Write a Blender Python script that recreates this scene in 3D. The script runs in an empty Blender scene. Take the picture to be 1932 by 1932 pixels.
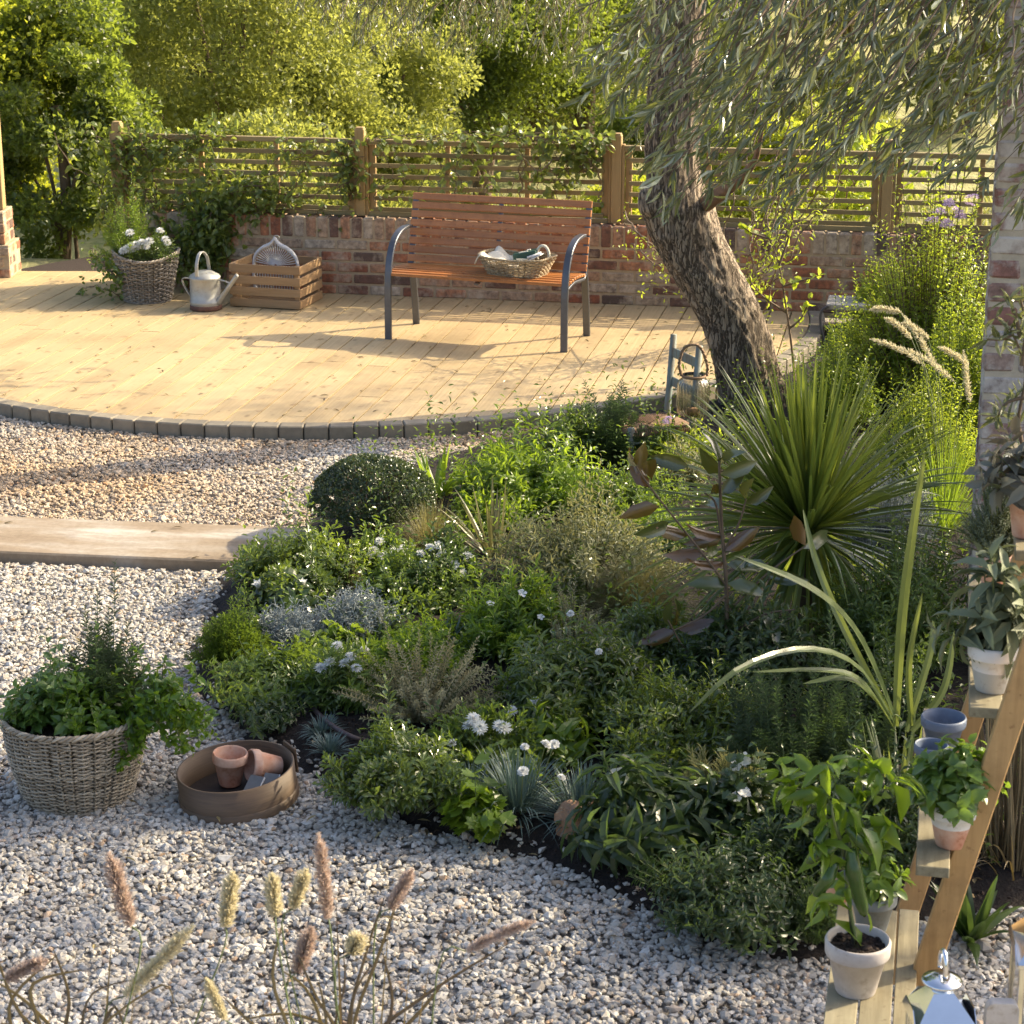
import bpy, math, random
import numpy as np
from mathutils import Vector, Matrix, noise as mnoise

RS = np.random.RandomState(7)
random.seed(7)
sc = bpy.context.scene
COL = sc.collection
TAU = 2 * math.pi

# ------------------------------------------------------------------ camera, sky, sun, exposure
CAM_H, PITCH, FPX = 3.0, math.radians(17.0), 4000.0
cam_d = bpy.data.cameras.new('camera')
cam_d.sensor_width = 36.0
cam_d.lens = FPX / 1932.0 * 36.0
cam_d.clip_start = 0.1
cam_d.clip_end = 1000.0
cam_d.dof.use_dof = True
cam_d.dof.focus_distance = 8.8
cam_d.dof.aperture_fstop = 12.0
cam = bpy.data.objects.new('camera', cam_d)
cam.location = (0, 0, CAM_H)
cam.rotation_euler = (math.radians(90) - PITCH, 0, 0)
COL.objects.link(cam)
sc.camera = cam

SUN_EL = math.radians(33.0)
SUN_AZ = math.radians(20.0)          # measured from +X towards +Y
sun_dir = Vector((math.cos(SUN_EL) * math.cos(SUN_AZ), math.cos(SUN_EL) * math.sin(SUN_AZ), math.sin(SUN_EL)))
world = bpy.data.worlds.new('World')
sc.world = world
world.use_nodes = True
wn = world.node_tree
sky = wn.nodes.new('ShaderNodeTexSky')
sky.sky_type = 'NISHITA'
sky.sun_disc = False
sky.sun_elevation = SUN_EL
sky.sun_rotation = math.radians(90) - SUN_AZ
sky.air_density = 0.85
sky.dust_density = 4.5
sky.ozone_density = 0.6
wn.links.new(sky.outputs[0], wn.nodes['Background'].inputs[0])
wn.nodes['Background'].inputs[1].default_value = 0.15
sun_d = bpy.data.lights.new('sun', 'SUN')
sun_d.energy = 3.9
sun_d.angle = math.radians(0.5)
sun_d.color = (1.0, 0.85, 0.58)
sun = bpy.data.objects.new('sun', sun_d)
sun.rotation_euler = sun_dir.to_track_quat('Z', 'Y').to_euler()
sun.location = sun_dir * 30
COL.objects.link(sun)
sc.view_settings.view_transform = 'Standard'
sc.view_settings.look = 'None'
sc.view_settings.exposure = 1.2
sc.view_settings.gamma = 1.0
sc.cycles.max_bounces = 8
sc.cycles.diffuse_bounces = 3
sc.cycles.glossy_bounces = 3
sc.cycles.transmission_bounces = 8
sc.cycles.transparent_max_bounces = 8
sc.cycles.sample_clamp_indirect = 6.0

# where the olive crown spreads above the frame, and the density of the added unseen tree right of the frame (they shade the garden)
CROWN = [(1.2, 11.0, 4.2, .5), (.2, 10.3, 4.3, .5), (-.8, 10.6, 4.2, .5), (1.9, 9.6, 4.4, .5), (1.0, 8.9, 4.3, .5), (2.6, 8.2, 4.3, .5), (1.7, 7.6, 4.2, .5), (0.0, 12.4, 4.4, .5), (2.6, 11.6, 4.4, .5), (3.4, 10.2, 4.4, .5), (3.2, 8.8, 4.6, .5), (4.6, 13.5, 4.2, .3), (5.2, 13.8, 4.25, .35), (5.9, 14.0, 4.2, .3)]  # last three clusters are added to cast the shadow streak on the deck
CROWN_N = 800
SHADE_TREE_N = 3800

# ------------------------------------------------------------------ photo-measure helpers (turn a measured place into metres)
CP, SP = math.cos(PITCH), math.sin(PITCH)
def P(u, v, z=0.0):
    a = (u - 966) / FPX; b = (v - 966) / FPX
    zc = (CAM_H - z) / (SP + b * CP)
    return np.array([a * zc, zc * (CP - b * SP), z])
def PY(u, v, Y):
    a = (u - 966) / FPX; b = (v - 966) / FPX
    zc = Y / (CP - b * SP)
    return np.array([a * zc, Y, CAM_H - zc * (SP + b * CP)])
def PC(u, v, zc):
    a = (u - 966) / FPX; b = (v - 966) / FPX
    return np.array([a * zc, zc * (CP - b * SP), CAM_H - zc * (SP + b * CP)])
def scl(p):
    return FPX / (p[1] * CP + (CAM_H - p[2]) * SP)

# ------------------------------------------------------------------ mesh builder
def nrm(a):
    return a / np.maximum(np.linalg.norm(a, axis=-1, keepdims=True), 1e-9)

class MB:
    def __init__(s):
        s.V = []; s.F = []; s.R = []; s.n = 0
    def add(s, V, faces, rnd=0.5):
        V = np.asarray(V, float).reshape(-1, 3)
        for f in faces:
            f = np.asarray(f, np.int64)
            if len(f): s.F.append(f + s.n)
        r = np.asarray(rnd, float)
        s.R.append(np.full(len(V), float(r)) if r.ndim == 0 else r.reshape(-1))
        s.V.append(V); s.n += len(V)
        return s
    def inst(s, T, faces, O, X, Y, Z, rnd):
        """template T (k,3) at origins O (n,3) with axes X,Y,Z (n,3)"""
        n, k = len(O), len(T)
        V = O[:, None, :] + T[None, :, 0:1] * X[:, None, :] + T[None, :, 1:2] * Y[:, None, :] + T[None, :, 2:3] * Z[:, None, :]
        off = (np.arange(n) * k)[:, None, None]
        s.add(V, [(np.asarray(f)[None] + off).reshape(-1, len(f[0])) for f in faces], np.repeat(rnd, k))
    def build(s, name, mat, parent=None, smooth=False, loc=None):
        me = bpy.data.meshes.new(name)
        V = np.concatenate(s.V)
        me.vertices.add(len(V)); me.vertices.foreach_set('co', V.ravel())
        nl = sum(f.size for f in s.F); npoly = sum(len(f) for f in s.F)
        me.loops.add(nl); me.polygons.add(npoly)
        me.loops.foreach_set('vertex_index', np.concatenate([f.ravel() for f in s.F]))
        sizes = np.concatenate([np.full(len(f), f.shape[1]) for f in s.F])
        me.polygons.foreach_set('loop_start', np.concatenate([[0], np.cumsum(sizes)[:-1]]))
        me.polygons.foreach_set('use_smooth', np.full(npoly, smooth))
        me.update(calc_edges=True)
        at = me.attributes.new('rnd', 'FLOAT', 'POINT')
        at.data.foreach_set('value', np.concatenate(s.R))
        me.materials.append(mat)
        o = bpy.data.objects.new(name, me)
        COL.objects.link(o)
        if parent is not None: o.parent = parent
        if loc is not None: o.location = [float(c) for c in loc]
        return o

# ---- chamfered box template
def _box_t():
    V = []; idx = {}
    for sx in (-1, 1):
        for sy in (-1, 1):
            for sz in (-1, 1):
                for a in range(3):
                    idx[(sx, sy, sz, a)] = len(V); V.append((sx, sy, sz, a))
    Q = []; T = []
    for a in range(3):
        b, c = [i for i in range(3) if i != a]
        for sa in (-1, 1):
            f = []
            for sb, s_c in ((-1, -1), (1, -1), (1, 1), (-1, 1)):
                k = [0, 0, 0]; k[a] = sa; k[b] = sb; k[c] = s_c
                f.append(idx[(*k, a)])
            Q.append(f)
    for a in range(3):           # edges parallel to axis a
        b, c = [i for i in range(3) if i != a]
        for sb in (-1, 1):
            for s_c in (-1, 1):
                def g(sa, ax):
                    k = [0, 0, 0]; k[a] = sa; k[b] = sb; k[c] = s_c
                    return idx[(*k, ax)]
                Q.append([g(-1, b), g(1, b), g(1, c), g(-1, c)])
    for sx in (-1, 1):
        for sy in (-1, 1):
            for sz in (-1, 1):
                T.append([idx[(sx, sy, sz, a)] for a in range(3)])
    P0 = np.array([[v[i] * (1.0 if v[3] == i else 0.9) for i in range(3)] for v in V])
    for L in (Q, T):
        for f in L:
            p = P0[f]
            n = np.cross(p[1] - p[0], p[2] - p[1])
            if n @ p.mean(0) < 0: f.reverse()
    S = np.array([v[:3] for v in V], float); A = np.array([v[3] for v in V])
    return S, A, np.array(Q), np.array(T)
BS, BA, BQ, BT = _box_t()
def boxes(mb, C, H, bev, X=None, Y=None, Z=None, rnd=None, jit=0.0):
    """C centres (n,3), H half sizes (n,3), axes (3,) or (n,3)"""
    C = np.atleast_2d(np.asarray(C, float)); n = len(C)
    H = np.broadcast_to(np.asarray(H, float), (n, 3))
    ax = []
    for a, d in ((X, (1, 0, 0)), (Y, (0, 1, 0)), (Z, (0, 0, 1))):
        ax.append(np.broadcast_to(np.asarray(d if a is None else a, float), (n, 3)))
    own = (BA[:, None] == np.arange(3)[None, :])
    L = BS[None] * (H[:, None, :] - np.where(own[None], 0, bev))
    if jit: L = L + RS.uniform(-jit, jit, L.shape)
    V = C[:, None] + L[..., 0:1] * ax[0][:, None] + L[..., 1:2] * ax[1][:, None] + L[..., 2:3] * ax[2][:, None]
    off = (np.arange(n) * 24)[:, None, None]
    r = RS.rand(n) if rnd is None else np.broadcast_to(rnd, (n,))
    mb.add(V, [(BQ[None] + off).reshape(-1, 4), (BT[None] + off).reshape(-1, 3)], np.repeat(r, 24))
    return mb
def bar(mb, a, b, w, h, bev=0.003, up=(0, 0, 1), rnd=None):
    a = np.asarray(a, float); b = np.asarray(b, float)
    X = b - a; L = np.linalg.norm(X); X = X / L
    Y = nrm(np.cross(np.asarray(up, float), X)); Z = np.cross(X, Y)
    return boxes(mb, (a + b) / 2, (L / 2, w / 2, h / 2), bev, X, Y, Z, None if rnd is None else rnd)

# ---- tubes: paths (S,K,3)
def tubes(mb, Pth, R, sides=3, rnd=0.5, cap=False):
    Pth = np.asarray(Pth, float)
    if Pth.ndim == 2: Pth = Pth[None]
    S_, K, _ = Pth.shape
    R = np.broadcast_to(np.asarray(R, float), (S_, K))
    T = nrm(np.gradient(Pth, axis=1))
    ref = np.zeros((S_, 1, 3)); 
    tm = np.abs(T.mean(1))
    ref[np.arange(S_), 0, np.argmin(tm, 1)] = 1
    U = nrm(np.cross(T, np.broadcast_to(ref, T.shape))); W = np.cross(T, U)
    th = np.arange(sides) * TAU / sides
    V = Pth[:, :, None] + R[:, :, None, None] * (np.cos(th)[None, None, :, None] * U[:, :, None] + np.sin(th)[None, None, :, None] * W[:, :, None])
    s = np.arange(S_)[:, None, None] * K * sides; k = np.arange(K - 1)[None, :, None] * sides; j = np.arange(sides)[None, None, :]; j2 = (j + 1) % sides
    a = s + k + j; b = s + k + j2
    Q = np.stack([a, b, b + sides, a + sides], -1).reshape(-1, 4)
    fs = [Q]
    if cap:
        i0 = np.arange(S_)[:, None] * K * sides
        fs.append(i0 + np.arange(sides)[::-1][None]); fs.append(i0 + (K - 1) * sides + np.arange(sides)[None])
    r = np.asarray(rnd, float)
    r = np.full(V.size // 3, float(r)) if r.ndim == 0 else np.repeat(r, K * sides)
    mb.add(V, fs, r)
    return mb
def rect_sweep(mb, path, w, h, side=(1, 0, 0), rnd=0.5):
    p = np.asarray(path, float); K = len(p)
    T = nrm(np.gradient(p, axis=0)); Sd = nrm(np.asarray(side, float)[None]); N = nrm(np.cross(T, np.broadcast_to(Sd, T.shape)))
    b = min(w, h) * .18
    ring = [(-w/2+b, -h/2), (w/2-b, -h/2), (w/2, -h/2+b), (w/2, h/2-b), (w/2-b, h/2), (-w/2+b, h/2), (-w/2, h/2-b), (-w/2, -h/2+b)]
    V = np.concatenate([p[:, None] + x * Sd[None] + y * N[:, None] for x, y in ring], 1)
    m = 8; k = np.arange(K - 1)[:, None] * m; j = np.arange(m)[None]; j2 = (j + 1) % m
    mb.add(V, [np.stack([k + j, k + j2, k + j2 + m, k + j + m], -1).reshape(-1, 4), np.arange(m)[::-1][None], (K - 1) * m + np.arange(m)[None]], rnd)
    return mb
def lathe(mb, prof, n=48, rnd=0.5, C=(0, 0, 0), sx=1.0, sy=1.0):
    prof = np.asarray(prof, float); m = len(prof); th = np.arange(n) * TAU / n
    V = np.stack([np.cos(th)[None] * prof[:, 0:1] * sx, np.sin(th)[None] * prof[:, 0:1] * sy, np.broadcast_to(prof[:, 1:2], (m, n))], -1) + np.asarray(C)
    i = np.arange(m - 1)[:, None] * n; j = np.arange(n)[None]; j2 = (j + 1) % n
    mb.add(V, [np.stack([i + j, i + j2, i + j2 + n, i + j + n], -1).reshape(-1, 4)], rnd)
    return mb
def smooth_path(pts, n):
    pts = np.asarray(pts, float); m = len(pts)
    t = np.linspace(0, m - 1, n); i = np.clip(t.astype(int), 0, m - 2); f = (t - i)[:, None]
    g = lambda k: pts[np.clip(k, 0, m - 1)]
    p0, p1, p2, p3 = g(i - 1), g(i), g(i + 1), g(i + 2)
    return .5 * (2 * p1 + (p2 - p0) * f + (2 * p0 - 5 * p1 + 4 * p2 - p3) * f ** 2 + (3 * p1 - p0 - 3 * p2 + p3) * f ** 3)

# ---- leaves
T_TINY = (np.array([(0, 0, 0), (.5, .5, .16), (0, 1, -.05), (-.5, .5, .16)], float), [[(0, 1, 2), (0, 2, 3)]])
T_OVAL = (np.array([(0, 0, 0), (.42, .3, .10), (.40, .66, .06), (0, 1, -.14), (-.40, .66, .06), (-.42, .3, .10), (0, .33, .0), (0, .68, -.04)], float),
          [[(0, 1, 6), (2, 3, 7), (3, 4, 7), (5, 0, 6)], [(1, 2, 7, 6), (4, 5, 6, 7)]])
T_OBOV = (np.array([(0, 0, 0), (.20, .3, .05), (.48, .72, .12), (0, 1, .0), (-.48, .72, .12), (-.20, .3, .05), (0, .33, .02), (0, .72, .03)], float),
          [[(0, 1, 6), (2, 3, 7), (3, 4, 7), (5, 0, 6)], [(1, 2, 7, 6), (4, 5, 6, 7)]])
T_LANC = (np.array([(0, 0, 0), (.5, .35, .06), (.36, .7, .03), (0, 1, -.10), (-.36, .7, .03), (-.5, .35, .06), (0, .35, .0), (0, .7, -.03)], float),
          [[(0, 1, 6), (2, 3, 7), (3, 4, 7), (5, 0, 6)], [(1, 2, 7, 6), (4, 5, 6, 7)]])
T_LOBE = (np.array([(0, 0, 0), (.30, .12, .03), (.62, .42, .12), (.40, .52, .05), (.42, .86, .10), (.15, .78, .03), (0, 1, .02), (-.15, .78, .03), (-.42, .86, .10), (-.40, .52, .05), (-.62, .42, .12), (-.30, .12, .03), (0, .45, -.02)], float),
          [[(0, 1, 12), (1, 2, 12), (2, 3, 12), (3, 4, 12), (4, 5, 12), (5, 6, 12), (6, 7, 12), (7, 8, 12), (8, 9, 12), (9, 10, 12), (10, 11, 12), (11, 0, 12)]])
TPL = dict(tiny=T_TINY, oval=T_OVAL, obov=T_OBOV, lanc=T_LANC, lobe=T_LOBE)
def leaves(mb, tpl, O, D, N, L, W, rnd, curl=0.0):
    T, F = TPL[tpl]
    n = len(O)
    L = np.broadcast_to(L, (n,)); W = np.broadcast_to(W, (n,))
    D = nrm(D); X = nrm(np.cross(D, N)); Z = np.cross(X, D)
    if curl:
        T = T.copy(); T[:, 2] -= curl * T[:, 1] ** 2
    mb.inst(T, F, O, X * W[:, None], D * L[:, None], Z * L[:, None], rnd)

def rvec(n):
    return nrm(RS.normal(size=(n, 3)))
def bez(a, m, b, t):
    t = t[None, :, None]
    return (1 - t) ** 2 * a[:, None] + 2 * t * (1 - t) * m[:, None] + t * t * b[:, None]

def shoots(lf, st, n, R, H, nl, L, W, tpl='oval', t0=.25, ang=(75, 35), base=.35, curl=.12, stem=.0022, tilt=.5, thin=0.0,
           whorl=0, hvar=.2, ry=None, off=(0, 0, 0), shape=.75, tipb=.35, lvar=.25, droop=0.0, flat=1.0):
    """n shoots rising from a crown of radius R*base to a dome R x H; nl leaves along each"""
    ry = R if ry is None else ry
    a = RS.rand(n) * TAU; q = np.sqrt(RS.rand(n))
    if flat != 1.0: q = q ** flat
    p1, p2 = RS.rand(2) * TAU
    lump = 1 + .16 * np.sin(a * 2 + p1) + .12 * np.sin(a * 3 + p2 + q * 4)
    h = H * (1 - shape * q ** 2.2) * (1 - hvar * RS.rand(n)) * lump * (1 + .45 * (RS.rand(n) > .90))
    q = q * (1 + .15 * np.sin(a * 3 + p1) + .1 * np.sin(a * 5 + p2))
    tip = np.stack([np.cos(a) * q * R, np.sin(a) * q * ry, h], -1)
    b = tip * np.array([base, base, 0])
    m = b * .55 + tip * .45; m[:, 2] = h * (.62 + droop)
    m[:, :2] += RS.normal(size=(n, 2)) * R * .06
    tip[:, 2] -= droop * H * .5 * q
    off = np.asarray(off)
    K = 5; pp = bez(b, m, tip, np.linspace(0, 1, K)) + off
    if st is not None: tubes(st, pp, np.linspace(1, .45, K)[None] * stem, 3, .5)
    t = np.linspace(t0, 1, nl); pos = bez(b, m, tip, t) + off
    Tg = nrm(2 * (1 - t)[None, :, None] * (m - b)[:, None] + 2 * t[None, :, None] * (tip - m)[:, None])
    ref = nrm(np.cross(Tg, np.broadcast_to(nrm(RS.normal(size=(n, 1, 3))), Tg.shape))); ref2 = np.cross(Tg, ref)
    if whorl:
        ph = (np.arange(nl) % whorl) * TAU / whorl + (np.arange(nl) // whorl) * .8
        ph = ph[None] + RS.normal(size=(n, nl)) * .15
        tw = np.repeat(t[::whorl], whorl)[:nl]
        pos = bez(b, m, tip, tw) + off
    else:
        ph = np.arange(nl)[None] * 2.399 + RS.rand(n, 1) * TAU + RS.normal(size=(n, nl)) * .2
    rad = np.cos(ph)[..., None] * ref + np.sin(ph)[..., None] * ref2
    an = np.radians(ang[0] + (ang[1] - ang[0]) * ((t - t0) / (1 - t0 + 1e-6)) ** 1.5)[None] + RS.normal(size=(n, nl)) * .14
    D = np.cos(an)[..., None] * Tg + np.sin(an)[..., None] * rad
    N = np.sin(an)[..., None] * Tg - np.cos(an)[..., None] * rad
    LL = L * (1 + lvar * RS.uniform(-1, 1, (n, nl))) * (1 - .35 * np.maximum(0, (t[None] - .85) / .15) * (1 if nl > 4 else 0))
    keep = np.ones(n * nl, bool) if thin == 0 else RS.rand(n * nl) > thin
    rn = np.clip(.12 + .45 * RS.rand(n, nl) + tipb * (t[None] ** 3) + .15 * RS.rand(n, 1), 0, 1)
    leaves(lf, tpl, pos.reshape(-1, 3)[keep], D.reshape(-1, 3)[keep], N.reshape(-1, 3)[keep], LL.ravel()[keep], (LL * W).ravel()[keep], rn.ravel()[keep], curl)
    return tip + off, h

def blades(mb, n, L, W, spread=(.1, 1.2), grav=.35, K=7, base=.03, fold=.25, az=None, rndb=(.1, .9), off=(0, 0, 0), taper=1.0, lvar=.3, stiff=1.5, el=None, twist=0.0):
    az = RS.rand(n) * TAU if az is None else az
    if el is None: el = math.pi / 2 - (spread[0] + (spread[1] - spread[0]) * RS.rand(n) ** .8)
    Ln = L * (1 - lvar * RS.rand(n))
    t = np.linspace(0, 1, K)
    hd = np.stack([np.cos(az), np.sin(az), np.zeros(n)], -1)
    r = Ln[:, None] * np.cos(el)[:, None] * t[None] * (1 + .0 * t[None])
    z = Ln[:, None] * (np.sin(el)[:, None] * t[None] - grav * t[None] ** (stiff + 1) * (.3 + np.cos(el))[:, None] * (.6 + .8 * RS.rand(n))[:, None])
    b0 = hd * base * RS.rand(n)[:, None]
    p = b0[:, None] + hd[:, None] * r[..., None]; p[..., 2] += z
    p += np.asarray(off)
    side = np.stack([-np.sin(az), np.cos(az), np.zeros(n)], -1)
    if twist:
        tw = RS.normal(size=n) * twist
        side = side * np.cos(tw)[:, None] + np.array([0, 0, 1.]) * np.sin(tw)[:, None]
    T = nrm(np.gradient(p, axis=1)); Sd = np.broadcast_to(side[:, None], T.shape); N = nrm(np.cross(Sd, T))
    wp = (np.minimum(1, .45 + 2.2 * t) * (1 - t ** 2.4) ** taper + .01)[None] * np.broadcast_to(W, (n,))[:, None] * .5
    l = p + Sd * wp[..., None] - N * (wp * fold)[..., None] * -1
    rr = p - Sd * wp[..., None] - N * (wp * fold)[..., None] * -1
    V = np.stack([l, p, rr], 2)
    s = np.arange(n)[:, None, None] * K * 3; k = np.arange(K - 1)[None, :, None] * 3; j = np.arange(2)[None, None]
    a = s + k + j
    rn = rndb[0] + (rndb[1] - rndb[0]) * RS.rand(n)
    mb.add(V, [np.stack([a, a + 1, a + 4, a + 3], -1).reshape(-1, 4)], np.repeat(rn, K * 3))
    return p

# ------------------------------------------------------------------ materials
def new_mat(name):
    m = bpy.data.materials.new(name); m.use_nodes = True
    nt = m.node_tree; b = nt.nodes['Principled BSDF']
    return m, nt, b
def nd(nt, typ, **kw):
    n = nt.nodes.new(typ)
    for k, v in kw.items(): setattr(n, k, v)
    return n
def ramp(nt, stops):
    r = nt.nodes.new('ShaderNodeValToRGB'); e = r.color_ramp.elements
    while len(e) < len(stops): e.new(.5)
    for i, (p, c) in enumerate(stops):
        e[i].position = p; e[i].color = (*c, 1)
    return r
def mixc(nt, fac, a, b, mode='MIX'):
    m = nd(nt, 'ShaderNodeMix', data_type='RGBA', blend_type=mode)
    for i, x in ((0, fac), (6, a), (7, b)):
        if isinstance(x, bpy.types.NodeSocket): nt.links.new(x, m.inputs[i])
        elif isinstance(x, (int, float)): m.inputs[i].default_value = x
        else: m.inputs[i].default_value = (*x, 1)
    return m.outputs[2]
def noise(nt, scale, detail=4, rough=.6, stretch=None, coord='Object'):
    tc = nd(nt, 'ShaderNodeTexCoord'); n = nd(nt, 'ShaderNodeTexNoise')
    n.inputs['Scale'].default_value = scale; n.inputs['Detail'].default_value = detail; n.inputs['Roughness'].default_value = rough
    if stretch:
        mp = nd(nt, 'ShaderNodeMapping'); mp.inputs['Scale'].default_value = stretch[:3]
        if len(stretch) > 3:
            mp.vector_type = 'TEXTURE'; mp.inputs['Scale'].default_value = [1 / q for q in stretch[:3]]; mp.inputs['Rotation'].default_value = (0, 0, stretch[3])
        nt.links.new(tc.outputs[coord], mp.inputs[0]); nt.links.new(mp.outputs[0], n.inputs[0])
    else: nt.links.new(tc.outputs[coord], n.inputs[0])
    return n.outputs['Fac']
def attr(nt, name='rnd'):
    a = nd(nt, 'ShaderNodeAttribute'); a.attribute_name = name
    return a.outputs['Fac']
def bump(nt, b, h, strength=.3, dist=.01):
    bp = nd(nt, 'ShaderNodeBump'); bp.inputs['Strength'].default_value = strength; bp.inputs['Distance'].default_value = dist
    nt.links.new(h, bp.inputs['Height']); nt.links.new(bp.outputs[0], b.inputs['Normal'])
def remap(nt, x, lo, hi):
    m = nd(nt, 'ShaderNodeMapRange'); nt.links.new(x, m.inputs[0]); m.inputs[1].default_value = lo; m.inputs[2].default_value = hi
    return m.outputs[0]

def foliage(name, dark, light, trans=.35, rough=.45, tcol=None, under=None, spec=.5):
    rough = rough * .82; spec = min(1, spec * 1.3)
    m, nt, b = new_mat(name)
    r = ramp(nt, [(0, dark), (.55, tuple((x + y) / 2 for x, y in zip(dark, light))), (1, light)])
    nt.links.new(attr(nt), r.inputs[0])
    c = r.outputs[0]
    if under is not None:
        g = nd(nt, 'ShaderNodeNewGeometry')
        c = mixc(nt, g.outputs['Backfacing'], c, under)
    nt.links.new(c, b.inputs['Base Color'])
    b.inputs['Roughness'].default_value = rough
    b.inputs['Specular IOR Level'].default_value = spec
    t = nd(nt, 'ShaderNodeBsdfTranslucent')
    if tcol is None:
        tc = mixc(nt, 1.0, r.outputs[0], (2.6, 2.3, .7), 'MULTIPLY')
    else: tc = mixc(nt, .75, r.outputs[0], tcol)
    nt.links.new(tc, t.inputs[0])
    mx = nd(nt, 'ShaderNodeMixShader'); mx.inputs[0].default_value = trans
    nt.links.new(b.outputs[0], mx.inputs[1]); nt.links.new(t.outputs[0], mx.inputs[2])
    nt.links.new(mx.outputs[0], nt.nodes['Material Output'].inputs[0])
    return m
def plain(name, col, rough=.6, metal=0.0, var=.25, scale=12, bmp=.15, stretch=None, col2=None, use_rnd=0.0, dist=.004):
    m, nt, b = new_mat(name)
    n = noise(nt, scale, 5, .65, stretch)
    c2 = tuple(x * (1 - var) for x in col) if col2 is None else col2
    c = mixc(nt, remap(nt, n, .35, .68), c2, col)
    if use_rnd:
        rr = ramp(nt, [(0, (1 - use_rnd,) * 3), (1, (1 + 0 * use_rnd,) * 3)]); nt.links.new(attr(nt), rr.inputs[0])
        c = mixc(nt, 1.0, c, rr.outputs[0], 'MULTIPLY')
    nt.links.new(c, b.inputs['Base Color'])
    b.inputs['Roughness'].default_value = rough; b.inputs['Metallic'].default_value = metal
    if 'glaze' in name or 'pot' in name or name in ('terracotta', 'grey_wash', 'zinc'):
        g1 = noise(nt, 28, 6, .7); c = mixc(nt, remap(nt, g1, .56, .70), c, mixc(nt, 1.0, c, (.70, .64, .56), 'MULTIPLY')); nt.links.new(c, b.inputs['Base Color'])
    if bmp: bump(nt, b, n, bmp, dist)
    return m
def wood(name, c1, c2, stretch=(1, 12, 12), scale=6, rough=.6, rv=.3, knots=False, bmp=.2):
    m, nt, b = new_mat(name)
    n1 = noise(nt, scale, 6, .6, stretch); n2 = noise(nt, scale * .35, 3, .5, tuple(s * .5 if i < 3 else s for i, s in enumerate(stretch)))
    c = mixc(nt, remap(nt, n1, .3, .7), c2, c1)
    c = mixc(nt, remap(nt, n2, .35, .8), c, tuple(x * .8 for x in c1))
    rr = ramp(nt, [(0, (1 - rv, 1 - rv * 1.05, 1 - rv * 1.1)), (1, (1, 1, 1))]); nt.links.new(attr(nt), rr.inputs[0])
    c = mixc(nt, 1.0, c, rr.outputs[0], 'MULTIPLY')
    if knots:
        tc = nd(nt, 'ShaderNodeTexCoord'); mp = nd(nt, 'ShaderNodeMapping')
        mp.vector_type = 'TEXTURE'; mp.inputs['Rotation'].default_value = (0, 0, stretch[3] if len(stretch) > 3 else 0); mp.inputs['Scale'].default_value = (.30, .142, 1)
        vo = nd(nt, 'ShaderNodeTexVoronoi'); vo.inputs['Scale'].default_value = 1.0
        nt.links.new(tc.outputs['Object'], mp.inputs[0]); nt.links.new(mp.outputs[0], vo.inputs[0])
        k = remap(nt, vo.outputs['Distance'], .13, .05)
        c = mixc(nt, k, c, tuple(x * .55 for x in c2))
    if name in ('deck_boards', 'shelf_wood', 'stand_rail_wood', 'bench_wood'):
        st1 = noise(nt, 1.7 if name == 'deck_boards' else 9, 6, .65); c = mixc(nt, remap(nt, st1, .48, .72), c, mixc(nt, 1.0, c, (.74, .72, .70), 'MULTIPLY'))  # broad weathering stains; on the deck they also stand in for shadow patches
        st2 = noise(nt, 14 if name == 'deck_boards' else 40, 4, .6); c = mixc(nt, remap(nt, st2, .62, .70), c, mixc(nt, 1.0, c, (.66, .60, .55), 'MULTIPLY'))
    nt.links.new(c, b.inputs['Base Color']); b.inputs['Roughness'].default_value = rough
    bump(nt, b, n1, bmp, .003)
    return m
def brick_mat(name, stops, wash, washamt=(.5, .7)):
    m, nt, b = new_mat(name)
    r = ramp(nt, stops); r.color_ramp.interpolation = 'LINEAR'; nt.links.new(attr(nt), r.inputs[0])
    n = noise(nt, 22, 6, .7); n2 = noise(nt, 5, 5, .7)
    c = mixc(nt, remap(nt, n, .3, .75), r.outputs[0], tuple(.55 * x for x in stops[0][1]))
    c = mixc(nt, remap(nt, n2, *washamt), c, wash)
    nt.links.new(c, b.inputs['Base Color']); b.inputs['Roughness'].default_value = .9
    bump(nt, b, n, .6, .006)
    return m

M = {}
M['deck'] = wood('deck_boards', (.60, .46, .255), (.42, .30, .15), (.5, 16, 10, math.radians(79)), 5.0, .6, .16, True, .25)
M['bench_wood'] = wood('bench_wood', (.56, .235, .075), (.38, .14, .04), (1, 16, 16), 5, .4, .25)
M['fence_wood'] = wood('fence_wood', (.34, .265, .12), (.20, .15, .065), (1, 14, 14), 5, .75, .3)
M['post_wood'] = wood('post_wood', (.44, .30, .13), (.30, .19, .08), (14, 14, 1), 5, .75, .2)
M['stand_wood'] = wood('stand_rail_wood', (.58, .36, .15), (.38, .215, .08), (16, 16, 1.0), 4, .6, .2, bmp=.4)
M['shelf_wood'] = wood('shelf_wood', (.36, .32, .21), (.22, .185, .11), (16, 1.2, 16), 3.5, .7, .25, True, bmp=.4)
M['crate_wood'] = wood('crate_wood', (.48, .31, .16), (.30, .18, .08), (1, 14, 14), 5, .75, .3)
M['chair_paint'] = plain('chair_paint', (.20, .27, .26), .7, 0, .5, 30, .3, (1, 1, .25), (.16, .13, .09))
M['rush'] = wood('rush_seat', (.34, .22, .13), (.20, .12, .07), (20, 2, 20), 6, .8, .3)
M['wicker'] = wood('wicker', (.52, .45, .34), (.34, .28, .20), (8, 8, 8), 6, .65, .45)
M['wicker_grey'] = wood('wicker_grey', (.42, .37, .30), (.26, .22, .17), (8, 8, 8), 6, .7, .4)
M['wicker_pale'] = wood('wicker_pale', (.52, .42, .27), (.34, .25, .14), (8, 8, 8), 6, .65, .4)
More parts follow.
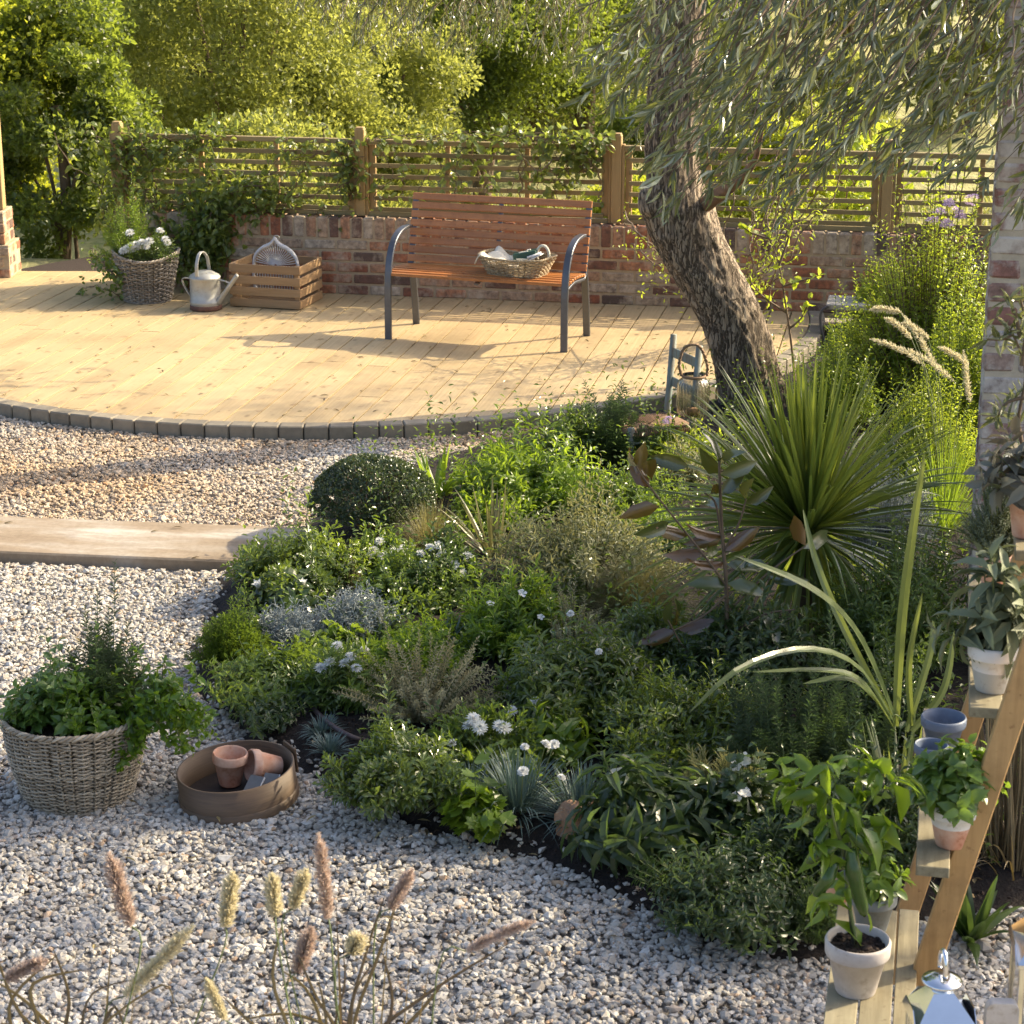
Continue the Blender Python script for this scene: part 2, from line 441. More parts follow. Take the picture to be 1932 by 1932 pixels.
M['white_wicker'] = plain('white_wicker', (.62, .62, .63), .7, 0, .25, 40, .3)
M['metal_dark'] = plain('dark_metal', (.13, .135, .15), .42, .7, .15, 30, .03)
M['zinc'] = plain('zinc', (.47, .47, .44), .5, .55, .35, 9, .15, None, (.36, .35, .31))
M['rust'] = plain('rust', (.20, .10, .07), .85, .1, .4, 30, .3)
M['chrome'] = plain('polished_steel', (.80, .81, .83), .13, 1.0, .12, 6, .04)
M['terracotta'] = plain('terracotta', (.50, .21, .12), .8, 0, .3, 14, .2, None, (.62, .42, .32))
M['white_paint'] = plain('white_glaze', (.74, .73, .72), .6, 0, .10, 14, .12)
M['blue_paint'] = plain('blue_glaze', (.125, .16, .235), .5, 0, .25, 25, .1)
M['grey_paint'] = plain('grey_glaze', (.22, .25, .27), .55, 0, .2, 18, .1)
M['greige'] = plain('grey_wash', (.47, .47, .44), .65, 0, .12, 18, .1)
M['chalk_pot'] = plain('chalky_pot', (.60, .56, .53), .75, 0, .3, 11, .2, None, (.46, .41, .38))
M['soil'] = plain('soil', (.030, .020, .015), .95, 0, .6, 60, 1.0, None, (.010, .007, .006), dist=.02)
M['compost'] = plain('compost', (.045, .026, .018), .95, 0, .6, 130, 1.0, None, (.012, .008, .006), dist=.006)
M['cloth'] = plain('cream_cloth', (.70, .66, .55), .9, 0, .12, 40, .2)
M['concrete_kerb'] = plain('kerb_concrete', (.30, .26, .195), .85, 0, .25, 16, .3, None, None, .3)
M['slate'] = plain('slate', (.16, .165, .17), .6, 0, .25, 12, .2)
M['rock'] = plain('rock', (.46, .25, .13), .9, 0, .5, 16, 1.0, None, (.24, .16, .11), dist=.03)
M['hose'] = plain('hose', (.08, .055, .055), .5, 0, .2, 20, .05)
M['twig'] = plain('twig', (.17, .12, .075), .8, 0, .35, 25, .2)
M['gstem'] = plain('green_stem', (.13, .17, .06), .6, 0, .3, 25, .1)
M['dry'] = plain('dry_reed', (.36, .28, .15), .7, 0, .45, 8, .1, None, None, .55)
M['sieve_wood'] = wood('sieve_wood', (.15, .095, .055), (.08, .05, .03), (1.5, 1.5, 22), 5, .6, .1)
M['sieve_mesh'] = plain('sieve_mesh', (.06, .045, .04), .7, .3, .3, 80, .3)
M['brick'] = brick_mat('old_brick', [(0, (.13, .09, .07)), (.14, (.21, .11, .075)), (.26, (.40, .13, .06)), (.5, (.58, .235, .11)), (.7, (.54, .31, .18)), (.85, (.54, .40, .27)), (1, (.60, .50, .38))], (.54, .43, .31), (.50, .72))
M['mortar'] = plain('mortar', (.46, .355, .23), .95, 0, .25, 18, .6, dist=.01)
M['brick_wash'] = brick_mat('whitewashed_brick', [(0, (.20, .12, .10)), (.2, (.33, .12, .09)), (.5, (.38, .20, .16)), (.8, (.46, .38, .32)), (1, (.62, .58, .54))], (.60, .55, .49), (.44, .62))
M['mortar_wash'] = plain('lime_mortar', (.56, .49, .38), .95, 0, .2, 20, .6, dist=.01)
def glass_mat(name, col=(1, 1, 1), rough=.03):
    m, nt, b = new_mat(name)
    b.inputs['Base Color'].default_value = (*col, 1); b.inputs['Transmission Weight'].default_value = 1.0
    b.inputs['Roughness'].default_value = rough; b.inputs['IOR'].default_value = 1.45
    return m
M['glass'] = glass_mat('glass', (.96, .97, .96))
M['jar_glass'] = glass_mat('jar_glass', (.82, .80, .74), .12)
# foliage palette
G = {}
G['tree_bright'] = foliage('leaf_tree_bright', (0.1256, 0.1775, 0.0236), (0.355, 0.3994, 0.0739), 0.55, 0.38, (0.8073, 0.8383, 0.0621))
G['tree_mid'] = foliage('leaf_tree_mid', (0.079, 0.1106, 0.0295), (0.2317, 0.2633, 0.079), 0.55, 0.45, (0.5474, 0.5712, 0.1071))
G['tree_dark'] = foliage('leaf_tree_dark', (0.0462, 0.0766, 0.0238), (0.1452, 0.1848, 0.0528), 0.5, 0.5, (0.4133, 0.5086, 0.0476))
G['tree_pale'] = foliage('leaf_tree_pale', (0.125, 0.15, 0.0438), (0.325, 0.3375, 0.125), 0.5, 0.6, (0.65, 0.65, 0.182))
G['olive'] = foliage('olive_leaf', (0.0585, 0.0765, 0.027), (0.135, 0.1485, 0.0675), 0.24, 0.33, (0.4032, 0.4256, 0.0896), (0.24, 0.27, 0.19), 0.6)
G['bright'] = foliage('leaf_bright', (0.057, 0.1045, 0.0133), (0.1426, 0.2186, 0.0285), 0.45, 0.38, (0.4963, 0.6793, 0.0392))
G['mid'] = foliage('leaf_mid', (0.0458, 0.0816, 0.0196), (0.1197, 0.1741, 0.0391), 0.36, 0.36, (0.4076, 0.5643, 0.047))
G['glossy'] = foliage('leaf_glossy', (0.0391, 0.0675, 0.0196), (0.1197, 0.1632, 0.0436), 0.36, 0.26, (0.3762, 0.5016, 0.047), None, 0.7)
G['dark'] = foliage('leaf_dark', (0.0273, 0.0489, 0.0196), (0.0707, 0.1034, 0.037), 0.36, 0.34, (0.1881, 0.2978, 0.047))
G['box'] = foliage('leaf_box', (0.0306, 0.051, 0.0221), (0.0808, 0.1105, 0.0467), 0.2, 0.34, (0.16, 0.22, 0.05), (0.075, 0.1, 0.045))
G['silver'] = foliage('leaf_silver', (0.1955, 0.2295, 0.2295), (0.357, 0.391, 0.391), 0.1, 0.7, (0.34, 0.357, 0.323))
G['blue'] = foliage('leaf_blue_grey', (.065, .11, .10), (.15, .215, .195), .15, .55, (.14, .22, .12))
G['greygreen'] = foliage('leaf_grey_green', (0.1174, 0.1408, 0.0762), (0.258, 0.2639, 0.1408), 0.35, 0.6, (0.4862, 0.4576, 0.143))
G['thyme'] = foliage('leaf_thyme', (0.144, 0.144, 0.084), (0.36, 0.336, 0.192), 0.35, 0.6, (0.6435, 0.5434, 0.2574))
G['rosemary'] = foliage('leaf_rosemary', (0.0513, 0.091, 0.0341), (0.1365, 0.1934, 0.074), 0.28, 0.4, (0.1901, 0.3168, 0.0634), (0.1, 0.12, 0.08))
G['cordy'] = foliage('leaf_cordyline', (0.0396, 0.0704, 0.0194), (0.132, 0.176, 0.0528), 0.4, 0.3, (0.504, 0.6, 0.072))
G['flax'] = foliage('leaf_flax', (.07, .10, .055), (.16, .20, .07), .36, .36, (.36, .42, .06))
G['varieg'] = foliage('leaf_striped', (.07, .075, .03), (.24, .22, .09), .22, .45, (.3, .28, .1))
G['grass'] = foliage('leaf_feather_grass', (.10, .105, .035), (.25, .23, .09), .4, .5, (.42, .36, .12))
G['magnolia'] = foliage('leaf_magnolia', (.030, .050, .018), (.085, .11, .035), .18, .24, (.36, .34, .03), (.13, .058, .022), .8)
G['sage'] = foliage('leaf_sage', (.11, .135, .075), (.20, .23, .13), .2, .75, (.25, .30, .10))
G['sage_purple'] = foliage('leaf_purple_sage', (.095, .085, .08), (.17, .18, .12), .15, .7, (.22, .18, .12))
G['basil'] = foliage('leaf_basil', (.055, .11, .022), (.14, .23, .045), .35, .4, (.30, .45, .03))
G['pepper'] = foliage('leaf_pepper', (.05, .11, .014), (.13, .22, .025), .42, .38, (.38, .55, .02))
G['purplegrass'] = foliage('leaf_purple_grass', (.045, .028, .028), (.15, .115, .05), .25, .45, (.34, .24, .06))
G['ivy'] = foliage('leaf_vine', (0.052, 0.0884, 0.0229), (0.1768, 0.2288, 0.0728), 0.48, 0.4, (0.4446, 0.5187, 0.0617))
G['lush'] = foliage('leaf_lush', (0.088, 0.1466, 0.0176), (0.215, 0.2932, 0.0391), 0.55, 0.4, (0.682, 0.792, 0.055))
G['petal'] = foliage('petal_white', (.72, .72, .70), (.88, .88, .86), .3, .7, (.9, .9, .85))
G['lilac'] = foliage('petal_lilac', (.38, .24, .46), (.60, .48, .66), .3, .7, (.6, .45, .7))
G['plume_pink'] = foliage('plume_pink', (.50, .39, .33), (.78, .66, .57), .4, .8, (.8, .68, .58))
G['plume_pale'] = foliage('plume_pale', (0.575, 0.506, 0.345), (0.92, 0.851, 0.667), 0.45, 0.8, (0.95, 0.92, 0.713))
G['soilbit'] = foliage('petal_yellow', (.6, .45, .05), (.8, .6, .1), .1, .7)

# ------------------------------------------------------------------ object helpers
def tag(o, label=None, cat=None, group=None, kind=None):
    if label: o['label'] = label
    if cat: o['category'] = cat
    if group: o['group'] = group
    if kind: o['kind'] = kind
    return o
def thing(name, label, cat, loc=(0, 0, 0), rz=0.0, group=None):
    o = bpy.data.objects.new(name, None); COL.objects.link(o)
    o.location = [float(c) for c in loc]; o.rotation_euler = (0, 0, rz); o.empty_display_size = .1
    return tag(o, label, cat, group)
def copy_thing(o, loc, label, rz=None, scale=None):
    c = o.copy(); COL.objects.link(c); c.location = [float(x) for x in loc]; c['label'] = label
    if rz is not None: c.rotation_euler = (0, 0, rz)
    if scale: c.scale = (scale,) * 3
    for ch in o.children:
        d = ch.copy(); COL.objects.link(d); d.parent = c
        for g in ch.children:
            e = g.copy(); COL.objects.link(e); e.parent = d
    return c
def inpoly(x, y, poly):
    poly = np.asarray(poly); r = np.zeros(len(x), bool); j = len(poly) - 1
    for i in range(len(poly)):
        xi, yi = poly[i]; xj, yj = poly[j]
        c = ((yi > y) != (yj > y)) & (x < (xj - xi) * (y - yi) / (yj - yi + 1e-12) + xi)
        r ^= c; j = i
    return r
def fbm(x, y, s=1.0, o=0.0):
    return np.array([mnoise.fractal(Vector((a * s, b * s, o)), 1.0, 2.0, 4) for a, b in zip(x, y)])
# ================================================================== THE SETTING
CC, CR = np.array([-1.1205, 14.2468]), 3.227          # centre and radius of the round deck
WA = np.array([-2.84, 15.07]); WD = nrm(np.array([[.9814, -.1928]]))[0]; WN = np.array([-WD[1], WD[0]])   # low wall line, along / away from the camera
WANG = math.atan2(WD[1], WD[0])
def wl(s, y=0.0, z=0.0):            # a point along the wall
    q = WA + WD * s + WN * y
    return np.array([q[0], q[1], z])

def grid_sheet(name, xs, ys, zf, mat, smooth=True):
    X, Y = np.meshgrid(xs, ys); Z = zf(X.ravel(), Y.ravel())
    nx, ny = len(xs), len(ys)
    i = np.arange(ny - 1)[:, None] * nx; j = np.arange(nx - 1)[None]
    a = i + j
    mb = MB(); mb.add(np.stack([X.ravel(), Y.ravel(), Z], -1), [np.stack([a, a + 1, a + nx + 1, a + nx], -1).reshape(-1, 4)])
    return mb.build(name, mat, None, smooth)

def ter(x, y):
    d = np.clip((y - 15.8 + .19 * x) / 5.0, 0, 1)
    z = -.03 - 1.1 * d * d * (3 - 2 * d)
    f = np.clip((y - 24) / 40, 0, 3); z = z + 3.2 * f ** 1.2 + 9 * np.clip((y - 70) / 100, 0, 3)
    z = z + .35 * np.sin(x * .21 + 1) * np.clip((y - 20) / 20, 0, 1) + .5 * np.sin(x * .08 + y * .06) * np.clip((y - 26) / 20, 0, 1)
    return z
m, nt, b = new_mat('meadow')
n1 = noise(nt, .35, 6, .65); n2 = noise(nt, 3.5, 6, .7)
c = mixc(nt, remap(nt, n1, .38, .62), (.31, .30, .11), (.13, .17, .045))
c = mixc(nt, remap(nt, n2, .35, .7), c, (.40, .36, .18))
c = mixc(nt, remap(nt, n2, .62, .75), c, (.06, .08, .03))
nt.links.new(c, b.inputs['Base Color']); b.inputs['Roughness'].default_value = .95; bump(nt, b, n2, 1.0, .12)
M['meadow'] = m
xs = np.unique(np.concatenate([np.linspace(-14, 14, 57), np.linspace(-260, -14, 20), np.linspace(14, 260, 20)]))
ys = np.unique(np.concatenate([np.linspace(-12, 60, 100), np.linspace(60, 400, 30)]))
tag(grid_sheet('ground', xs, ys, ter, M['meadow']), 'sunlit grassy bank falling away and rising beyond the garden wall', kind='structure')

# gravel: base sheet + loose stones
bed_px = [(1010, 822), (900, 850), (760, 890), (640, 930), (575, 1000), (500, 1052), (425, 1090), (400, 1160), (368, 1240), (380, 1310), (430, 1345), (470, 1400), (570, 1440),
          (630, 1500), (760, 1545), (900, 1592), (1050, 1630), (1150, 1690), (1260, 1735), (1400, 1790), (1500, 1812), (1640, 1800), (1760, 1740), (1932, 1722), (2300, 1722)]
bed = [tuple(P(u, v, .0)[:2]) for u, v in bed_px]
rngx = P(1500, 700)[:2]
bed_poly = bed + [(7.0, 7.0), (7.0, 16.2), (2.6, 14.4)] + [tuple(CC + CR * np.array([math.cos(a), math.sin(a)])) for a in np.radians(np.linspace(-5, -62, 14))]
m, nt, b = new_mat('gravel_base')
tc = nd(nt, 'ShaderNodeTexCoord'); vo = nd(nt, 'ShaderNodeTexVoronoi'); vo.inputs['Scale'].default_value = 62
nt.links.new(tc.outputs['Object'], vo.inputs[0])
r = ramp(nt, [(0, (.30, .27, .235)), (.5, (.38, .35, .31)), (1, (.34, .30, .26))]); nt.links.new(vo.outputs['Color'], r.inputs[0])
c = mixc(nt, remap(nt, vo.outputs['Distance'], .2, .6), r.outputs[0], (.22, .195, .165))
nt.links.new(c, b.inputs['Base Color']); b.inputs['Roughness'].default_value = .95
inv = nd(nt, 'ShaderNodeMath', operation='SUBTRACT'); inv.inputs[0].default_value = 1; nt.links.new(vo.outputs['Distance'], inv.inputs[1])
bump(nt, b, inv.outputs[0], 1.0, .012); M['gravel_base'] = m
tag(grid_sheet('gravel_bed', np.linspace(-9, 8, 18), np.linspace(-3, 15.4, 18), lambda x, y: np.full(len(x), .001), M['gravel_base']), 'pale stone gravel over the garden floor', kind='structure')

SLAB_A, SLAB_B = P(0, 975, .05), P(575, 997, .05)
sd = nrm((SLAB_B - SLAB_A)[None])[0][:2]; sn = np.array([-sd[1], sd[0]])
def slabc(p): return (p - SLAB_A[:2])
def slab_mask(x, y):
    q = np.stack([x, y], -1) - SLAB_A[:2]
    s = q @ sd; t = q @ sn
    return (t > -.55) & (t < .0) & (s < 1.52 + .35 * t)
ico = []
def ico_t():
    t = (1 + 5 ** .5) / 2
    V = np.array([(-1, t, 0), (1, t, 0), (-1, -t, 0), (1, -t, 0), (0, -1, t), (0, 1, t), (0, -1, -t), (0, 1, -t), (t, 0, -1), (t, 0, 1), (-t, 0, -1), (-t, 0, 1)], float)
    F = np.array([(0, 11, 5), (0, 5, 1), (0, 1, 7), (0, 7, 10), (0, 10, 11), (1, 5, 9), (5, 11, 4), (11, 10, 2), (10, 7, 6), (7, 1, 8), (3, 9, 4), (3, 4, 2), (3, 2, 6), (3, 6, 8), (3, 8, 9), (4, 9, 5), (2, 4, 11), (6, 2, 10), (8, 6, 7), (9, 8, 1)])
    return nrm(V), F
IV, IF = ico_t()
def stones(mb, x, y, z, size):
    n = len(x)
    sx = size * RS.uniform(.8, 1.35, n); sy = size * RS.uniform(.65, 1.0, n); sz = size * RS.uniform(.45, .8, n)
    V = IV[None] * RS.uniform(.72, 1.2, (n, 12, 1)) + RS.normal(size=(n, 12, 3)) * .10
    V = V * np.stack([sx, sy, sz], -1)[:, None] * .5
    th = RS.rand(n) * TAU; ti = RS.normal(size=n) * .45
    c_, s_ = np.cos(ti)[:, None], np.sin(ti)[:, None]
    Y, Z = V[..., 1] * c_ - V[..., 2] * s_, V[..., 1] * s_ + V[..., 2] * c_
    c_, s_ = np.cos(th)[:, None], np.sin(th)[:, None]
    X, Y = V[..., 0] * c_ - Y * s_, V[..., 0] * s_ + Y * c_
    V = np.stack([X + x[:, None], Y + y[:, None], Z + z[:, None]], -1)
    mb.add(V, [(IF[None] + (np.arange(n) * 12)[:, None, None]).reshape(-1, 3)], np.repeat(RS.rand(n), 12))
def scatter(x0, x1, y0, y1, dens):
    n = int((x1 - x0) * (y1 - y0) * dens)
    return RS.uniform(x0, x1, n), RS.uniform(y0, y1, n)
gx = []; gy = []
for x0, x1, y0, y1, dn in ((-2.7, 2.2, 4.5, 6.6, 5400), (-3.3, .6, 6.6, 9.15, 5000), (-4.0, 1.0, 9.15, 11.6, 4200)):
    x, y = scatter(x0, x1, y0, y1, dn); gx.append(x); gy.append(y)
gx = np.concatenate(gx); gy = np.concatenate(gy)
ed = fbm(gx, gy, 5.0) * .05
k = ~inpoly(gx + ed, gy + ed, bed_poly) & ~slab_mask(gx, gy) & (np.hypot(gx - CC[0], gy - CC[1]) > CR + .01) & (np.abs(gx) < gy * .262 + .9)
gx, gy = gx[k], gy[k]
m, nt, b = new_mat('gravel_stone')
r = ramp(nt, [(0, (.30, .27, .235)), (.08, (.36, .325, .28)), (.3, (.40, .37, .325)), (.65, (.465, .435, .39)), (.92, (.58, .56, .525)), (.97, (.44, .29, .17)), (1, (.34, .32, .31))])
nt.links.new(attr(nt), r.inputs[0])
wn_ = noise(nt, .55, 3, .5); sx_ = nd(nt, 'ShaderNodeSeparateXYZ'); gt_ = nd(nt, 'ShaderNodeTexCoord'); nt.links.new(gt_.outputs['Object'], sx_.inputs[0]); ym = nd(nt, 'ShaderNodeMath', operation='MULTIPLY'); nt.links.new(remap(nt, wn_, .40, .56), ym.inputs[0]); nt.links.new(remap(nt, sx_.outputs['Y'], 8.6, 10.2), ym.inputs[1])
c = mixc(nt, ym.outputs[0], r.outputs[0], mixc(nt, 1.0, r.outputs[0], (1.0, .80, .58), 'MULTIPLY'))
c = mixc(nt, remap(nt, noise(nt, 70, 3, .6), .5, .75), c, mixc(nt, 1.0, c, (.72, .68, .62), 'MULTIPLY'))
nt.links.new(c, b.inputs['Base Color']); b.inputs['Roughness'].default_value = .85; M['stone'] = m
mb = MB(); sz_ = .0205 * np.exp(RS.normal(size=len(gx)) * .27)
gz = .004 + RS.rand(len(gx)) * .012 + fbm(gx, gy, 1.5, 3) * .012
stones(mb, gx, gy, gz, sz_)
th_ = np.radians(RS.uniform(-150, -40, 9000)); rr_ = CR + .01 + np.abs(RS.normal(size=9000)) * .11; x = CC[0] + rr_ * np.cos(th_); y = CC[1] + rr_ * np.sin(th_); k = ~inpoly(x, y, bed_poly); x, y, rr_ = x[k], y[k], rr_[k]
stones(mb, x, y, .012 + .030 * np.exp(-((rr_ - CR) / .13) ** 2) * RS.rand(len(x)) ** .5, .0205 * np.exp(RS.normal(size=len(x)) * .27))
x, y = scatter(1.1, 1.7, 4.7, 6.2, 2200); stones(mb, x, y, .008 + RS.rand(len(x)) * .012, .026 * np.exp(RS.normal(size=len(x)) * .25))
# strays on the soil edge
bx = np.array([p[0] for p in bed[4:22]]); by = np.array([p[1] for p in bed[4:22]])
ii = RS.randint(0, len(bx) - 1, 420); tt = RS.rand(420)
sx_ = bx[ii] * (1 - tt) + bx[ii + 1] * tt + RS.normal(size=420) * .05; sy_ = by[ii] * (1 - tt) + by[ii + 1] * tt + np.abs(RS.normal(size=420)) * .07
stones(mb, sx_, sy_, np.full(420, .035), .019 * np.exp(RS.normal(size=420) * .3))
tag(mb.build('gravel', M['stone']), 'loose pale angular stones covering the ground in front of the planting bed', kind='stuff')

# soil of the planting bed
def bedh(x, y):
    inside = inpoly(x, y, bed_poly)
    return inside
bp = np.array(bed_poly)
xs = np.linspace(-1.9, 5.5, 186); ys = np.linspace(4.9, 15.0, 250)
X, Y = np.meshgrid(xs, ys); fx, fy = X.ravel(), Y.ravel()
def edist(x, y):
    d = np.full(len(x), 9.)
    for i in range(len(bp) - 1):
        a, b_ = bp[i], bp[i + 1]; ab = b_ - a
        t = np.clip(((x - a[0]) * ab[0] + (y - a[1]) * ab[1]) / (ab @ ab), 0, 1)
        d = np.minimum(d, np.hypot(x - a[0] - ab[0] * t, y - a[1] - ab[1] * t))
    return d
dd = edist(fx, fy) * np.where(inpoly(fx, fy, bed_poly), 1, -1)
fz = np.clip(dd * .5, -.06, .06) + .012 + fbm(fx, fy, 7.0, 1) * .02 * (dd > -.05) + fbm(fx, fy, 28.0, 4) * .008
fz = np.where(dd < -.12, -.5, fz)
nx, ny = len(xs), len(ys); a = (np.arange(ny - 1)[:, None] * nx + np.arange(nx - 1)[None]).ravel()
kk = dd[a] > -.16
a = a[kk]
mb = MB(); mb.add(np.stack([fx, fy, fz], -1), [np.stack([a, a + 1, a + nx + 1, a + nx], -1)])
tag(mb.build('soil', M['soil'], None, True), 'dark soil of the planting bed', kind='structure')
# soil crumbs
x, y = scatter(-1.6, 2.2, 5.2, 7.6, 1500); k = inpoly(x, y, bed_poly) & (edist(x, y) < .5); x, y = x[k], y[k]
mb = MB(); stones(mb, x, y, .035 + RS.rand(len(x)) * .02 + .03 * (edist(x, y) > .1), .010 * np.exp(RS.normal(size=len(x)) * .4))
tag(mb.build('soil_crumbs', M['compost']), 'crumbs of dark earth along the bed edge', kind='stuff')
mb = MB(); x, y = scatter(-1.6, 2.2, 5.2, 7.6, 60); k = inpoly(x, y, bed_poly) & (edist(x, y) < .35); x, y = x[k], y[k]; n = len(x)
D = rvec(n); D[:, 2] *= .2
leaves(mb, 'oval', np.stack([x, y, np.full(n, .07)], -1), D, np.tile([0, 0, 1.], (n, 1)) + RS.normal(size=(n, 3)) * .3, .028, .016, RS.rand(n))
tag(mb.build('leaf_litter', plain('dry_leaf', (.42, .30, .14), .8, 0, .4, 20)), 'scattered dry leaves lying on the dark soil', kind='stuff')

# stone slab step
mb = MB(); L = 2.9
cc = SLAB_A[:2] + sd * (1.52 - L / 2) - sn * .265
K = 60
boxes(mb, [(*cc, .022)], (L / 2, .262, .034), .008, X=(*sd, 0), Y=(*sn, 0), rnd=[.5])
m, nt, b = new_mat('sandstone')
n1 = noise(nt, 2.2, 7, .6, (.7, 2.5, 1, -.125)); n2 = noise(nt, 40, 5, .7)
r = ramp(nt, [(.3, (.22, .165, .11)), (.48, (.30, .235, .165)), (.58, (.36, .31, .25)), (.72, (.52, .49, .43))]); nt.links.new(n1, r.inputs[0])
c = mixc(nt, remap(nt, n2, .4, .75), r.outputs[0], mixc(nt, 1, r.outputs[0], (.78, .76, .74), 'MULTIPLY'))
nt.links.new(c, b.inputs['Base Color']); b.inputs['Roughness'].default_value = .9; bump(nt, b, n2, .4, .004); M['sandstone'] = m
tag(mb.build('stone_step', m), 'long flat sandstone slab laid across the gravel left of the planting bed', 'stone slab')

# deck planks clipped to the circle
ang = math.radians(79); pd = np.array([math.cos(ang), math.sin(ang)]); pn = np.array([pd[1], -pd[0]])
th = np.linspace(0, TAU, 180, endpoint=False)
circ = np.stack([CC[0] + (CR - .105) * np.cos(th), CC[1] + (CR - .105) * np.sin(th)], -1)
def clip(poly, p0, nv):
    out = []; n = len(poly)
    for i in range(n):
        a, b_ = poly[i], poly[(i + 1) % n]; da = (a - p0) @ nv; db = (b_ - p0) @ nv
        if da >= 0: out.append(a)
        if da * db < 0: out.append(a + (b_ - a) * da / (da - db))
    return np.array(out)
mb = MB(); PW = .142; o0 = CC
base = clip(circ, np.array([0, 15.62]), np.array([0, -1.]))
for k in range(-24, 25):
    s = clip(base, o0 + pn * (k * PW + .0044), pn)
    if len(s) < 3: continue
    s = clip(s, o0 + pn * ((k + 1) * PW - .0044), -pn)
    if len(s) < 3: continue
    t = -3.4 - RS.rand() * 2.4
    while t < 3.5:
        t2 = t + RS.uniform(1.8, 2.9)
        q = clip(s, o0 + pd * (t + .0015), pd)
        if len(q) >= 3:
            q = clip(q, o0 + pd * (t2 - .0015), -pd)
            if len(q) >= 3:
                n = len(q); r = RS.rand()
                z1 = .1 + RS.uniform(-.0012, .0012)
                top = np.c_[q, np.full(n, z1)]; bot = np.c_[q, np.full(n, .06)]
                i = np.arange(n); i2 = (i + 1) % n
                mb.add(np.concatenate([top, bot]), [i[None], np.stack([i2, i, i + n, i2 + n], -1)], r)
        t = t2
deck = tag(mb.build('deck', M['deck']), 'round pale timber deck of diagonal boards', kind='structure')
mb = MB(); mb.add(np.c_[circ, np.full(180, .055)], [np.arange(180)[None]]); tag(mb.build('deck_underside', M['compost']), 'dark ground under the deck boards', kind='structure')

# kerb of concrete blocks round the deck
kerb = thing('kerb', 'curved kerb of small grey concrete blocks edging the round deck', 'kerb', (*CC, 0)); kerb['kind'] = 'structure'; del kerb['category']
nb = 80
a = np.radians(np.linspace(-185, 5, nb)); C = np.stack([np.cos(a) * (CR - .05), np.sin(a) * (CR - .05), np.full(nb, .048) + RS.uniform(-.002, .002, nb)], -1)
mb = MB(); half = abs(a[1] - a[0]) * (CR - .0) / 2 - .0035
boxes(mb, C, (.049, half, .062), .006, X=np.stack([np.cos(a), np.sin(a), 0 * a], -1), Y=np.stack([-np.sin(a), np.cos(a), 0 * a], -1))
mb.build('kerb_blocks', M['concrete_kerb'], kerb)
M['gap'] = plain('kerb_joint', (.05, .042, .035), .95, 0, .3)
mb = MB(); a = np.radians(np.linspace(-185, 5, 120)); p = np.stack([np.cos(a) * (CR - .05), np.sin(a) * (CR - .05), np.full(120, .03)], -1); rect_sweep(mb, p, .125, .07, (0, 0, 1))
mb.build('kerb_joint', M['gap'], kerb)

# ---------------------------------------------------------------- low brick wall
def brick_block(bricks, mortar, s0, s1, z0, courses, chz, frame, thick, soldier=0.0, blen=.235, proud=.004, jit=.0016, faces='fb'):
    """bricks laid in a local frame (s along, d depth, z)"""
    O, X, Y = frame
    C = []; H = []
    z = z0
    for c in range(courses):
        off = -(c % 2) * blen / 2
        s = s0 + off
        while s < s1:
            a, b_ = max(s, s0), min(s + blen - .017, s1)
            if b_ - a > .03:
                for d in ((0, thick) if 'b' in faces else (0,)):
                    C.append(((a + b_) / 2, (.05 - proud) if d == 0 else thick - .05 + proud, z + (chz - .017) / 2)); H.append(((b_ - a) / 2, .05, (chz - .017) / 2))
            s += blen
        z += chz
    if soldier:
        s = s0
        while s < s1 - .03:
            w = min(.083 - .013 + RS.uniform(-.006, .006), s1 - s)
            C.append((s + w / 2, thick / 2, z + soldier / 2)); H.append((w / 2, thick / 2 + proud, soldier / 2 + RS.uniform(-.004, .004)))
            s += w + .014
    C = np.array(C); H = np.array(H)
    W = O + C[:, 0:1] * X + C[:, 1:2] * Y + C[:, 2:3] * np.array([0, 0, 1.])
    boxes(bricks, W, H, .007, X, Y, (0, 0, 1), jit=jit)
    zt = z + (soldier - .008 if soldier else 0)
    cen = O + (s0 + s1) / 2 * X + thick / 2 * Y + np.array([0, 0, (zt + z0) / 2 - .02])
    boxes(mortar, [cen], ((s1 - s0) / 2 - .003, thick / 2 - .003, (zt - z0) / 2 + .018), .003, X, Y, (0, 0, 1), rnd=[.5])
wall = thing('brick_wall', 'low reclaimed brick wall with a soldier course on top behind the deck', 'wall', wl(0))
wall.rotation_euler = (0, 0, WANG)
bk, mo = MB(), MB()
brick_block(bk, mo, 0, 7.6, .10, 5, .079, (np.zeros(3), np.array([1., 0, 0]), np.array([0, 1., 0])), .22, .145)
bk.build('bricks', M['brick'], wall); mo.build('mortar', M['mortar'], wall)

# left brick pier with timber post
pr = thing('brick_pier', 'low brick pier cut by the left edge of the photo carrying a timber post', 'pier', (-4.05, 15.35, 0))
bk, mo = MB(), MB()
brick_block(bk, mo, 0, .38, .10, 3, .08, (np.zeros(3), np.array([1., 0, 0]), np.array([0, 1., 0])), .36)
brick_block(bk, mo, .03, .35, .34, 3, .08, (np.array([0, .03, 0]), np.array([1., 0, 0]), np.array([0, 1., 0])), .30)
C = [(.33, .06 + k * .1, .14 + c * .08) for c in range(6) for k in range(3)]
boxes(bk, C, [(.048 if c[2] < .33 else .022, .043, .034) for c in C], .006, jit=.0015)
bk.build('bricks', M['brick'], pr); mo.build('mortar', M['mortar'], pr)
p = thing('timber_post', 'upright timber post standing on the brick pier at the left edge', 'post', (-3.765, 15.5, .585))
mb = MB(); boxes(mb, [(0, 0, .45)], (.05, .05, .45), .004); mb.build('shaft', M['post_wood'], p)
mb = MB(); boxes(mb, [(0, 0, .91)], (.042, .042, .012), .006); mb.build('cap', M['post_wood'], p)

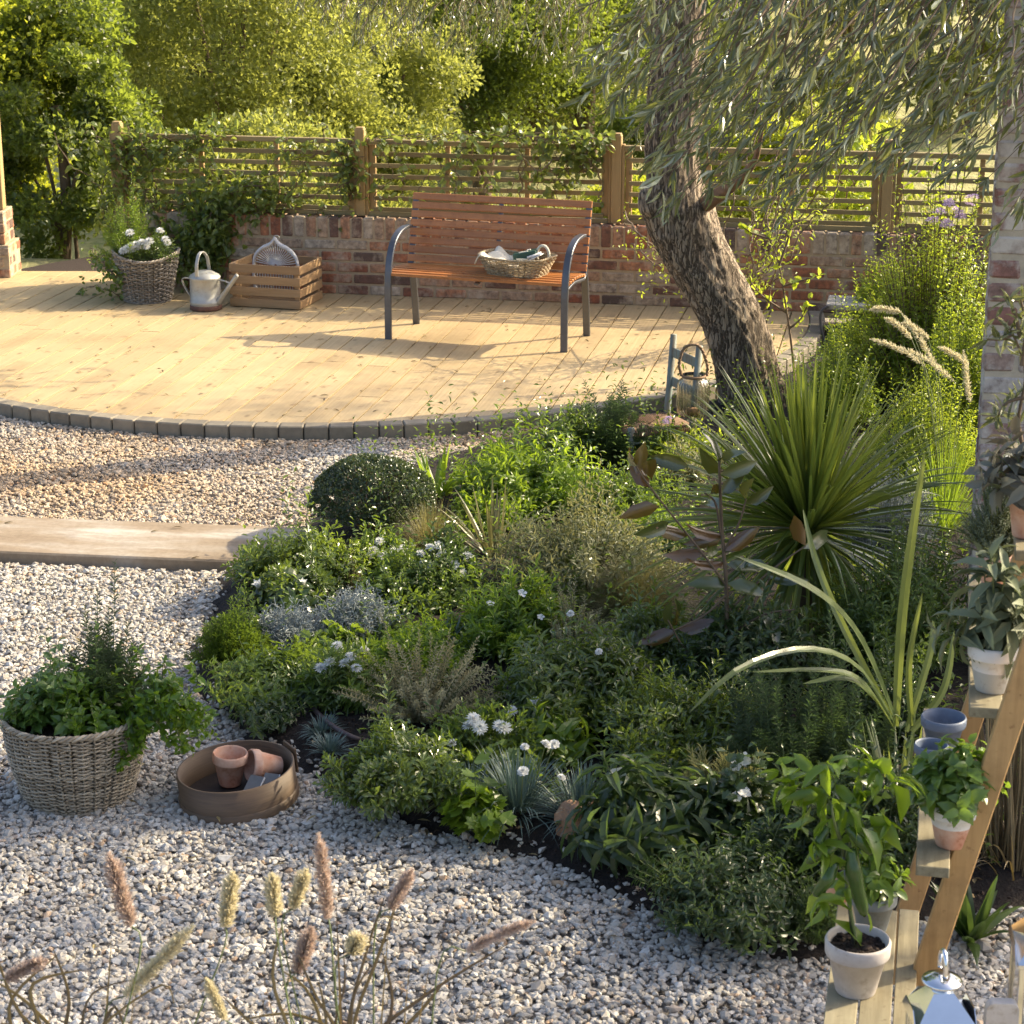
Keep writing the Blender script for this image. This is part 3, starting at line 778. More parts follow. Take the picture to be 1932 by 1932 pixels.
# fence on the wall: posts + slatted panels
FY = .11
post_s = [0.02, 1.80, 3.60, 5.42, 7.2]
plab = ['short timber fence post at the vine covered left end of the wall', 'square timber fence post left of the bench', 'square timber fence post behind the right end of the bench',
        'square timber fence post right of the olive trunk', 'square timber fence post hidden behind the brick pillar']
for i, s in enumerate(post_s[:4]):
    p = thing('fence_post', plab[i], 'post', wl(s, FY, .643), WANG, 'timber fence posts on the brick wall')
    mb = MB(); boxes(mb, [(0, 0, .30)], (.034, .034, .30), .004, rnd=[.8]); boxes(mb, [(0, 0, .606)], (.028, .028, .007), .003, rnd=[1]); mb.build('shaft', M['post_wood'], p)
    mb = MB(); boxes(mb, [(.045, 0, .27)], (.010, .022, .27), .003, rnd=[.3]); mb.build('side_batten', M['post_wood'], p)
    mb = MB(); boxes(mb, [(-.045, 0, .27)], (.010, .022, .27), .003, rnd=[.5]); mb.build('side_batten', M['post_wood'], p)
flab = ['slatted timber fence panel overgrown with vine left of the first post', 'slatted timber fence panel behind the bench, between two posts', 'slatted timber fence panel behind the olive trunk', 'slatted timber fence panel beside the brick pillar']
for i in range(4):
    s0, s1 = post_s[i] + .057, post_s[i + 1] - .057; Lp = s1 - s0
    f = thing('slatted_fence', flab[i], 'fence', wl(s0, FY, .643), WANG, 'slatted timber fence panels')
    zs = [.505] + [.43 - .0765 * k for k in range(6)]
    mb = MB(); bar(mb, (0, 0, zs[0] + .01), (Lp, 0, zs[0] + .01), .045, .034, rnd=[.9]); mb.build('top_rail', M['fence_wood'], f)
    for z in zs[1:]:
        mb = MB(); dz = RS.uniform(-.003, .003); bar(mb, (.03, -.006, z + dz), (Lp - .03, -.006, z - dz), .016, .031, .002, rnd=[RS.rand()]); mb.build('slat', M['fence_wood'], f)
    mb = MB(); bar(mb, (0, 0, .014), (Lp, 0, .014), .045, .030, rnd=[.8]); mb.build('bottom_rail', M['fence_wood'], f)
    for sx in (.024, Lp - .024, Lp * .333, Lp * .665):
        w = .046 if sx < .05 or sx > Lp - .05 else .034
        mb = MB(); boxes(mb, [(sx, .018, .268)], (w / 2, .012, .225), .002, rnd=[.7]); mb.build('stile', M['post_wood'], f)

# ---------------------------------------------------------------- whitewashed brick pillar at the right
pil = thing('brick_pillar', 'tall whitewashed brick pillar at the right edge of the photo', 'pillar', (1.735, 7.62, 0), math.radians(-12.6))
bk, mo = MB(), MB(); hz = .0865
C = []; H = []
for c in range(44):
    z = c * hz + hz / 2 - .006
    w1 = [(0, .225), (.237, .34), (.352, .47)] if c % 2 else [(0, .11), (.122, .347), (.359, .47)]
    for a_, b_ in w1: C.append(((a_ + b_) / 2, .05, z)); H.append(((b_ - a_) / 2, .055, (hz - .016) / 2))
    w2 = [(.115, .225), (.237, .47)] if c % 2 else [(.115, .34), (.352, .47)]
    for a_, b_ in w2: C.append((.05, (a_ + b_) / 2, z)); H.append((.055, (b_ - a_) / 2, (hz - .016) / 2))
boxes(bk, C, H, .010, jit=.003)
boxes(mo, [(.236, .236, 1.9)], (.2335, .2335, 1.9), .004, rnd=[.5])
bk.build('bricks', M['brick_wash'], pil); mo.build('mortar', M['mortar_wash'], pil)

# ================================================================== FURNITURE AND POTS
# bench
bp_ = P(733, 640, .1); ba = math.radians(-18.4)
bench = thing('garden_bench', 'garden bench with orange brown slats and curved dark metal arms on the deck', 'bench', bp_, ba)
BW = 1.17
arm = smooth_path([(0, 0), (.004, .22), (.012, .38), (.04, .50), (.105, .60), (.20, .652), (.31, .668), (.40, .664)], 30)
for x in (0, BW):
    mb = MB(); rect_sweep(mb, [(x, y, z) for y, z in arm], .045, .020); mb.build('arm', M['metal_dark'], bench)
    mb = MB(); rect_sweep(mb, [(x, y, z) for y, z in smooth_path([(.50, 0), (.475, .2), (.435, .40), (.42, .46)], 12)], .045, .020); mb.build('rear_leg', M['metal_dark'], bench)
    mb = MB(); rect_sweep(mb, [(x, y, z) for y, z in smooth_path([(.012, .385), (.16, .405), (.32, .395), (.40, .40), (.445, .50), (.49, .66), (.535, .85)], 30)], .040, .016); mb.build('side_frame', M['metal_dark'], bench)
mb = MB(); rect_sweep(mb, [(BW / 2, y, z) for y, z in smooth_path([(.03, .385), (.16, .405), (.32, .395), (.40, .40), (.445, .50), (.49, .66), (.535, .85)], 30)], .030, .012); mb.build('middle_brace', M['metal_dark'], bench)
for k in range(8):
    t = k / 7.0; y = .418 + .108 * t ** 1.05; z = .455 + .385 * t
    mb = MB(); boxes(mb, [(BW / 2, y, z)], (BW / 2 + .02, .009, .0222), .003, Y=nrm(np.array([[0, .96, -.28]]))[0], Z=nrm(np.array([[0, .28, .96]]))[0], rnd=[RS.rand()])
    mb.build('back_slat', M['bench_wood'], bench)
for k in range(8):
    y = .028 + .049 * k; z = .405 + .016 * math.sin(math.pi * min(1, (k + .5) / 8))
    mb = MB(); boxes(mb, [(BW / 2, y, z + .008)], (BW / 2 + .02, .0185, .009), .003, rnd=[RS.rand()]); mb.build('seat_slat', M['bench_wood'], bench)

def superr(th, e): return (np.abs(np.cos(th)) ** e + np.abs(np.sin(th)) ** e) ** (-1 / e)
def basket(root, mat, rb, rt, H, rows, stakes, wr=.004, sr=.004, ry=1.0, e=2.0, rim=.009, earz=0.0, bands=(), belly=0.0, gap=0.0):
    th = np.linspace(0, TAU, stakes * 4 + 1); sh = superr(th, e)
    def rad(f): return rb + (rt - rb) * f + belly * np.sin(np.pi * f)
    def pt(f, r_add, thv, shv, z): 
        return np.stack([(rad(f) * shv + r_add) * np.cos(thv), (rad(f) * shv + r_add) * np.sin(thv) * ry, z], -1)
    mb = MB(); ps = []; rn = []
    for k in range(rows):
        f = (k + .5) / rows
        amp = (sr + wr * .55) * np.cos(stakes / 2 * th + math.pi * (k % 2))
        zz = H * f + earz * np.cos(th) ** 2 * f + RS.normal(size=1) * .0008 + np.sin(th * 5 + k) * .0012
        ps.append(pt(f, amp, th, sh, zz)); rn.append(RS.rand())
    tubes(mb, np.array(ps), wr, 4, np.array(rn)); mb.build('weave', mat, root, True)
    mb = MB(); a = np.arange(stakes) * TAU / stakes; f = np.linspace(0, 1, 6); sa = superr(a, e)
    ps = np.stack([np.stack([rad(ff) * sa * np.cos(a), rad(ff) * sa * np.sin(a) * ry, (H + earz * np.cos(a) ** 2) * ff + 0 * a], -1) for ff in f], 1)
    tubes(mb, ps, sr, 4, RS.rand(stakes)); mb.build('stake', mat, root, True)
    for nm, f0, rr_ in (('rim', 1.0, rim), ('foot', 0.02, rim * .8)) + tuple(('band', q, wr * 1.5) for q in bands):
        mb = MB(); t2 = np.linspace(0, TAU, 160); s2 = superr(t2, e)
        for j in range(3):
            ph = j * TAU / 3
            ps = pt(f0, rr_ * .6 * np.cos(t2 * stakes * .6 + ph), t2, s2, (H + earz * np.cos(t2) ** 2) * f0 + rr_ * .6 * np.sin(t2 * stakes * .6 + ph))
            tubes(mb, ps, rr_ * .6, 4, RS.rand())
        mb.build(nm, mat, root, True)
    mb = MB(); t2 = np.linspace(0, TAU, 48, endpoint=False); q = pt(.03, -.006, t2, superr(t2, e), 0 * t2 + .006); mb.add(q, [np.arange(48)[None]]); mb.build('base', mat, root)
    return root
def wick_soil(root, r, z, ry=1.0, e=2.0):
    mb = MB(); t2 = np.linspace(0, TAU, 40, endpoint=False); s = superr(t2, e) * r
    V = [(0, 0, z + .01)] + [(s[i] * math.cos(t2[i]), s[i] * math.sin(t2[i]) * ry, z) for i in range(40)]
    i = np.arange(40); mb.add(V, [np.stack([0 * i, i + 1, (i + 1) % 40 + 1], -1)]); mb.build('compost', M['compost'], root)

# big basket front left
BX = P(150, 1500, .0)
big = thing('herb_basket', 'large round wicker basket planted with green herbs standing on the gravel', 'basket', BX, .3)
SB = scl(BX)
basket(big, M['wicker'], .172, .232, .30, 42, 36, .0039, .0045, rim=.010, bands=(.52,), belly=.012)
wick_soil(big, .215, .265)
# background basket
B2 = P(280, 566, .1)
b2 = thing('flower_basket', 'tapered greyish wicker basket with white flowers at the left of the deck', 'basket', B2, .1)
basket(b2, M['wicker_grey'], .155, .225, .30, 22, 30, .006, .006, rim=.011, earz=.05)
wick_soil(b2, .2, .26)
# tray basket on the bench
q = P(990, 508, .1 + .43); 
def bench_pt(x, y, z):
    c, s = math.cos(ba), math.sin(ba); return np.array([bp_[0] + x * c - y * s, bp_[1] + x * s + y * c, bp_[2] + z])
TB = bench_pt(.80, .20, .434)
tb = thing('tray_basket', 'shallow rectangular wicker tray basket with tools sitting on the bench seat', 'basket', TB, ba - .15)
basket(tb, M['wicker_pale'], .175, .235, .105, 11, 36, .0045, .004, ry=.62, e=4.5, rim=.007, earz=.02)
# cloth in tray
mb = MB(); gx_, gy_ = np.meshgrid(np.linspace(-.24, .06, 24), np.linspace(-.13, .13, 18))
gz_ = .085 + .035 * np.exp(-((gx_ + .2) / .06) ** 2) + .012 * np.sin(gx_ * 40 + gy_ * 25) + .01 * np.sin(gy_ * 60)
gz_ = np.where(gx_ < -.2, gz_ - (np.abs(gx_ + .2) / .04) ** 2 * .03, gz_)
a_ = (np.arange(17)[:, None] * 24 + np.arange(23)[None]).ravel()
mb.add(np.stack([gx_.ravel(), gy_.ravel(), gz_.ravel()], -1), [np.stack([a_, a_ + 1, a_ + 25, a_ + 24], -1)])
o = mb.build('cloth', M['cloth'], None, True, TB); o.rotation_euler = (0, 0, ba - .15); so = o.modifiers.new('thick', 'SOLIDIFY'); so.thickness = .008
tag(o, 'cream cloth folded over the left end of the tray basket', 'cloth')
g_ = plain('green_card', (.02, .075, .055), .4, 0, .1); w_ = plain('white_card', (.62, .64, .66), .5, 0, .1)
o = thing('seed_box', 'dark green flat box lying in the tray basket on the bench', 'box', TB + np.array([.05, .03, .085]), ba + .2)
mb = MB(); boxes(mb, [(0, 0, .03)], (.075, .05, .022), .004, X=(.97, 0, .2), Z=(-.2, 0, .97)); mb.build('body', g_, o)
mb = MB(); boxes(mb, [(-.01, -.028, .052), (.02, .01, .06)], [(.03, .008, .003), (.012, .012, .003)], .001, X=(.97, 0, .2), Z=(-.2, 0, .97)); mb.build('label', M['cloth'], o)
o = thing('seed_packet', 'pale printed seed packet leaning in the tray basket on the bench', 'packet', TB + np.array([.11, -.03, .09]), ba)
mb = MB(); boxes(mb, [(0, 0, .02)], (.05, .035, .003), .001, X=(.9, 0, .42), Z=(-.42, .0, .9)); mb.build('paper', w_, o)
mb = MB(); boxes(mb, [(0.0, 0, .0245)], (.026, .018, .001), .0005, X=(.9, 0, .42), Z=(-.42, .0, .9)); mb.build('picture', plain('packet_print', (.20, .22, .25), .5, 0, .5, 60), o)
o = thing('garden_twine', 'loop of thick cream rope standing up in the tray basket', 'rope', TB + np.array([.15, .02, .08]), ba)
mb = MB(); t_ = np.linspace(-.5, math.pi + .5, 20); tubes(mb, np.stack([.04 * np.cos(t_) + .01, 0 * t_, .035 + .06 * np.sin(t_)], -1), .009, 7, .5); mb.build('loop', M['cloth'], o, True)
o = thing('hand_trowel', 'white handled hand tool lying across the tray basket', 'tool', TB + np.array([.10, -.04, .11]), ba + .5)
mb = MB(); tubes(mb, np.array([[-.04, 0, 0], [0, 0, .01], [.05, 0, .03]]), .008, 8, .5, True); mb.build('handle', M['white_paint'], o, True)
mb = MB(); boxes(mb, [(-.075, 0, -.008)], (.035, .014, .002), .001); mb.build('blade', M['zinc'], o)

# watering can
WC = P(389, 583, .1)
can = thing('watering_can', 'galvanised watering can with arched handle standing on the deck', 'watering can', WC, -.25)
mb = MB(); lathe(mb, [(0, .012), (.104, .012), (.106, .05), (.1075, .06), (.104, .063), (.103, .21), (.1065, .218), (.103, .225)], 56); mb.build('body', M['zinc'], can, True)
mb = MB(); lathe(mb, [(.100, 0), (.109, .004), (.109, .030), (.105, .034)], 56); mb.build('base_band', M['rust'], can, True)
mb = MB(); lathe(mb, [(.107, .222), (.098, .236), (.05, .262), (.0, .268)], 48); mb.build('lid', M['zinc'], can, True)
hp = smooth_path([(-.02, -.085, .20), (-.02, -.09, .30), (-.015, -.06, .375), (-.01, -.0, .392), (0, .05, .35), (.0, .075, .28), (0, .085, .235)], 30)
mb = MB(); rect_sweep(mb, hp, .022, .008, (1, 0, 0)); mb.build('handle', M['zinc'], can)
mb = MB(); rect_sweep(mb, smooth_path([(-.10, 0, .205), (-.15, .0, .208), (-.165, 0, .185), (-.14, 0, .13), (-.105, 0, .08)], 20), .020, .006, (0, 1, 0)); mb.build('rear_handle', M['zinc'], can)
mb = MB(); tubes(mb, smooth_path([(.095, -.02, .055), (.15, -.03, .12), (.255, -.05, .255)], 12), np.linspace(.022, .013, 12)[None], 14, .5, True); mb.build('spout', M['zinc'], can, True)
mb = MB(); tubes(mb, np.array([(.09, -.01, .21), (.15, -.025, .205), (.205, -.04, .19)]), .006, 8, .5); mb.build('spout_brace', M['zinc'], can, True)

# crate
CA = P(435, 578, .1); CB = P(568, 586, .1); cang = math.atan2(CB[1] - CA[1], CB[0] - CA[0]); CW = float(np.hypot(*(CB - CA)[:2]))
crate = thing('wooden_crate', 'open slatted wooden fruit crate beside the watering can', 'crate', CA, cang)
CDp = .40
for k in range(4):
    z = .035 + k * .078
    for nm, a_, b_ in (('slat', (0, 0, z), (CW, 0, z)), ('slat', (0, CDp, z), (CW, CDp, z))):
        mb = MB(); bar(mb, a_, b_, .012, .056, .002, rnd=[RS.rand()]); mb.build(nm, M['crate_wood'], crate)
    for x in (.007, CW - .007):
        mb = MB(); bar(mb, (x, .008, z), (x, CDp - .008, z), .012, .056, .002, rnd=[RS.rand()]); mb.build('side_slat', M['crate_wood'], crate)
for x in (.03, CW - .03):
    for y in (.02, CDp - .02):
        mb = MB(); boxes(mb, [(x, y, .15)], (.016, .012, .15), .002); mb.build('corner_post', M['crate_wood'], crate)
mb = MB()
for k in range(5): bar(mb, (.02, .04 + k * .08, .01), (CW - .02, .04 + k * .08, .01), .06, .008, .001)
mb.build('bottom', M['crate_wood'], crate)
# white wicker ogee lantern/heart in crate
cc_, cs_ = math.cos(cang), math.sin(cang)
def crate_pt(x, y, z): return np.array([CA[0] + x * cc_ - y * cs_, CA[1] + x * cs_ + y * cc_, CA[2] + z])
hw = thing('wicker_ornament', 'white wicker pointed ornament with a wire loop standing in the crate', 'ornament', crate_pt(.26, .2, .01), cang)
half_ = smooth_path([(.155, .06), (.165, .16), (.16, .27), (.14, .325), (.09, .37), (.035, .395), (0, .435)], 30)
out = np.concatenate([half_, half_[::-1] * np.array([-1, 1])]); pth = np.stack([out[:, 0], 0 * out[:, 0], out[:, 1]], -1)
mb = MB()
for j in range(5):
    t_ = np.linspace(0, 60, len(pth)) + j * TAU / 5
    pp_ = pth.copy(); pp_[:, 1] += .012 * np.cos(t_); pp_[:, 2] += .010 * np.sin(t_); tubes(mb, pp_, .007, 5, .5)
mb.build('frame', M['white_wicker'], hw, True)
mb = MB()
for k in range(23):
    a_ = math.radians(8 + 164 * k / 22); d_ = np.array([math.cos(a_), math.sin(a_)])
    r_ = .158 if abs(d_[0]) > .75 else .158 + (.75 - abs(d_[0])) * .03
    tubes(mb, np.array([(d_[0] * .01, 0, .25 + d_[1] * .01), (d_[0] * r_ * .97, 0, .25 + d_[1] * min(r_, .165))]), .0028, 5, .5)
mb.build('spoke', M['white_wicker'], hw, True)
mb = MB()
for k in range(15): tubes(mb, np.array([(-.14 + .02 * k, 0, .06), (-.14 + .02 * k, 0, .25)]), .003, 5, .5)
mb.build('rod', M['white_wicker'], hw, True)
mb = MB(); t_ = np.linspace(-1.4, 3.6, 16); tubes(mb, np.stack([.022 * np.cos(t_) + .012, 0 * t_, .445 + .014 * np.sin(t_)], -1), .003, 6, .5); mb.build('loop', M['zinc'], hw, True)

# child's ladder-back chair
ch0 = PC(1255, 632, 10.95)
f_ = nrm(np.array([[-.92, -.38]]))[0]; l_ = np.array([f_[1] * -1, f_[0]]);  # lateral, towards the camera
l_ = np.array([.38, -.92])
CH0 = np.array([ch0[0] + .018, ch0[1], .03]); Hc = ch0[2] - .03
def cp(a_, b_, z): return np.array([f_[0] * a_ + l_[0] * b_, f_[1] * a_ + l_[1] * b_, z])
chair = thing('ladder_back_chair', 'small weathered blue green chair with woven rush seat standing among the plants', 'chair', CH0)
SW, SD_, SH = .29, .345, .235 * Hc / .70
for b_ in (0, SW):
    mb = MB(); tubes(mb, np.array([cp(.0, b_, 0), cp(0, b_, SH), cp(-.03, b_, Hc)]), .0175, 10, .5, True); mb.build('back_post', M['chair_paint'], chair, True)
    mb = MB(); tubes(mb, np.array([cp(SD_, b_, 0), cp(SD_, b_, SH + .035)]), .0185, 10, .5, True); mb.build('leg', M['chair_paint'], chair, True)
for z in (Hc * .86, Hc * .62):
    mb = MB(); xx = cp(-.022, 0, z); yy = cp(-.022, SW, z); bar(mb, xx, yy, .012, .05, .003); mb.build('back_rail', M['chair_paint'], chair)
mb = MB()
for z in (.10, .17):
    for a_, b_ in ((cp(0, 0, z), cp(SD_, 0, z)), (cp(0, SW, z), cp(SD_, SW, z)), (cp(SD_, 0, z + .03), cp(SD_, SW, z + .03))): tubes(mb, np.array([a_, b_]), .009, 8, .5)
mb.build('stretcher', M['chair_paint'], chair, True)
mb = MB(); n = 30
for sd0, sd1, apex in (((0, 0), (SD_, 0), 0), ((SD_, 0), (SD_, SW), 1), ((SD_, SW), (0, SW), 2), ((0, SW), (0, 0), 3)):
    for k in range(n):
        t = (k + .5) / n; a_ = np.array(sd0) * (1 - t) + np.array(sd1) * t; c_ = np.array([SD_ / 2, SW / 2])
        inner = a_ + (c_ - a_) * (2 * min(t, 1 - t)) * .97 if True else c_
        dirn = c_ - (np.array(sd0) + np.array(sd1)) / 2
        inner = a_ + dirn * (2 * min(t, 1 - t)) * .97
        pth_ = [cp(*(a_ - dirn * .09), SH - .012), cp(*(a_ - dirn * .10), SH + .006), cp(*a_, SH + .016), cp(*inner, SH + .004)]
        tubes(mb, np.array(pth_), .0052, 5, RS.rand())
boxes(mb, [cp(SD_ / 2, SW / 2, SH - .004)], (SD_ / 2, SW / 2, .006), .002, X=(f_[0], f_[1], 0), Y=(l_[0], l_[1], 0), rnd=[.2])
mb.build('rush_seat', M['rush'], chair, True)
# glass jar lantern hanging on it
JL = PC(1308, 745, 10.72)
jar = thing('jar_lantern', 'ribbed glass jar lantern on a rope handle hanging from the chair post', 'lantern', JL, 0)
n = 96; th = np.linspace(0, TAU, n, endpoint=False); rb_ = 1 + .035 * np.cos(24 * th)
prof = [(0.0, -.105), (.066, -.105), (.078, -.095), (.080, -.03), (.080, .055), (.070, .078), (.056, .088), (.056, .106)]
V = np.concatenate([np.stack([r_ * (rb_ if .06 < r_ else 1) * np.cos(th), r_ * (rb_ if .06 < r_ else 1) * np.sin(th), 0 * th + z], -1) for r_, z in prof])
i = np.arange(len(prof) - 1)[:, None] * n; j = np.arange(n)[None]; j2 = (j + 1) % n
mb = MB(); mb.add(V, [np.stack([i + j, i + j2, i + j2 + n, i + j + n], -1).reshape(-1, 4)]); o = mb.build('glass', M['jar_glass'], jar, True); so = o.modifiers.new('t', 'SOLIDIFY'); so.thickness = .004
mb = MB(); lathe(mb, [(.058, .092), (.062, .094), (.062, .104), (.058, .106)], 40); mb.build('collar', M['rush'], jar, True)
mb = MB(); hp = smooth_path([(-.062, 0, .10), (-.075, 0, .16), (-.055, 0, .235), (-.012, -.01, .262), (.03, -.01, .245), (.066, 0, .16), (.066, 0, .10)], 40)
for k in range(2):
    t_ = np.linspace(0, 70, 40) + k * math.pi; q_ = hp + np.stack([.004 * np.cos(t_), .004 * np.sin(t_), 0 * t_], -1); tubes(mb, q_, .006, 6, .5)
mb.build('rope_handle', M['rush'], jar, True)
mb = MB(); lathe(mb, [(0, -.1), (.03, -.1), (.03, -.07), (0, -.07)], 24); mb.build('candle', M['rush'], jar, True)

# ---- pots
def pot(name, label, loc, r, mat, h=None, cat='pot', rimh=.28, lower=None, soil=True, group=None, rim_w=1.0, tilt=None, rz=0.0, inner=None, lowfrac=.55):
    h = r * 1.75 if h is None else h
    o = thing(name, label, cat, loc, rz, group)
    r1 = r * .88; rb = r * .62; hr = h * (1 - rimh)
    rr = lambda z: rb + (r1 - rb) * z / hr
    if lower is not None:
        zc_ = h * lowfrac
        mb = MB(); lathe(mb, [(0, 0), (rb * .96, 0), (rb, .004), (rr(zc_), zc_)], 56); mb.build('lower_body', lower, o, True)
        pr_ = [(rr(zc_), zc_), (r1, hr)]
    else: pr_ = [(0, 0), (rb * .96, 0), (rb, .004), (r1, hr)]
    mb = MB(); lathe(mb, pr_ + [(r1 + .001, hr)], 56); mb.build('body', mat, o, True)
    mb = MB(); w = r * .075
    lathe(mb, [(r1 - .002, hr - .002), (r * .965, hr), (r * .985, hr + .003), (r, h - .006), (r - .003, h), (r - w, h), (r - w - .003, h - .005), (r1 - w, hr), (rb * 1.05, h * .3), (0, h * .3)], 56)
    mb.build('rim', inner or mat, o, True)
    if soil:
        mb = MB(); V = [(0, 0, h * .87)]; t2 = np.arange(36) * TAU / 36; rs_ = r - w * 1.6
        for q_ in (.5, 1.0):
            V += [(rs_ * q_ * math.cos(t), rs_ * q_ * math.sin(t), h * .86 + RS.normal() * .003) for t in t2]
        i = np.arange(36); i2 = (i + 1) % 36
        mb.add(V, [np.stack([0 * i, i + 1, i2 + 1], -1), np.stack([i + 1, i + 37, i2 + 37, i2 + 1], -1)])
        n = 160; rr2 = np.sqrt(RS.rand(n)) * rs_ * .95; aa = RS.rand(n) * TAU
        stones(mb, rr2 * np.cos(aa), rr2 * np.sin(aa), np.full(n, h * .875), .008 * np.exp(RS.normal(size=n) * .4))
        mb.build('compost', M['compost'], o, True)
    if tilt: o.rotation_euler = tilt
    return o

# ---- wooden plant stand (right); its own frame: x across the treads, y along them
ZS = [.45, .777, 1.128, 1.478]                # tread heights
def PT(u, v, z): return P(u, v, z)
sa_ = math.radians(-11.5); sca, ssa = math.cos(sa_), math.sin(sa_)
SO = np.array([.9, 4.75, 0])
st = thing('plant_stand', 'stepped timber plant stand with four plank treads at the right edge', 'plant stand', SO, sa_)
def sl_(p):                                 # world -> stand frame
    q = np.asarray(p, float) - SO; return np.array([q[0] * sca + q[1] * ssa, -q[0] * ssa + q[1] * sca, q[2]])
def board(nm, xa, xb, y0, y1, z, th=.022):
    mb = MB(); boxes(mb, [((xa + xb) / 2, (y0 + y1) / 2, z - th / 2)], ((xb - xa) / 2, (y1 - y0) / 2, th / 2), .002, rnd=[RS.rand()]); return mb.build(nm, M['shelf_wood'], st)
for k, (ua, ub, vv) in {1: (1728, 1792, 1636), 2: (1829, 1892, 1336), 3: (1916, 1978, 1040)}.items():
    a_, b_ = sl_(P(ua, vv, ZS[k])), sl_(P(ub, vv, ZS[k])); y0 = (a_[1] + b_[1]) / 2
    board('tread', a_[0], b_[0], y0, y0 + .98, ZS[k], .026)
    for yy in (.26, .86):
        bb = MB(); boxes(bb, [((a_[0] + b_[0]) / 2 + .025, y0 + yy, ZS[k] - .045)], (.052, .018, .018), .002); bb.build('cleat', M['stand_wood'], st)
    if k == 1: NY = y0
a_ = sl_(P(1553, 1932, ZS[0]))
for i_, ye in enumerate((.98, .90, .92)):
    board('bottom_tread', a_[0] + i_ * .078, a_[0] + i_ * .078 + (.0735 if i_ < 2 else .050), a_[1] - .25, a_[1] + ye * .66, ZS[0], .030)
def rail2(y, pb, pt, ztop, rnd):
    mb = MB(); sx = (pt[0] - pb[0]) / (pt[2] - pb[2]); a0 = np.array([pb[0] - pb[2] * sx, y, 0]); b0 = np.array([pb[0] + (ztop - pb[2]) * sx, y, ztop])
    X = nrm((b0 - a0)[None])[0]; Y = np.array([0, 1., 0]); Z = np.cross(X, Y); L = np.linalg.norm(b0 - a0)
    boxes(mb, [(a0 + b0) / 2], (L / 2, .016, .030), .003, X, Y, Z, rnd=[rnd]); mb.build('rail', M['stand_wood'], st); return a0, b0
def on_plane(u, v, y):                      # sight line meets the stand plane local y
    a = (u - 966) / FPX; b = (v - 966) / FPX; d = np.array([a, CP - b * SP, -(SP + b * CP)]); n = np.array([-ssa, sca, 0])
    t = (y - n @ (np.array([0, 0, CAM_H]) - SO)) / (n @ d); return sl_(np.array([0, 0, CAM_H]) + t * d)
yr = NY + .12
pb, pt = on_plane(1712, 1932, yr), on_plane(1893, 1395, yr)
rail2(yr, pb, pt, 2.0, .9)
rail2(yr + .70, pb + np.array([.0, 0, 0]), pt + np.array([.0, 0, 0]), 2.0, .15)

GP = 'painted and terracotta pots on the plant stand'
def on(u, v, z): return P(u, v, z)
POT = {}
q = on(1614, 1868, ZS[0] + .001); POT['chili'] = pot('plant_pot', 'chalky white pot holding the pepper plant on the bottom tread', q, .0775, M['chalk_pot'], .136, group=GP, inner=M['chalk_pot'])
q = on(1652, 1775, ZS[0] + .001); q[1] += .06; POT['grey'] = pot('plant_pot', 'blue grey pot with young leafy seedling behind the pepper plant', q, .0595, M['grey_paint'], .105, group=GP)
q = on(1587, 1716, ZS[0] + .001); q[1] += .06; POT['terra_small'] = pot('plant_pot', 'small terracotta pot half hidden behind the pepper leaves', q, .044, M['terracotta'], .079, group=GP)
q = on(1794, 1592, ZS[1] + .001); POT['basil'] = pot('plant_pot', 'pot with white rim and bare terracotta base holding the basil', q, .060, M['white_paint'], .109, lower=M['terracotta'], group=GP, lowfrac=.50)
q = on(1777, 1412, ZS[1] + .001); POT['blue_big'] = pot('plant_pot', 'large empty blue pot at the back of the second tread', q, .0595, M['blue_paint'], .092, soil=False, group=GP)
q = on(1754, 1460, ZS[1] + .001); POT['blue_small'] = pot('plant_pot', 'smaller empty blue pot half behind the basil', q, .044, M['blue_paint'], .083, soil=False, group=GP)
q = on(1871, 1300, ZS[2] + .001); POT['sage'] = pot('plant_pot', 'white rimmed pot with grey lower half holding the drooping sage', q, .063, M['white_paint'], .118, lower=M['greige'], group=GP, lowfrac=.46)
q = on(1938, 1010, ZS[3] + .001); POT['terra_top'] = pot('plant_pot', 'tall terracotta pot with purple sage on the top tread', q, .058, M['terracotta'], .149, group=GP)
q = on(1880, 1120, ZS[2] + .001); q[1] += .05; POT['thyme'] = pot('plant_pot', 'terracotta pot under the dome of grey thyme', q, .048, M['terracotta'], .096, group=GP)

# ---- sieve with terracotta pots
SV = P(452, 1505, .012)
sv = thing('garden_sieve', 'round bentwood garden sieve lying on the gravel holding flower pots', 'sieve', SV, .2); sv.rotation_euler = (.03, -.085, .2)
mb = MB(); lathe(mb, [(.196, .0), (.196, .118), (.189, .118), (.189, .0)], 80); lathe(mb, [(.196, .0), (.189, .0)], 80); mb.build('hoop', M['sieve_wood'], sv, True)
mb = MB(); lathe(mb, [(.2005, .001), (.2005, .03), (.197, .032)], 80); lathe(mb, [(.197, .0), (.2005, .001)], 80); mb.build('lower_band', M['sieve_wood'], sv, True)
mb = MB(); lathe(mb, [(0, .02), (.189, .02)], 64); mb.build('mesh', M['sieve_mesh'], sv)
mb = MB(); boxes(mb, [(.190, .075, .085)], (.004, .045, .045), .002, X=(.94, .34, 0), Y=(-.34, .94, 0)); mb.build('lapped_end', M['sieve_wood'], sv)
q = P(434, 1478, .04); t1 = pot('terracotta_pot', 'upright terracotta flower pot standing inside the sieve', q, .060, M['terracotta'], .115, soil=False, group='terracotta pots in the sieve')
t1.rotation_euler = (.03, .05, 0)
q = P(528, 1446, .085); t2_ = pot('terracotta_pot', 'terracotta flower pot lying on its side inside the sieve', q, .055, M['terracotta'], .11, soil=False, group='terracotta pots in the sieve')
t2_.rotation_euler = Vector((-.85, -.40, .22)).to_track_quat('Z', 'Y').to_euler()
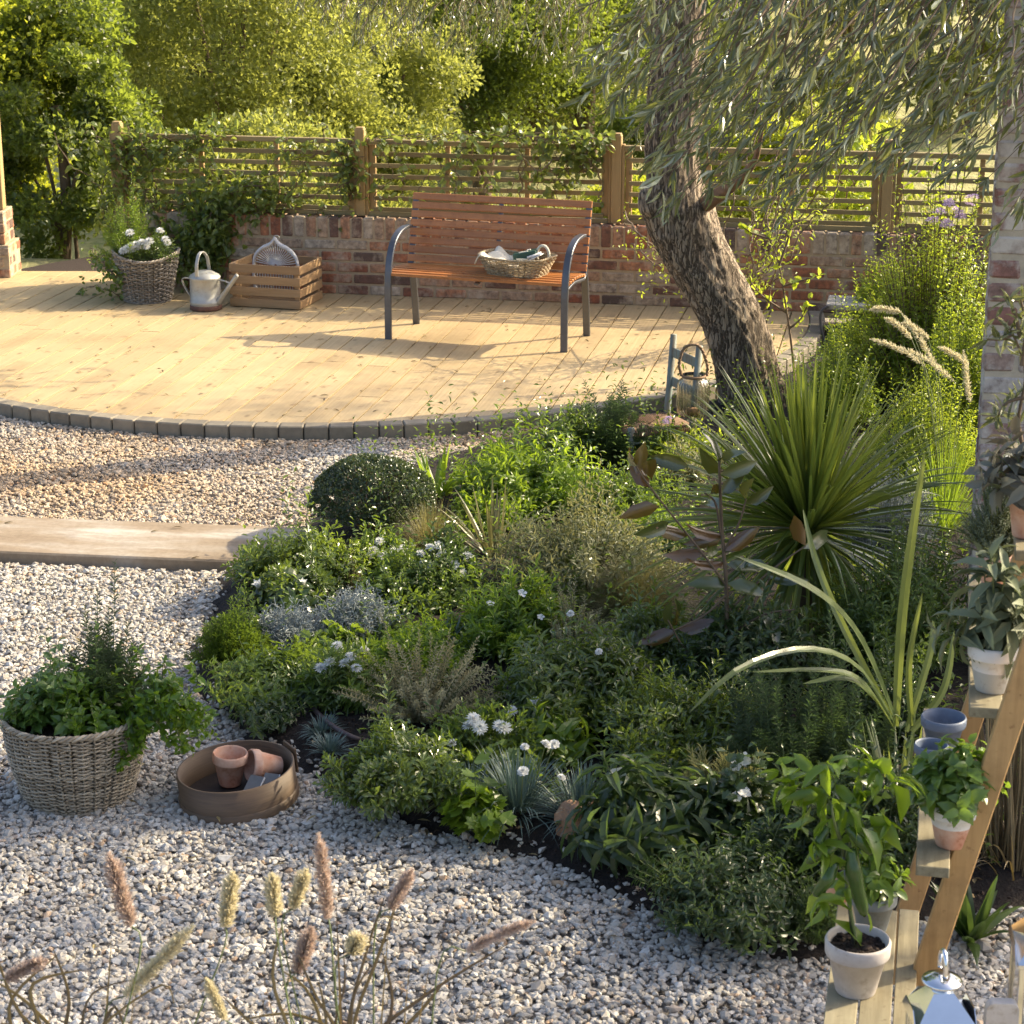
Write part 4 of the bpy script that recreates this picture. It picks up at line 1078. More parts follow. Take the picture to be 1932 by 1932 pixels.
for k, (u, v, rz_, lb) in enumerate(((478, 1470, -.45, 'square slate plant label propped against the fallen pot'), (508, 1466, -.3, 'slate plant label leaning on the right side of the sieve'))):
    o = thing('slate_label', lb, 'plant label', P(u, v, .10), rz_, 'slate labels in the sieve')
    xa_, ya_, za_ = (1, 0, 0), (0, .80, .60), (0, -.60, .80)
    mb = MB(); boxes(mb, [(0, 0, -.02)], (.026, .034, .0025), .001, xa_, ya_, za_); mb.build('plate', M['slate'], o)
    mb = MB(); boxes(mb, [(.0275, 0, -.02)], (.0012, .034, .0027), .0002, xa_, ya_, za_); mb.build('edge', M['white_paint'], o)

# ---- lanterns
def lantern(label, loc, rz, s=1.0, body=.20):
    o = thing('lantern', label, 'lantern', loc, rz, 'steel lanterns at the lower right corner')
    def B(nm, C, H, mat, **k):
        mb = MB(); boxes(mb, C, H, .0015, **k); return mb.build(nm, mat, o)
    h = body; w = .085 * s
    B('base_plate', [(0, 0, .01)], (w + .008, w + .008, .01), M['chrome'])
    for sx in (-1, 1):
        for sy in (-1, 1): B('corner_post', [(sx * (w - .006), sy * (w - .006), .02 + h / 2)], (.007, .007, h / 2), M['chrome'])
    for sx, sy in ((1, 0), (-1, 0), (0, 1), (0, -1)):
        B('pane', [(sx * (w - .006), sy * (w - .006), .02 + h / 2)], ((.001 if sx else w - .014), (.001 if sy else w - .014), h / 2), M['glass'])
    B('top_frame', [(0, 0, .026 + h)], (w + .004, w + .004, .006), M['chrome'])
    z0 = h + .032; r0, r1_ = w + .006, .032 * s; hh = .085 * s
    V = [(-r0, -r0, z0), (r0, -r0, z0), (r0, r0, z0), (-r0, r0, z0), (-r1_, -r1_, z0 + hh), (r1_, -r1_, z0 + hh), (r1_, r1_, z0 + hh), (-r1_, r1_, z0 + hh)]
    mb = MB(); mb.add(V, [[(0, 1, 5, 4), (1, 2, 6, 5), (2, 3, 7, 6), (3, 0, 4, 7), (4, 5, 6, 7)]]); so2 = mb.build('roof', M['chrome'], o); so2.modifiers.new('t', 'SOLIDIFY').thickness = .0015
    for sx, sy in ((1, 0), (-1, 0), (0, 1), (0, -1)):      # flared gable fins
        g0, g1 = w + .008, w + .008
        if sx: V = [(sx * g0, -w, z0 - .004), (sx * g0, w, z0 - .004), (sx * g0, w * .55, z0 + .028), (sx * g0, -w * .55, z0 + .028)]
        else: V = [(-w, sy * g0, z0 - .004), (w, sy * g0, z0 - .004), (w * .55, sy * g0, z0 + .028), (-w * .55, sy * g0, z0 + .028)]
        if sy == -1: continue
        mb = MB(); mb.add(V, [[(0, 1, 2, 3)]]); mb.build('gable', M['chrome'], o).modifiers.new('t', 'SOLIDIFY').thickness = .002
    mb = MB(); lathe(mb, [(r1_ * .9, z0 + hh - .002), (r1_ * .9, z0 + hh + .010), (.062 * s, z0 + hh + .018), (.064 * s, z0 + hh + .020), (.061 * s, z0 + hh + .024), (.02, z0 + hh + .032), (0, z0 + hh + .033)], 48); mb.build('chimney_cap', M['chrome'], o, True)
    zt = z0 + hh + .028
    mb = MB(); t_ = np.linspace(-.35, math.pi + .35, 26); tubes(mb, np.stack([0 * t_, .034 * s * np.cos(t_), zt + .036 * s + .055 * s * np.sin(t_)], -1), .0055, 10, .5, True); mb.build('ring_handle', M['chrome'], o, True)
    mb = MB(); lathe(mb, [(0, .02), (.03, .02), (.03, .11), (0, .112)], 32); mb.build('candle', M['cloth'], o, True)
    return o
# lanterns stand on a low pale plinth in front of the stand
l1 = PC(1778, 1838, 4.62); LZ = l1[2] - (.20 + .032 + .095)
pl = thing('timber_bench', 'low weathered bench under the lanterns, mostly below the picture', 'bench', (1.08, 3.95, 0))
LZB = LZ
mb = MB(); boxes(mb, [(0, 0, LZB - .015)], (.36, .30, .014), .003); mb.build('top', M['shelf_wood'], pl)
for sx in (-.3, .3):
    for sy in (-.24, .24):
        mb = MB(); boxes(mb, [(sx, sy, (LZB - .03) / 2)], (.02, .02, (LZB - .03) / 2), .003); mb.build('leg', M['shelf_wood'], pl)
lantern('polished steel lantern with round chimney cap left of the white block', (l1[0], l1[1], LZB), .06, .70)
l2 = PC(1990, 1790, 4.78)
lantern('second taller steel lantern cut by the right edge of the photo', (l2[0] - .0, l2[1], LZB), -.12, 1.0, float(l2[2]) - LZB - .03)
wb = thing('white_block', 'rounded chalk white tile standing between the two lanterns', 'tile', PC(1886, 1960, 4.75) * np.array([1, 1, 0]) + np.array([0, 0, LZB]), -.05)
mb = MB(); n = 10; a_ = np.linspace(0, math.pi / 2, n); r_ = .018; w_2 = .036; ht = float(PC(1886, 1876, 4.75)[2] - LZB)
pts_ = [(w_2 - r_ + r_ * math.cos(t), ht - r_ + r_ * math.sin(t)) for t in a_] + [(-w_2 + r_ - r_ * math.sin(t), ht - r_ + r_ * math.cos(t)) for t in a_] + [(-w_2, 0), (w_2, 0)]
k_ = len(pts_); V = [(x, -.014, z) for x, z in pts_] + [(x, .014, z) for x, z in pts_]; i = np.arange(k_)
mb.add(V, [i[None], (i[::-1] + k_)[None], np.stack([(i + 1) % k_, i, i + k_, (i + 1) % k_ + k_], -1)]); mb.build('slab', M['chalk_pot'], wb)

# ---- rock, hose, distant bench end
rk = P(1098, 1590, .03); mb = MB(); 
bpy.ops.mesh.primitive_ico_sphere_add(subdivisions=4, radius=1); o = bpy.context.object; V = np.array([v.co[:] for v in o.data.vertices]); F = np.array([p.vertices[:] for p in o.data.polygons]); bpy.data.objects.remove(o)
d = np.array([mnoise.fractal(Vector(v * 1.3), 1.0, 2.0, 5) for v in V]); d2 = np.array([mnoise.noise(Vector(v * 1.1 + np.array([5, 2, 1]))) for v in V])
V2 = V * (1 + .42 * d + .35 * d2)[:, None] * np.array([.105, .065, .082]); c_, s_ = math.cos(-.6), math.sin(-.6)
V2 = np.stack([V2[:, 0] * c_ - V2[:, 2] * s_, V2[:, 1], V2[:, 0] * s_ + V2[:, 2] * c_], -1)
mb.add(V2 + np.array([0, 0, .045]), [F]); tag(mb.build('rock', M['rock'], None, True, rk + np.array([.03, .0, 0])), 'rough orange brown rock at the front edge of the bed', 'rock')
mb = MB(); hp = smooth_path([P(u, v, z) for u, v, z in ((575, 1305, .03), (590, 1335, .07), (625, 1368, .10), (668, 1392, .09), (710, 1400, .04))], 40); tubes(mb, hp, .0095, 12, .5, True)
tag(mb.build('irrigation_hose', M['hose'], None, True), 'dark brown irrigation hose arching out of the soil', 'hose')
WBq = PY(1560, 600, 13.4)
o = thing('weathered_bench', 'grey weathered wooden seat end with a dark curved metal arm by the wall', 'seat', (WBq[0], 13.4, .05), -.2)
mb = MB()
for k in range(3): boxes(mb, [(.13, .06 + k * .11, WBq[2] + .02)], (.14, .05, .018), .005)
mb.build('seat_board', plain('weathered_wood', (.42, .40, .36), .8, 0, .35, 12, .3, (1, 14, 14)), o)
mb = MB(); rect_sweep(mb, smooth_path([(.01, 0, WBq[2] + .03), (-.035, 0, WBq[2] - .005), (-.04, 0, WBq[2] - .08), (-.01, 0, WBq[2] - .20), (0, 0, 0)], 16), .03, .015, (0, 1, 0)); mb.build('leg', M['metal_dark'], o)
# ================================================================== PLANTS
Z0 = .06
GROW = 1.0
def fit(u0, v0, u1, v1, z0=Z0, hk=1.0):
    gu = (u1 - u0) * (GROW - 1) / 2; u0, u1, v1 = u0 - gu, u1 + gu, v1 + gu * .25
    uc = (u0 + u1) / 2; F = P(uc, v1, z0); s = scl(F); r = (u1 - u0) / 2 / s
    C = F + np.array([0, r * .7, 0]); H = max(.04, (PY(uc, v0, C[1])[2] - z0)) * hk
    return C, r, H
def child(root, mb, nm, mat, smooth=False):
    return mb.build(nm, mat, root, smooth) if mb.n else None

# --- flower head meshes (shared data)
def petals(mb, n, L, W, el, z=0, tpl='obov', rot=0.0, r0=0.0):
    a = np.arange(n) * TAU / n + rot + RS.normal(size=n) * .06; e = np.radians(el) + RS.normal(size=n) * .08
    D = np.stack([np.cos(a) * np.cos(e), np.sin(a) * np.cos(e), np.sin(e)], -1); N = np.stack([-np.cos(a) * np.sin(e), -np.sin(a) * np.sin(e), np.cos(e)], -1)
    leaves(mb, tpl, D * r0 + np.array([0, 0, z]), D, N, L, W, RS.rand(n))
def fl_mum():
    mb = MB()
    for n, L, e, z in ((16, .028, 5, 0), (14, .026, 25, .002), (10, .021, 45, .004), (7, .015, 65, .005)): petals(mb, n, L, .009, e, z, 'lanc', RS.rand())
    return mb
def fl_carnation():
    mb = MB()
    for n, L, e, z in ((9, .022, 5, 0), (9, .020, 25, .001), (8, .017, 45, .003), (7, .013, 65, .004)): petals(mb, n, L, .017, e, z, 'obov', RS.rand())
    return mb
def fl_five():
    mb = MB(); petals(mb, 5, .032, .026, 12, 0, 'obov'); return mb
def fl_pelarg():
    mb = MB()
    for k in range(6):
        c = RS.normal(size=3) * np.array([.014, .012, .010]); m2 = MB(); petals(m2, 5, .020, .016, 20, 0, 'obov', RS.rand()); mb.add(np.concatenate(m2.V) + c, m2.F, np.concatenate(m2.R))
    return mb
def fl_iberis():
    mb = MB()
    for k in range(16):
        r = .026 * math.sqrt(k / 16); a = k * 2.4; m2 = MB(); petals(m2, 4, .008, .007, 15, 0, 'obov', RS.rand())
        mb.add(np.concatenate(m2.V) + np.array([r * math.cos(a), r * math.sin(a), .012 - r * r * 14]), m2.F, np.concatenate(m2.R))
    return mb
def fl_cyclamen():
    mb = MB(); petals(mb, 5, .042, .024, 66, 0, 'oval'); petals(mb, 4, .038, .022, 78, 0, 'oval', .5); return mb
def fl_lilac():
    mb = MB()
    for k in range(14):
        r = .016 * math.sqrt(k / 14); a = k * 2.4; m2 = MB(); petals(m2, 4, .006, .006, 20, 0, 'obov', RS.rand()); mb.add(np.concatenate(m2.V) + np.array([r * math.cos(a), r * math.sin(a), .008 - r * r * 18]), m2.F, np.concatenate(m2.R))
    return mb
FLM = {}
def flower(root, kind, pos, mat=None, nrm_=(0, -.45, 1), s=1.0, stem=None, name='flower'):
    """flower head at pos (world) as a part of root"""
    key = (kind, (mat or G['petal']).name)
    if key not in FLM:
        o = globals()['fl_' + kind]().build(name, mat or G['petal'], None); FLM[key] = o.data
    else: o = bpy.data.objects.new(name, FLM[key]); COL.objects.link(o)
    o.parent = root
    n = Vector(nrm_) + Vector(RS.normal(size=3) * .22); o.rotation_mode = 'QUATERNION'
    o.rotation_quaternion = n.to_track_quat('Z', 'Y') @ Vector((0, 0, 1)).rotation_difference(Vector((math.sin(.001), 0, 1)))
    o.location = [float(a - b) for a, b in zip(pos, root.location)]
    o.scale = (s * RS.uniform(.85, 1.1),) * 3
    if stem is not None:
        b = np.array([o.location[0] * .5, o.location[1] * .5 + .02, 0]); t = np.array(o.location[:]); m = (b + t) / 2 + np.array([0, .01, .04])
        stem.append(bez(b[None], m[None], t[None], np.linspace(0, 1, 7))[0])
    return o
def stems_of(root, lst, r=.0016, nm='flower_stalk'):
    if lst:
        mb = MB(); tubes(mb, np.array(lst), r, 4, .5); mb.build(nm, M['gstem'], root, True)

def plant(name, label, cat, bb, mat, n, L, W, z0=Z0, hk=1.0, loc=None, stemmat='gstem', group=None, **kw):
    C, r, H = fit(*bb, z0=z0, hk=hk)
    nl = kw.pop('nl', 12)
    root = thing(name, label, cat, C, 0, group)
    lf, st = MB(), MB()
    n = int(n * 1.35); L = L * 1.1; kw.setdefault('shape', .55); kw['hvar'] = kw.get('hvar', .2) + .15
    shoots(lf, st, n, r, H, nl, L, W, **kw)
    child(root, lf, 'foliage', G[mat]); child(root, st, 'stems', M[stemmat])
    return root, C, r, H
def fl_at(root, kind, uvs, dY=None, mat=None, s=1.0, stalk=True, zback=.0, C=None, R=.1, H=.2):
    """place flower heads where the plant's surface meets the given sight lines"""
    st = []
    for (u, v) in uvs:
        a = PY(u, v, C[1] - R * .55)
        # keep them near the dome: walk back along the ray until height fits
        best = a
        for y in np.linspace(C[1] - R, C[1] + R, 21):
            p = PY(u, v, y); q = math.hypot(p[0] - C[0], p[1] - C[1]) / R
            hh = Z0 + H * max(.15, 1 - .75 * min(q, 1) ** 2.2) * 1.04
            if p[2] <= hh: best = p; break
            best = p
        flower(root, kind, best, mat, s=s, stem=st if stalk else None)
    stems_of(root, st)

GROW = 1.14
B = {}
def reg(k, t): B[k] = t; return t
# ---- clipped ball
GROW = 1.0
def ball(name, label, cat, bb, mat, n, L, W, clumps=0, z0=Z0, sq=1.0, depth=.07, hfac=1.0):
    C, r, H = fit(*bb, z0=z0); H *= hfac
    root = thing(name, label, cat, C)
    lf = MB(); d = rvec(n); d[:, 2] = np.abs(d[:, 2]) * 1.0 - .12; d = nrm(d)
    bumpy = 1 + .035 * np.sin(d[:, 0] * 9 + 1) * np.sin(d[:, 1] * 8) + .03 * np.sin(d[:, 2] * 11 + d[:, 0] * 5)
    q = (1 - depth * RS.rand(n) ** 1.5 * 2) * bumpy
    O = d * q[:, None] * np.array([r, r, H * .58]) + np.array([0, 0, H * .44])
    Dd = nrm(d * .7 + rvec(n) * .8 + np.array([0, 0, .25])); N = nrm(d + rvec(n) * .5)
    leaves(lf, 'oval', O, Dd, N, L * RS.uniform(.7, 1.2, n), W * L * RS.uniform(.7, 1.2, n), np.clip(RS.rand(n) * .8 + .2 * (RS.rand(n) > .85), 0, 1))
    child(root, lf, 'foliage', G[mat])
    core = MB(); V = IV * np.array([r * .86, r * .86, H * .5]) + np.array([0, 0, H * .44])
    st = MB(); a = RS.rand(60) * TAU; e = RS.rand(60) * 1.3; tip = np.stack([np.cos(a) * np.cos(e) * r * .95, np.sin(a) * np.cos(e) * r * .95, H * .45 + np.sin(e) * H * .5], -1)
    tubes(st, np.stack([tip * np.array([.1, .1, 0]), tip * .5, tip], 1), .004, 4, .5); child(root, st, 'branches', M['twig'])
    return root, C, r, H
N_BALL = 0
ball('clipped_box_ball', 'clipped dome of small dark green leaves beside the end of the stone slab', 'shrub', (582, 868, 818, 1032), 'box', 13000, .017, .6, depth=.05)
GROW = 1.14
plant('pittosporum', 'glossy leaved low shrub between the clipped dome and the stone slab', 'shrub', (430, 1008, 672, 1138), 'glossy', 150, .042, .36, nl=15, tpl='obov', t0=.55, ang=(85, 38), tipb=.45, hvar=.3)
plant('euonymus', 'small bushy shrub with bright green tips in front of the white daisy bush', 'shrub', (690, 1040, 850, 1150), 'mid', 150, .022, .5, nl=16, tpl='oval', t0=.3, ang=(70, 35), tipb=.7, hvar=.12)
for bb, lab in (((478, 1140, 600, 1240), 'left tangled silver cushion bush behind the white daisies'), ((585, 1108, 745, 1222), 'larger tangled silver cushion bush, right of the first')):
    C, r, H = fit(*bb); root = thing('silver_bush', lab, 'shrub', C, 0, 'tangled silver cushion bushes')
    mb = MB(); n = 900; d = rvec(n); d[:, 2] = np.abs(d[:, 2]); d = nrm(d); p0 = d * (RS.uniform(.35, .8, n))[:, None] * np.array([r, r, H * .9]); k = 5
    stp = nrm(d[:, None] * .8 + RS.normal(size=(n, k, 3)) * .8) * .022 * RS.uniform(.6, 1.3, (n, 1, 1)); pth = np.concatenate([p0[:, None], p0[:, None] + np.cumsum(stp, 1)], 1)
    tubes(mb, pth, .0013, 3, RS.rand(n)); q = pth[:, 2:3].repeat(4, 1) + np.cumsum(nrm(RS.normal(size=(n, 4, 3)) + .4 * d[:, None]) * .011, 1); tubes(mb, np.concatenate([pth[:, 2:3], q], 1), .0012, 3, RS.rand(n))
    q = pth[:, 4:5].repeat(3, 1) + np.cumsum(nrm(RS.normal(size=(n, 3, 3)) + .4 * d[:, None]) * .010, 1); tubes(mb, np.concatenate([pth[:, 4:5], q], 1), .0012, 3, RS.rand(n))
    child(root, mb, 'foliage', G['silver'])
plant('rosemary', 'low feathery green bush at the left tip of the bed', 'shrub', (362, 1150, 505, 1268), 'mid', 190, .020, .10, nl=34, tpl='tiny', t0=.25, ang=(55, 30), hvar=.35, tipb=.3)
t = plant('daisy_bush', 'white double daisies on bright green stems behind the euonymus', 'flowering plant', (655, 1010, 775, 1090), 'mid', 90, .038, .30, nl=12, tpl='lobe', tipb=.3)
fl_at(t[0], 'mum', [(704, 1040), (716, 1022), (744, 1040), (697, 1050), (760, 1036), (722, 1048)], C=t[1], R=t[2], H=t[3])
t = plant('candytuft', 'cluster of flat white candytuft heads left of the striped sword leaves', 'flowering plant', (775, 1010, 905, 1130), 'dark', 90, .045, .3, nl=12, tpl='oval', tipb=.2)
fl_at(t[0], 'iberis', [(795, 1045), (812, 1034), (828, 1030), (834, 1046), (800, 1062), (845, 1058), (815, 1070), (858, 1068), (870, 1082), (882, 1050), (852, 1100), (868, 1078)], C=t[1], R=t[2], H=t[3], s=.9)
t = plant('cyclamen', 'dark round leaved cyclamen with three upright white flowers', 'flowering plant', (455, 1095, 625, 1165), 'dark', 60, .05, .75, nl=5, tpl='oval', ang=(80, 70), tipb=.1)
fl_at(t[0], 'cyclamen', [(488, 1110), (571, 1106), (592, 1094)], C=t[1], R=t[2], H=t[3], s=1.0)
plant('heuchera', 'green and rust lobed leaves in front of the silver bushes', 'plant', (560, 1195, 690, 1262), 'mid', 60, .045, .55, nl=4, tpl='lobe', ang=(80, 70))
plant('conifer_seedling', 'tiny golden conical conifer between the cyclamen and the euonymus', 'shrub', (640, 1050, 690, 1120), 'thyme', 60, .010, .3, nl=30, tpl='tiny', shape=.95, ang=(45, 30), base=.6)
# feather grasses
def clump(name, label, cat, bb, mat, n, W, spread=(.05, 1.1), grav=.35, stiff=1.6, Lk=1.1, z0=Z0, K=7, **kw):
    C, r, H = fit(*bb, z0=z0); root = thing(name, label, cat, C)
    mb = MB(); L = max(H, r) * Lk
    blades(mb, n, L, W, spread, grav, K, base=min(.06, r * .25), stiff=stiff, **kw)
    child(root, mb, 'blades', G[mat]); return root, C, r, H
clump('feather_grass', 'tuft of golden feather grass right of the clipped dome', 'grass', (735, 915, 885, 1060), 'grass', 900, .0018, (.05, 1.1), .45)
clump('feather_grass', 'arching mound of fine feather grass left of the magnolia stem', 'grass', (1080, 1000, 1330, 1190), 'grass', 2000, .0019, (.15, 1.3), .5)
clump('feather_grass', 'small shaded tuft of fine grass under the dark flax leaf', 'grass', (1290, 1330, 1440, 1440), 'grass', 400, .0016, (.25, 1.35), .5)
clump('striped_flax', 'striped sword shaped leaves behind the candytuft', 'flax', (850, 915, 1010, 1070), 'varieg', 40, .018, (.05, 1.0), .25, Lk=1.25)
clump('clivia', 'broad upright strap leaves at the back edge of the bed by the gravel', 'plant', (775, 850, 870, 950), 'bright', 18, .042, (.05, .8), .15, Lk=1.35, K=9)
clump('dietes', 'fine dark strap leaves behind the silver bushes', 'plant', (770, 1150, 905, 1250), 'blue', 70, .006, (.1, 1.2), .4)
# back left of bed: leafy
plant('penstemon', 'bright green leafy bush at the back of the bed behind the clipped dome', 'shrub', (860, 838, 1130, 985), 'bright', 230, .052, .34, nl=16, tpl='lanc', t0=.2, ang=(75, 40), hvar=.35, tipb=.3)
plant('wisteria_seedling', 'sparse round leaved stems rising at the corner of the deck kerb', 'plant', (960, 770, 1090, 880), 'mid', 22, .040, .5, nl=12, tpl='oval', t0=.2, hvar=.4, stem=.003)
plant('rosemary_bush', 'rosemary bush with upright needled stems behind the small chair', 'shrub', (1065, 742, 1245, 890), 'rosemary', 120, .028, .10, nl=46, tpl='tiny', t0=.3, ang=(65, 40), hvar=.45, tipb=.3)
plant('leafy_shrub', 'dark small leaved shrub left of the ladder back chair', 'shrub', (1040, 775, 1140, 890), 'mid', 110, .034, .45, nl=14, tpl='oval')
plant('silver_spurflower', 'wispy grey green bush filling the middle of the bed', 'shrub', (930, 935, 1290, 1150), 'greygreen', 260, .034, .26, nl=20, tpl='lanc', t0=.15, ang=(70, 40), hvar=.4, tipb=.3)
plant('leafy_filler', 'mixed green low leaves behind the feather grass mound', 'plant', (1150, 960, 1330, 1050), 'bright', 150, .026, .4, nl=16, tpl='oval', hvar=.3)
plant('gaura', 'tall leafy green stems right of the candytuft', 'plant', (880, 1085, 1080, 1260), 'bright', 130, .048, .26, nl=24, tpl='lanc', t0=.15, ang=(70, 35), hvar=.3, tipb=.3)
fl_at((lambda r: r)(bpy.data.objects['gaura']), 'five', [(925, 1140), (985, 1120), (1020, 1165)], C=fit(880, 1085, 1080, 1260)[0], R=fit(880, 1085, 1080, 1260)[1], H=fit(880, 1085, 1080, 1260)[2], s=.6)
t = plant('camellia', 'glossy pointed leaved shrub below the tall leafy stems', 'shrub', (950, 1190, 1210, 1400), 'glossy', 210, .046, .34, nl=18, tpl='oval', t0=.2, ang=(80, 45), hvar=.25, tipb=.2)
fl_at(t[0], 'carnation', [(1076, 1158), (1010, 1250), (1130, 1230), (1170, 1330)], C=t[1], R=t[2], H=t[3], s=.7)
t = plant('thyme_shrub', 'upright grey thyme like shrub with golden tips in the middle of the front', 'shrub', (650, 1225, 945, 1400), 'thyme', 85, .0165, .42, nl=60, tpl='oval', t0=.12, ang=(65, 40), hvar=.4, tipb=.6, base=.2, shape=.25)
plant('thyme_shrub', 'tall wiry grey shrub right of the thyme, behind the glossy leaves', 'shrub', (1020, 1100, 1160, 1290), 'thyme', 40, .0165, .42, nl=60, tpl='oval', t0=.15, ang=(60, 40), hvar=.3, tipb=.4, base=.2, shape=.5)
plant('artemisia', 'bright feathery leaves behind the grey thyme', 'plant', (690, 1180, 900, 1290), 'bright', 150, .034, .30, nl=14, tpl='lobe', ang=(80, 45))
t = plant('daisy_bush', 'largest group of white double daisies at the left front of the bed', 'flowering plant', (575, 1225, 720, 1350), 'mid', 90, .05, .22, nl=14, tpl='lanc', tipb=.3)
fl_at(t[0], 'mum', [(636, 1220), (661, 1240), (686, 1228), (622, 1250), (650, 1252), (672, 1262), (605, 1262)], C=t[1], R=t[2], H=t[3], s=.95)
plant('ground_cover', 'spreading low green leaves at the left front of the bed', 'plant', (375, 1238, 600, 1345), 'mid', 200, .036, .34, nl=9, tpl='lanc', ang=(85, 65))
plant('bugle', 'small dark leaved creeper on the open soil behind the sieve', 'ground cover', (440, 1320, 560, 1385), 'dark', 60, .030, .4, nl=7, tpl='oval', ang=(85, 65))
plant('bugle', 'little green creeper by the hose on the open soil', 'ground cover', (560, 1290, 660, 1345), 'mid', 50, .030, .3, nl=8, tpl='lanc', ang=(85, 60))
for bb, lb in (((505, 1285, 585, 1345), 'small tuft of blue green strap leaves nearest the sieve'), ((555, 1335, 650, 1400), 'second small blue green tuft beside the hose'), ((590, 1365, 650, 1430), 'third small blue green tuft at the gravel edge')):
    clump('carnation_tuft', lb, 'plant', bb, 'blue', 110, .006, (.1, 1.25), .25, stiff=2.2, Lk=1.0)
plant('pittosporum', 'rounded glossy shrub at the front edge beside the gravel', 'shrub', (635, 1385, 870, 1555), 'glossy', 170, .040, .36, nl=16, tpl='obov', t0=.45, ang=(85, 38), tipb=.5, hvar=.18)
plant('pittosporum', 'glossy rosette leaved shrub beside the magnolia stem', 'shrub', (1120, 1150, 1330, 1290), 'glossy', 130, .040, .36, nl=15, tpl='obov', t0=.5, ang=(85, 38), tipb=.55)
plant('pittosporum', 'wide glossy shrub with upright rosettes in the right middle of the bed', 'shrub', (1120, 1290, 1440, 1460), 'glossy', 210, .040, .34, nl=16, tpl='obov', t0=.4, ang=(80, 35), tipb=.5, hvar=.25)
plant('pittosporum', 'dark glossy shrub at the foot of the rosemary stems', 'shrub', (1420, 1500, 1590, 1690), 'dark', 150, .040, .38, nl=15, tpl='obov', t0=.4, ang=(85, 45), tipb=.2)
plant('sedum', 'grey green froth of tiny flowers in the centre of the bed', 'plant', (1075, 1215, 1240, 1320), 'thyme', 150, .010, .5, nl=22, tpl='oval', t0=.6, ang=(60, 40))
t = plant('shasta_daisy', 'white daisies above pale buds in front of the grey thyme', 'flowering plant', (820, 1330, 1000, 1480), 'mid', 100, .036, .26, nl=14, tpl='lobe', tipb=.3)
fl_at(t[0], 'mum', [(893, 1358), (905, 1372), (884, 1370), (942, 1370), (965, 1342), (952, 1375), (1010, 1325)], C=t[1], R=t[2], H=t[3], s=1.0)
t = plant('daisy_bush', 'white daisies right of centre, above the dark flax leaf', 'flowering plant', (1080, 1285, 1200, 1370), 'mid', 80, .040, .26, nl=12, tpl='lobe', tipb=.3)
fl_at(t[0], 'mum', [(1103, 1305), (1112, 1312), (1140, 1300), (1155, 1295), (1172, 1290), (1090, 1318)], C=t[1], R=t[2], H=t[3], s=1.05)
plant('hydrangea_seedling', 'large pointed leaves right of the white daisies at the front', 'plant', (975, 1355, 1110, 1450), 'bright', 22, .085, .38, nl=8, tpl='oval', ang=(85, 50), tipb=.3)
t = clump('carnation', 'white carnations on blue green strap leaves at the centre front', 'flowering plant', (905, 1395, 1050, 1555), 'blue', 260, .0062, (.05, 1.3), .25, stiff=2.2)
fl_at(t[0], 'carnation', [(852, 1402), (987, 1456), (1029, 1406), (1046, 1405)], C=t[1], R=t[2] * 1.5, H=t[3] * 1.1, s=.95)
t = clump('carnation', 'blue green carnation tuft with one small white flower beside the rock', 'flowering plant', (1030, 1430, 1160, 1570), 'blue', 260, .0062, (.05, 1.3), .25, stiff=2.2)
fl_at(t[0], 'carnation', [(1059, 1468), (990, 1410)], C=t[1], R=t[2] * 1.2, H=t[3] * 1.1, s=.7)
clump('carnation_tuft', 'blue green tuft between the front glossy shrub and the geranium', 'plant', (845, 1420, 930, 1530), 'blue', 160, .006, (.05, 1.3), .25, stiff=2.2)
plant('strawberry_plant', 'mid green toothed leaves in front of the daisies', 'plant', (885, 1415, 1010, 1500), 'mid', 70, .055, .6, nl=5, tpl='lobe', ang=(80, 65))
plant('geranium', 'frilly pale green round leaves at the front edge', 'plant', (850, 1480, 950, 1580), 'bright', 40, .045, .95, nl=4, tpl='lobe', ang=(80, 65), tipb=.1)
t = plant('impatiens', 'dark plant with large drooping pointed leaves and one white flower', 'flowering plant', (1100, 1450, 1400, 1645), 'dark', 48, .098, .33, nl=13, tpl='oval', t0=.45, ang=(105, 60), curl=.35, tipb=.2, hvar=.35, stem=.004)
fl_at(t[0], 'five', [(1166, 1466)], C=t[1], R=t[2], H=t[3])
t = plant('lavender', 'grey green lavender stems behind the large dark leaves', 'plant', (1280, 1420, 1450, 1580), 'greygreen', 70, .04, .10, nl=22, tpl='lanc', ang=(40, 25), tipb=.1)
t = plant('pelargonium', 'dark lobed leaved plant with two white flower heads', 'flowering plant', (1330, 1440, 1480, 1620), 'dark', 70, .045, .8, nl=7, tpl='lobe', ang=(80, 60))
fl_at(t[0], 'pelarg', [(1398, 1438), (1399, 1500)], C=t[1], R=t[2], H=t[3])
plant('rosemary_bush', 'large upright rosemary with needle leaves right of centre', 'shrub', (1380, 1255, 1660, 1520), 'rosemary', 95, .026, .11, nl=78, tpl='tiny', t0=.08, ang=(60, 40), hvar=.35, tipb=.3, base=.8, shape=.35, stem=.003)
plant('periwinkle', 'dark trailing ground cover spilling over the soil at the lower right', 'ground cover', (1230, 1600, 1560, 1790), 'dark', 330, .030, .42, nl=12, tpl='oval', ang=(80, 60), hvar=.4, tipb=.15)
plant('chamomile', 'fine dark feathery leaves on the soil beside the plant stand', 'plant', (1480, 1680, 1590, 1790), 'dark', 120, .02, .2, nl=16, tpl='lobe')
plant('viburnum', 'dark leafy bush behind the pepper plant', 'shrub', (1540, 1440, 1760, 1690), 'dark', 240, .030, .5, nl=14, tpl='oval', tipb=.1)
plant('jade_rosette', 'pale green fleshy rosettes left of the flax', 'plant', (1465, 1180, 1590, 1260), 'greygreen', 50, .032, .45, nl=12, tpl='obov', t0=.75, ang=(80, 40))
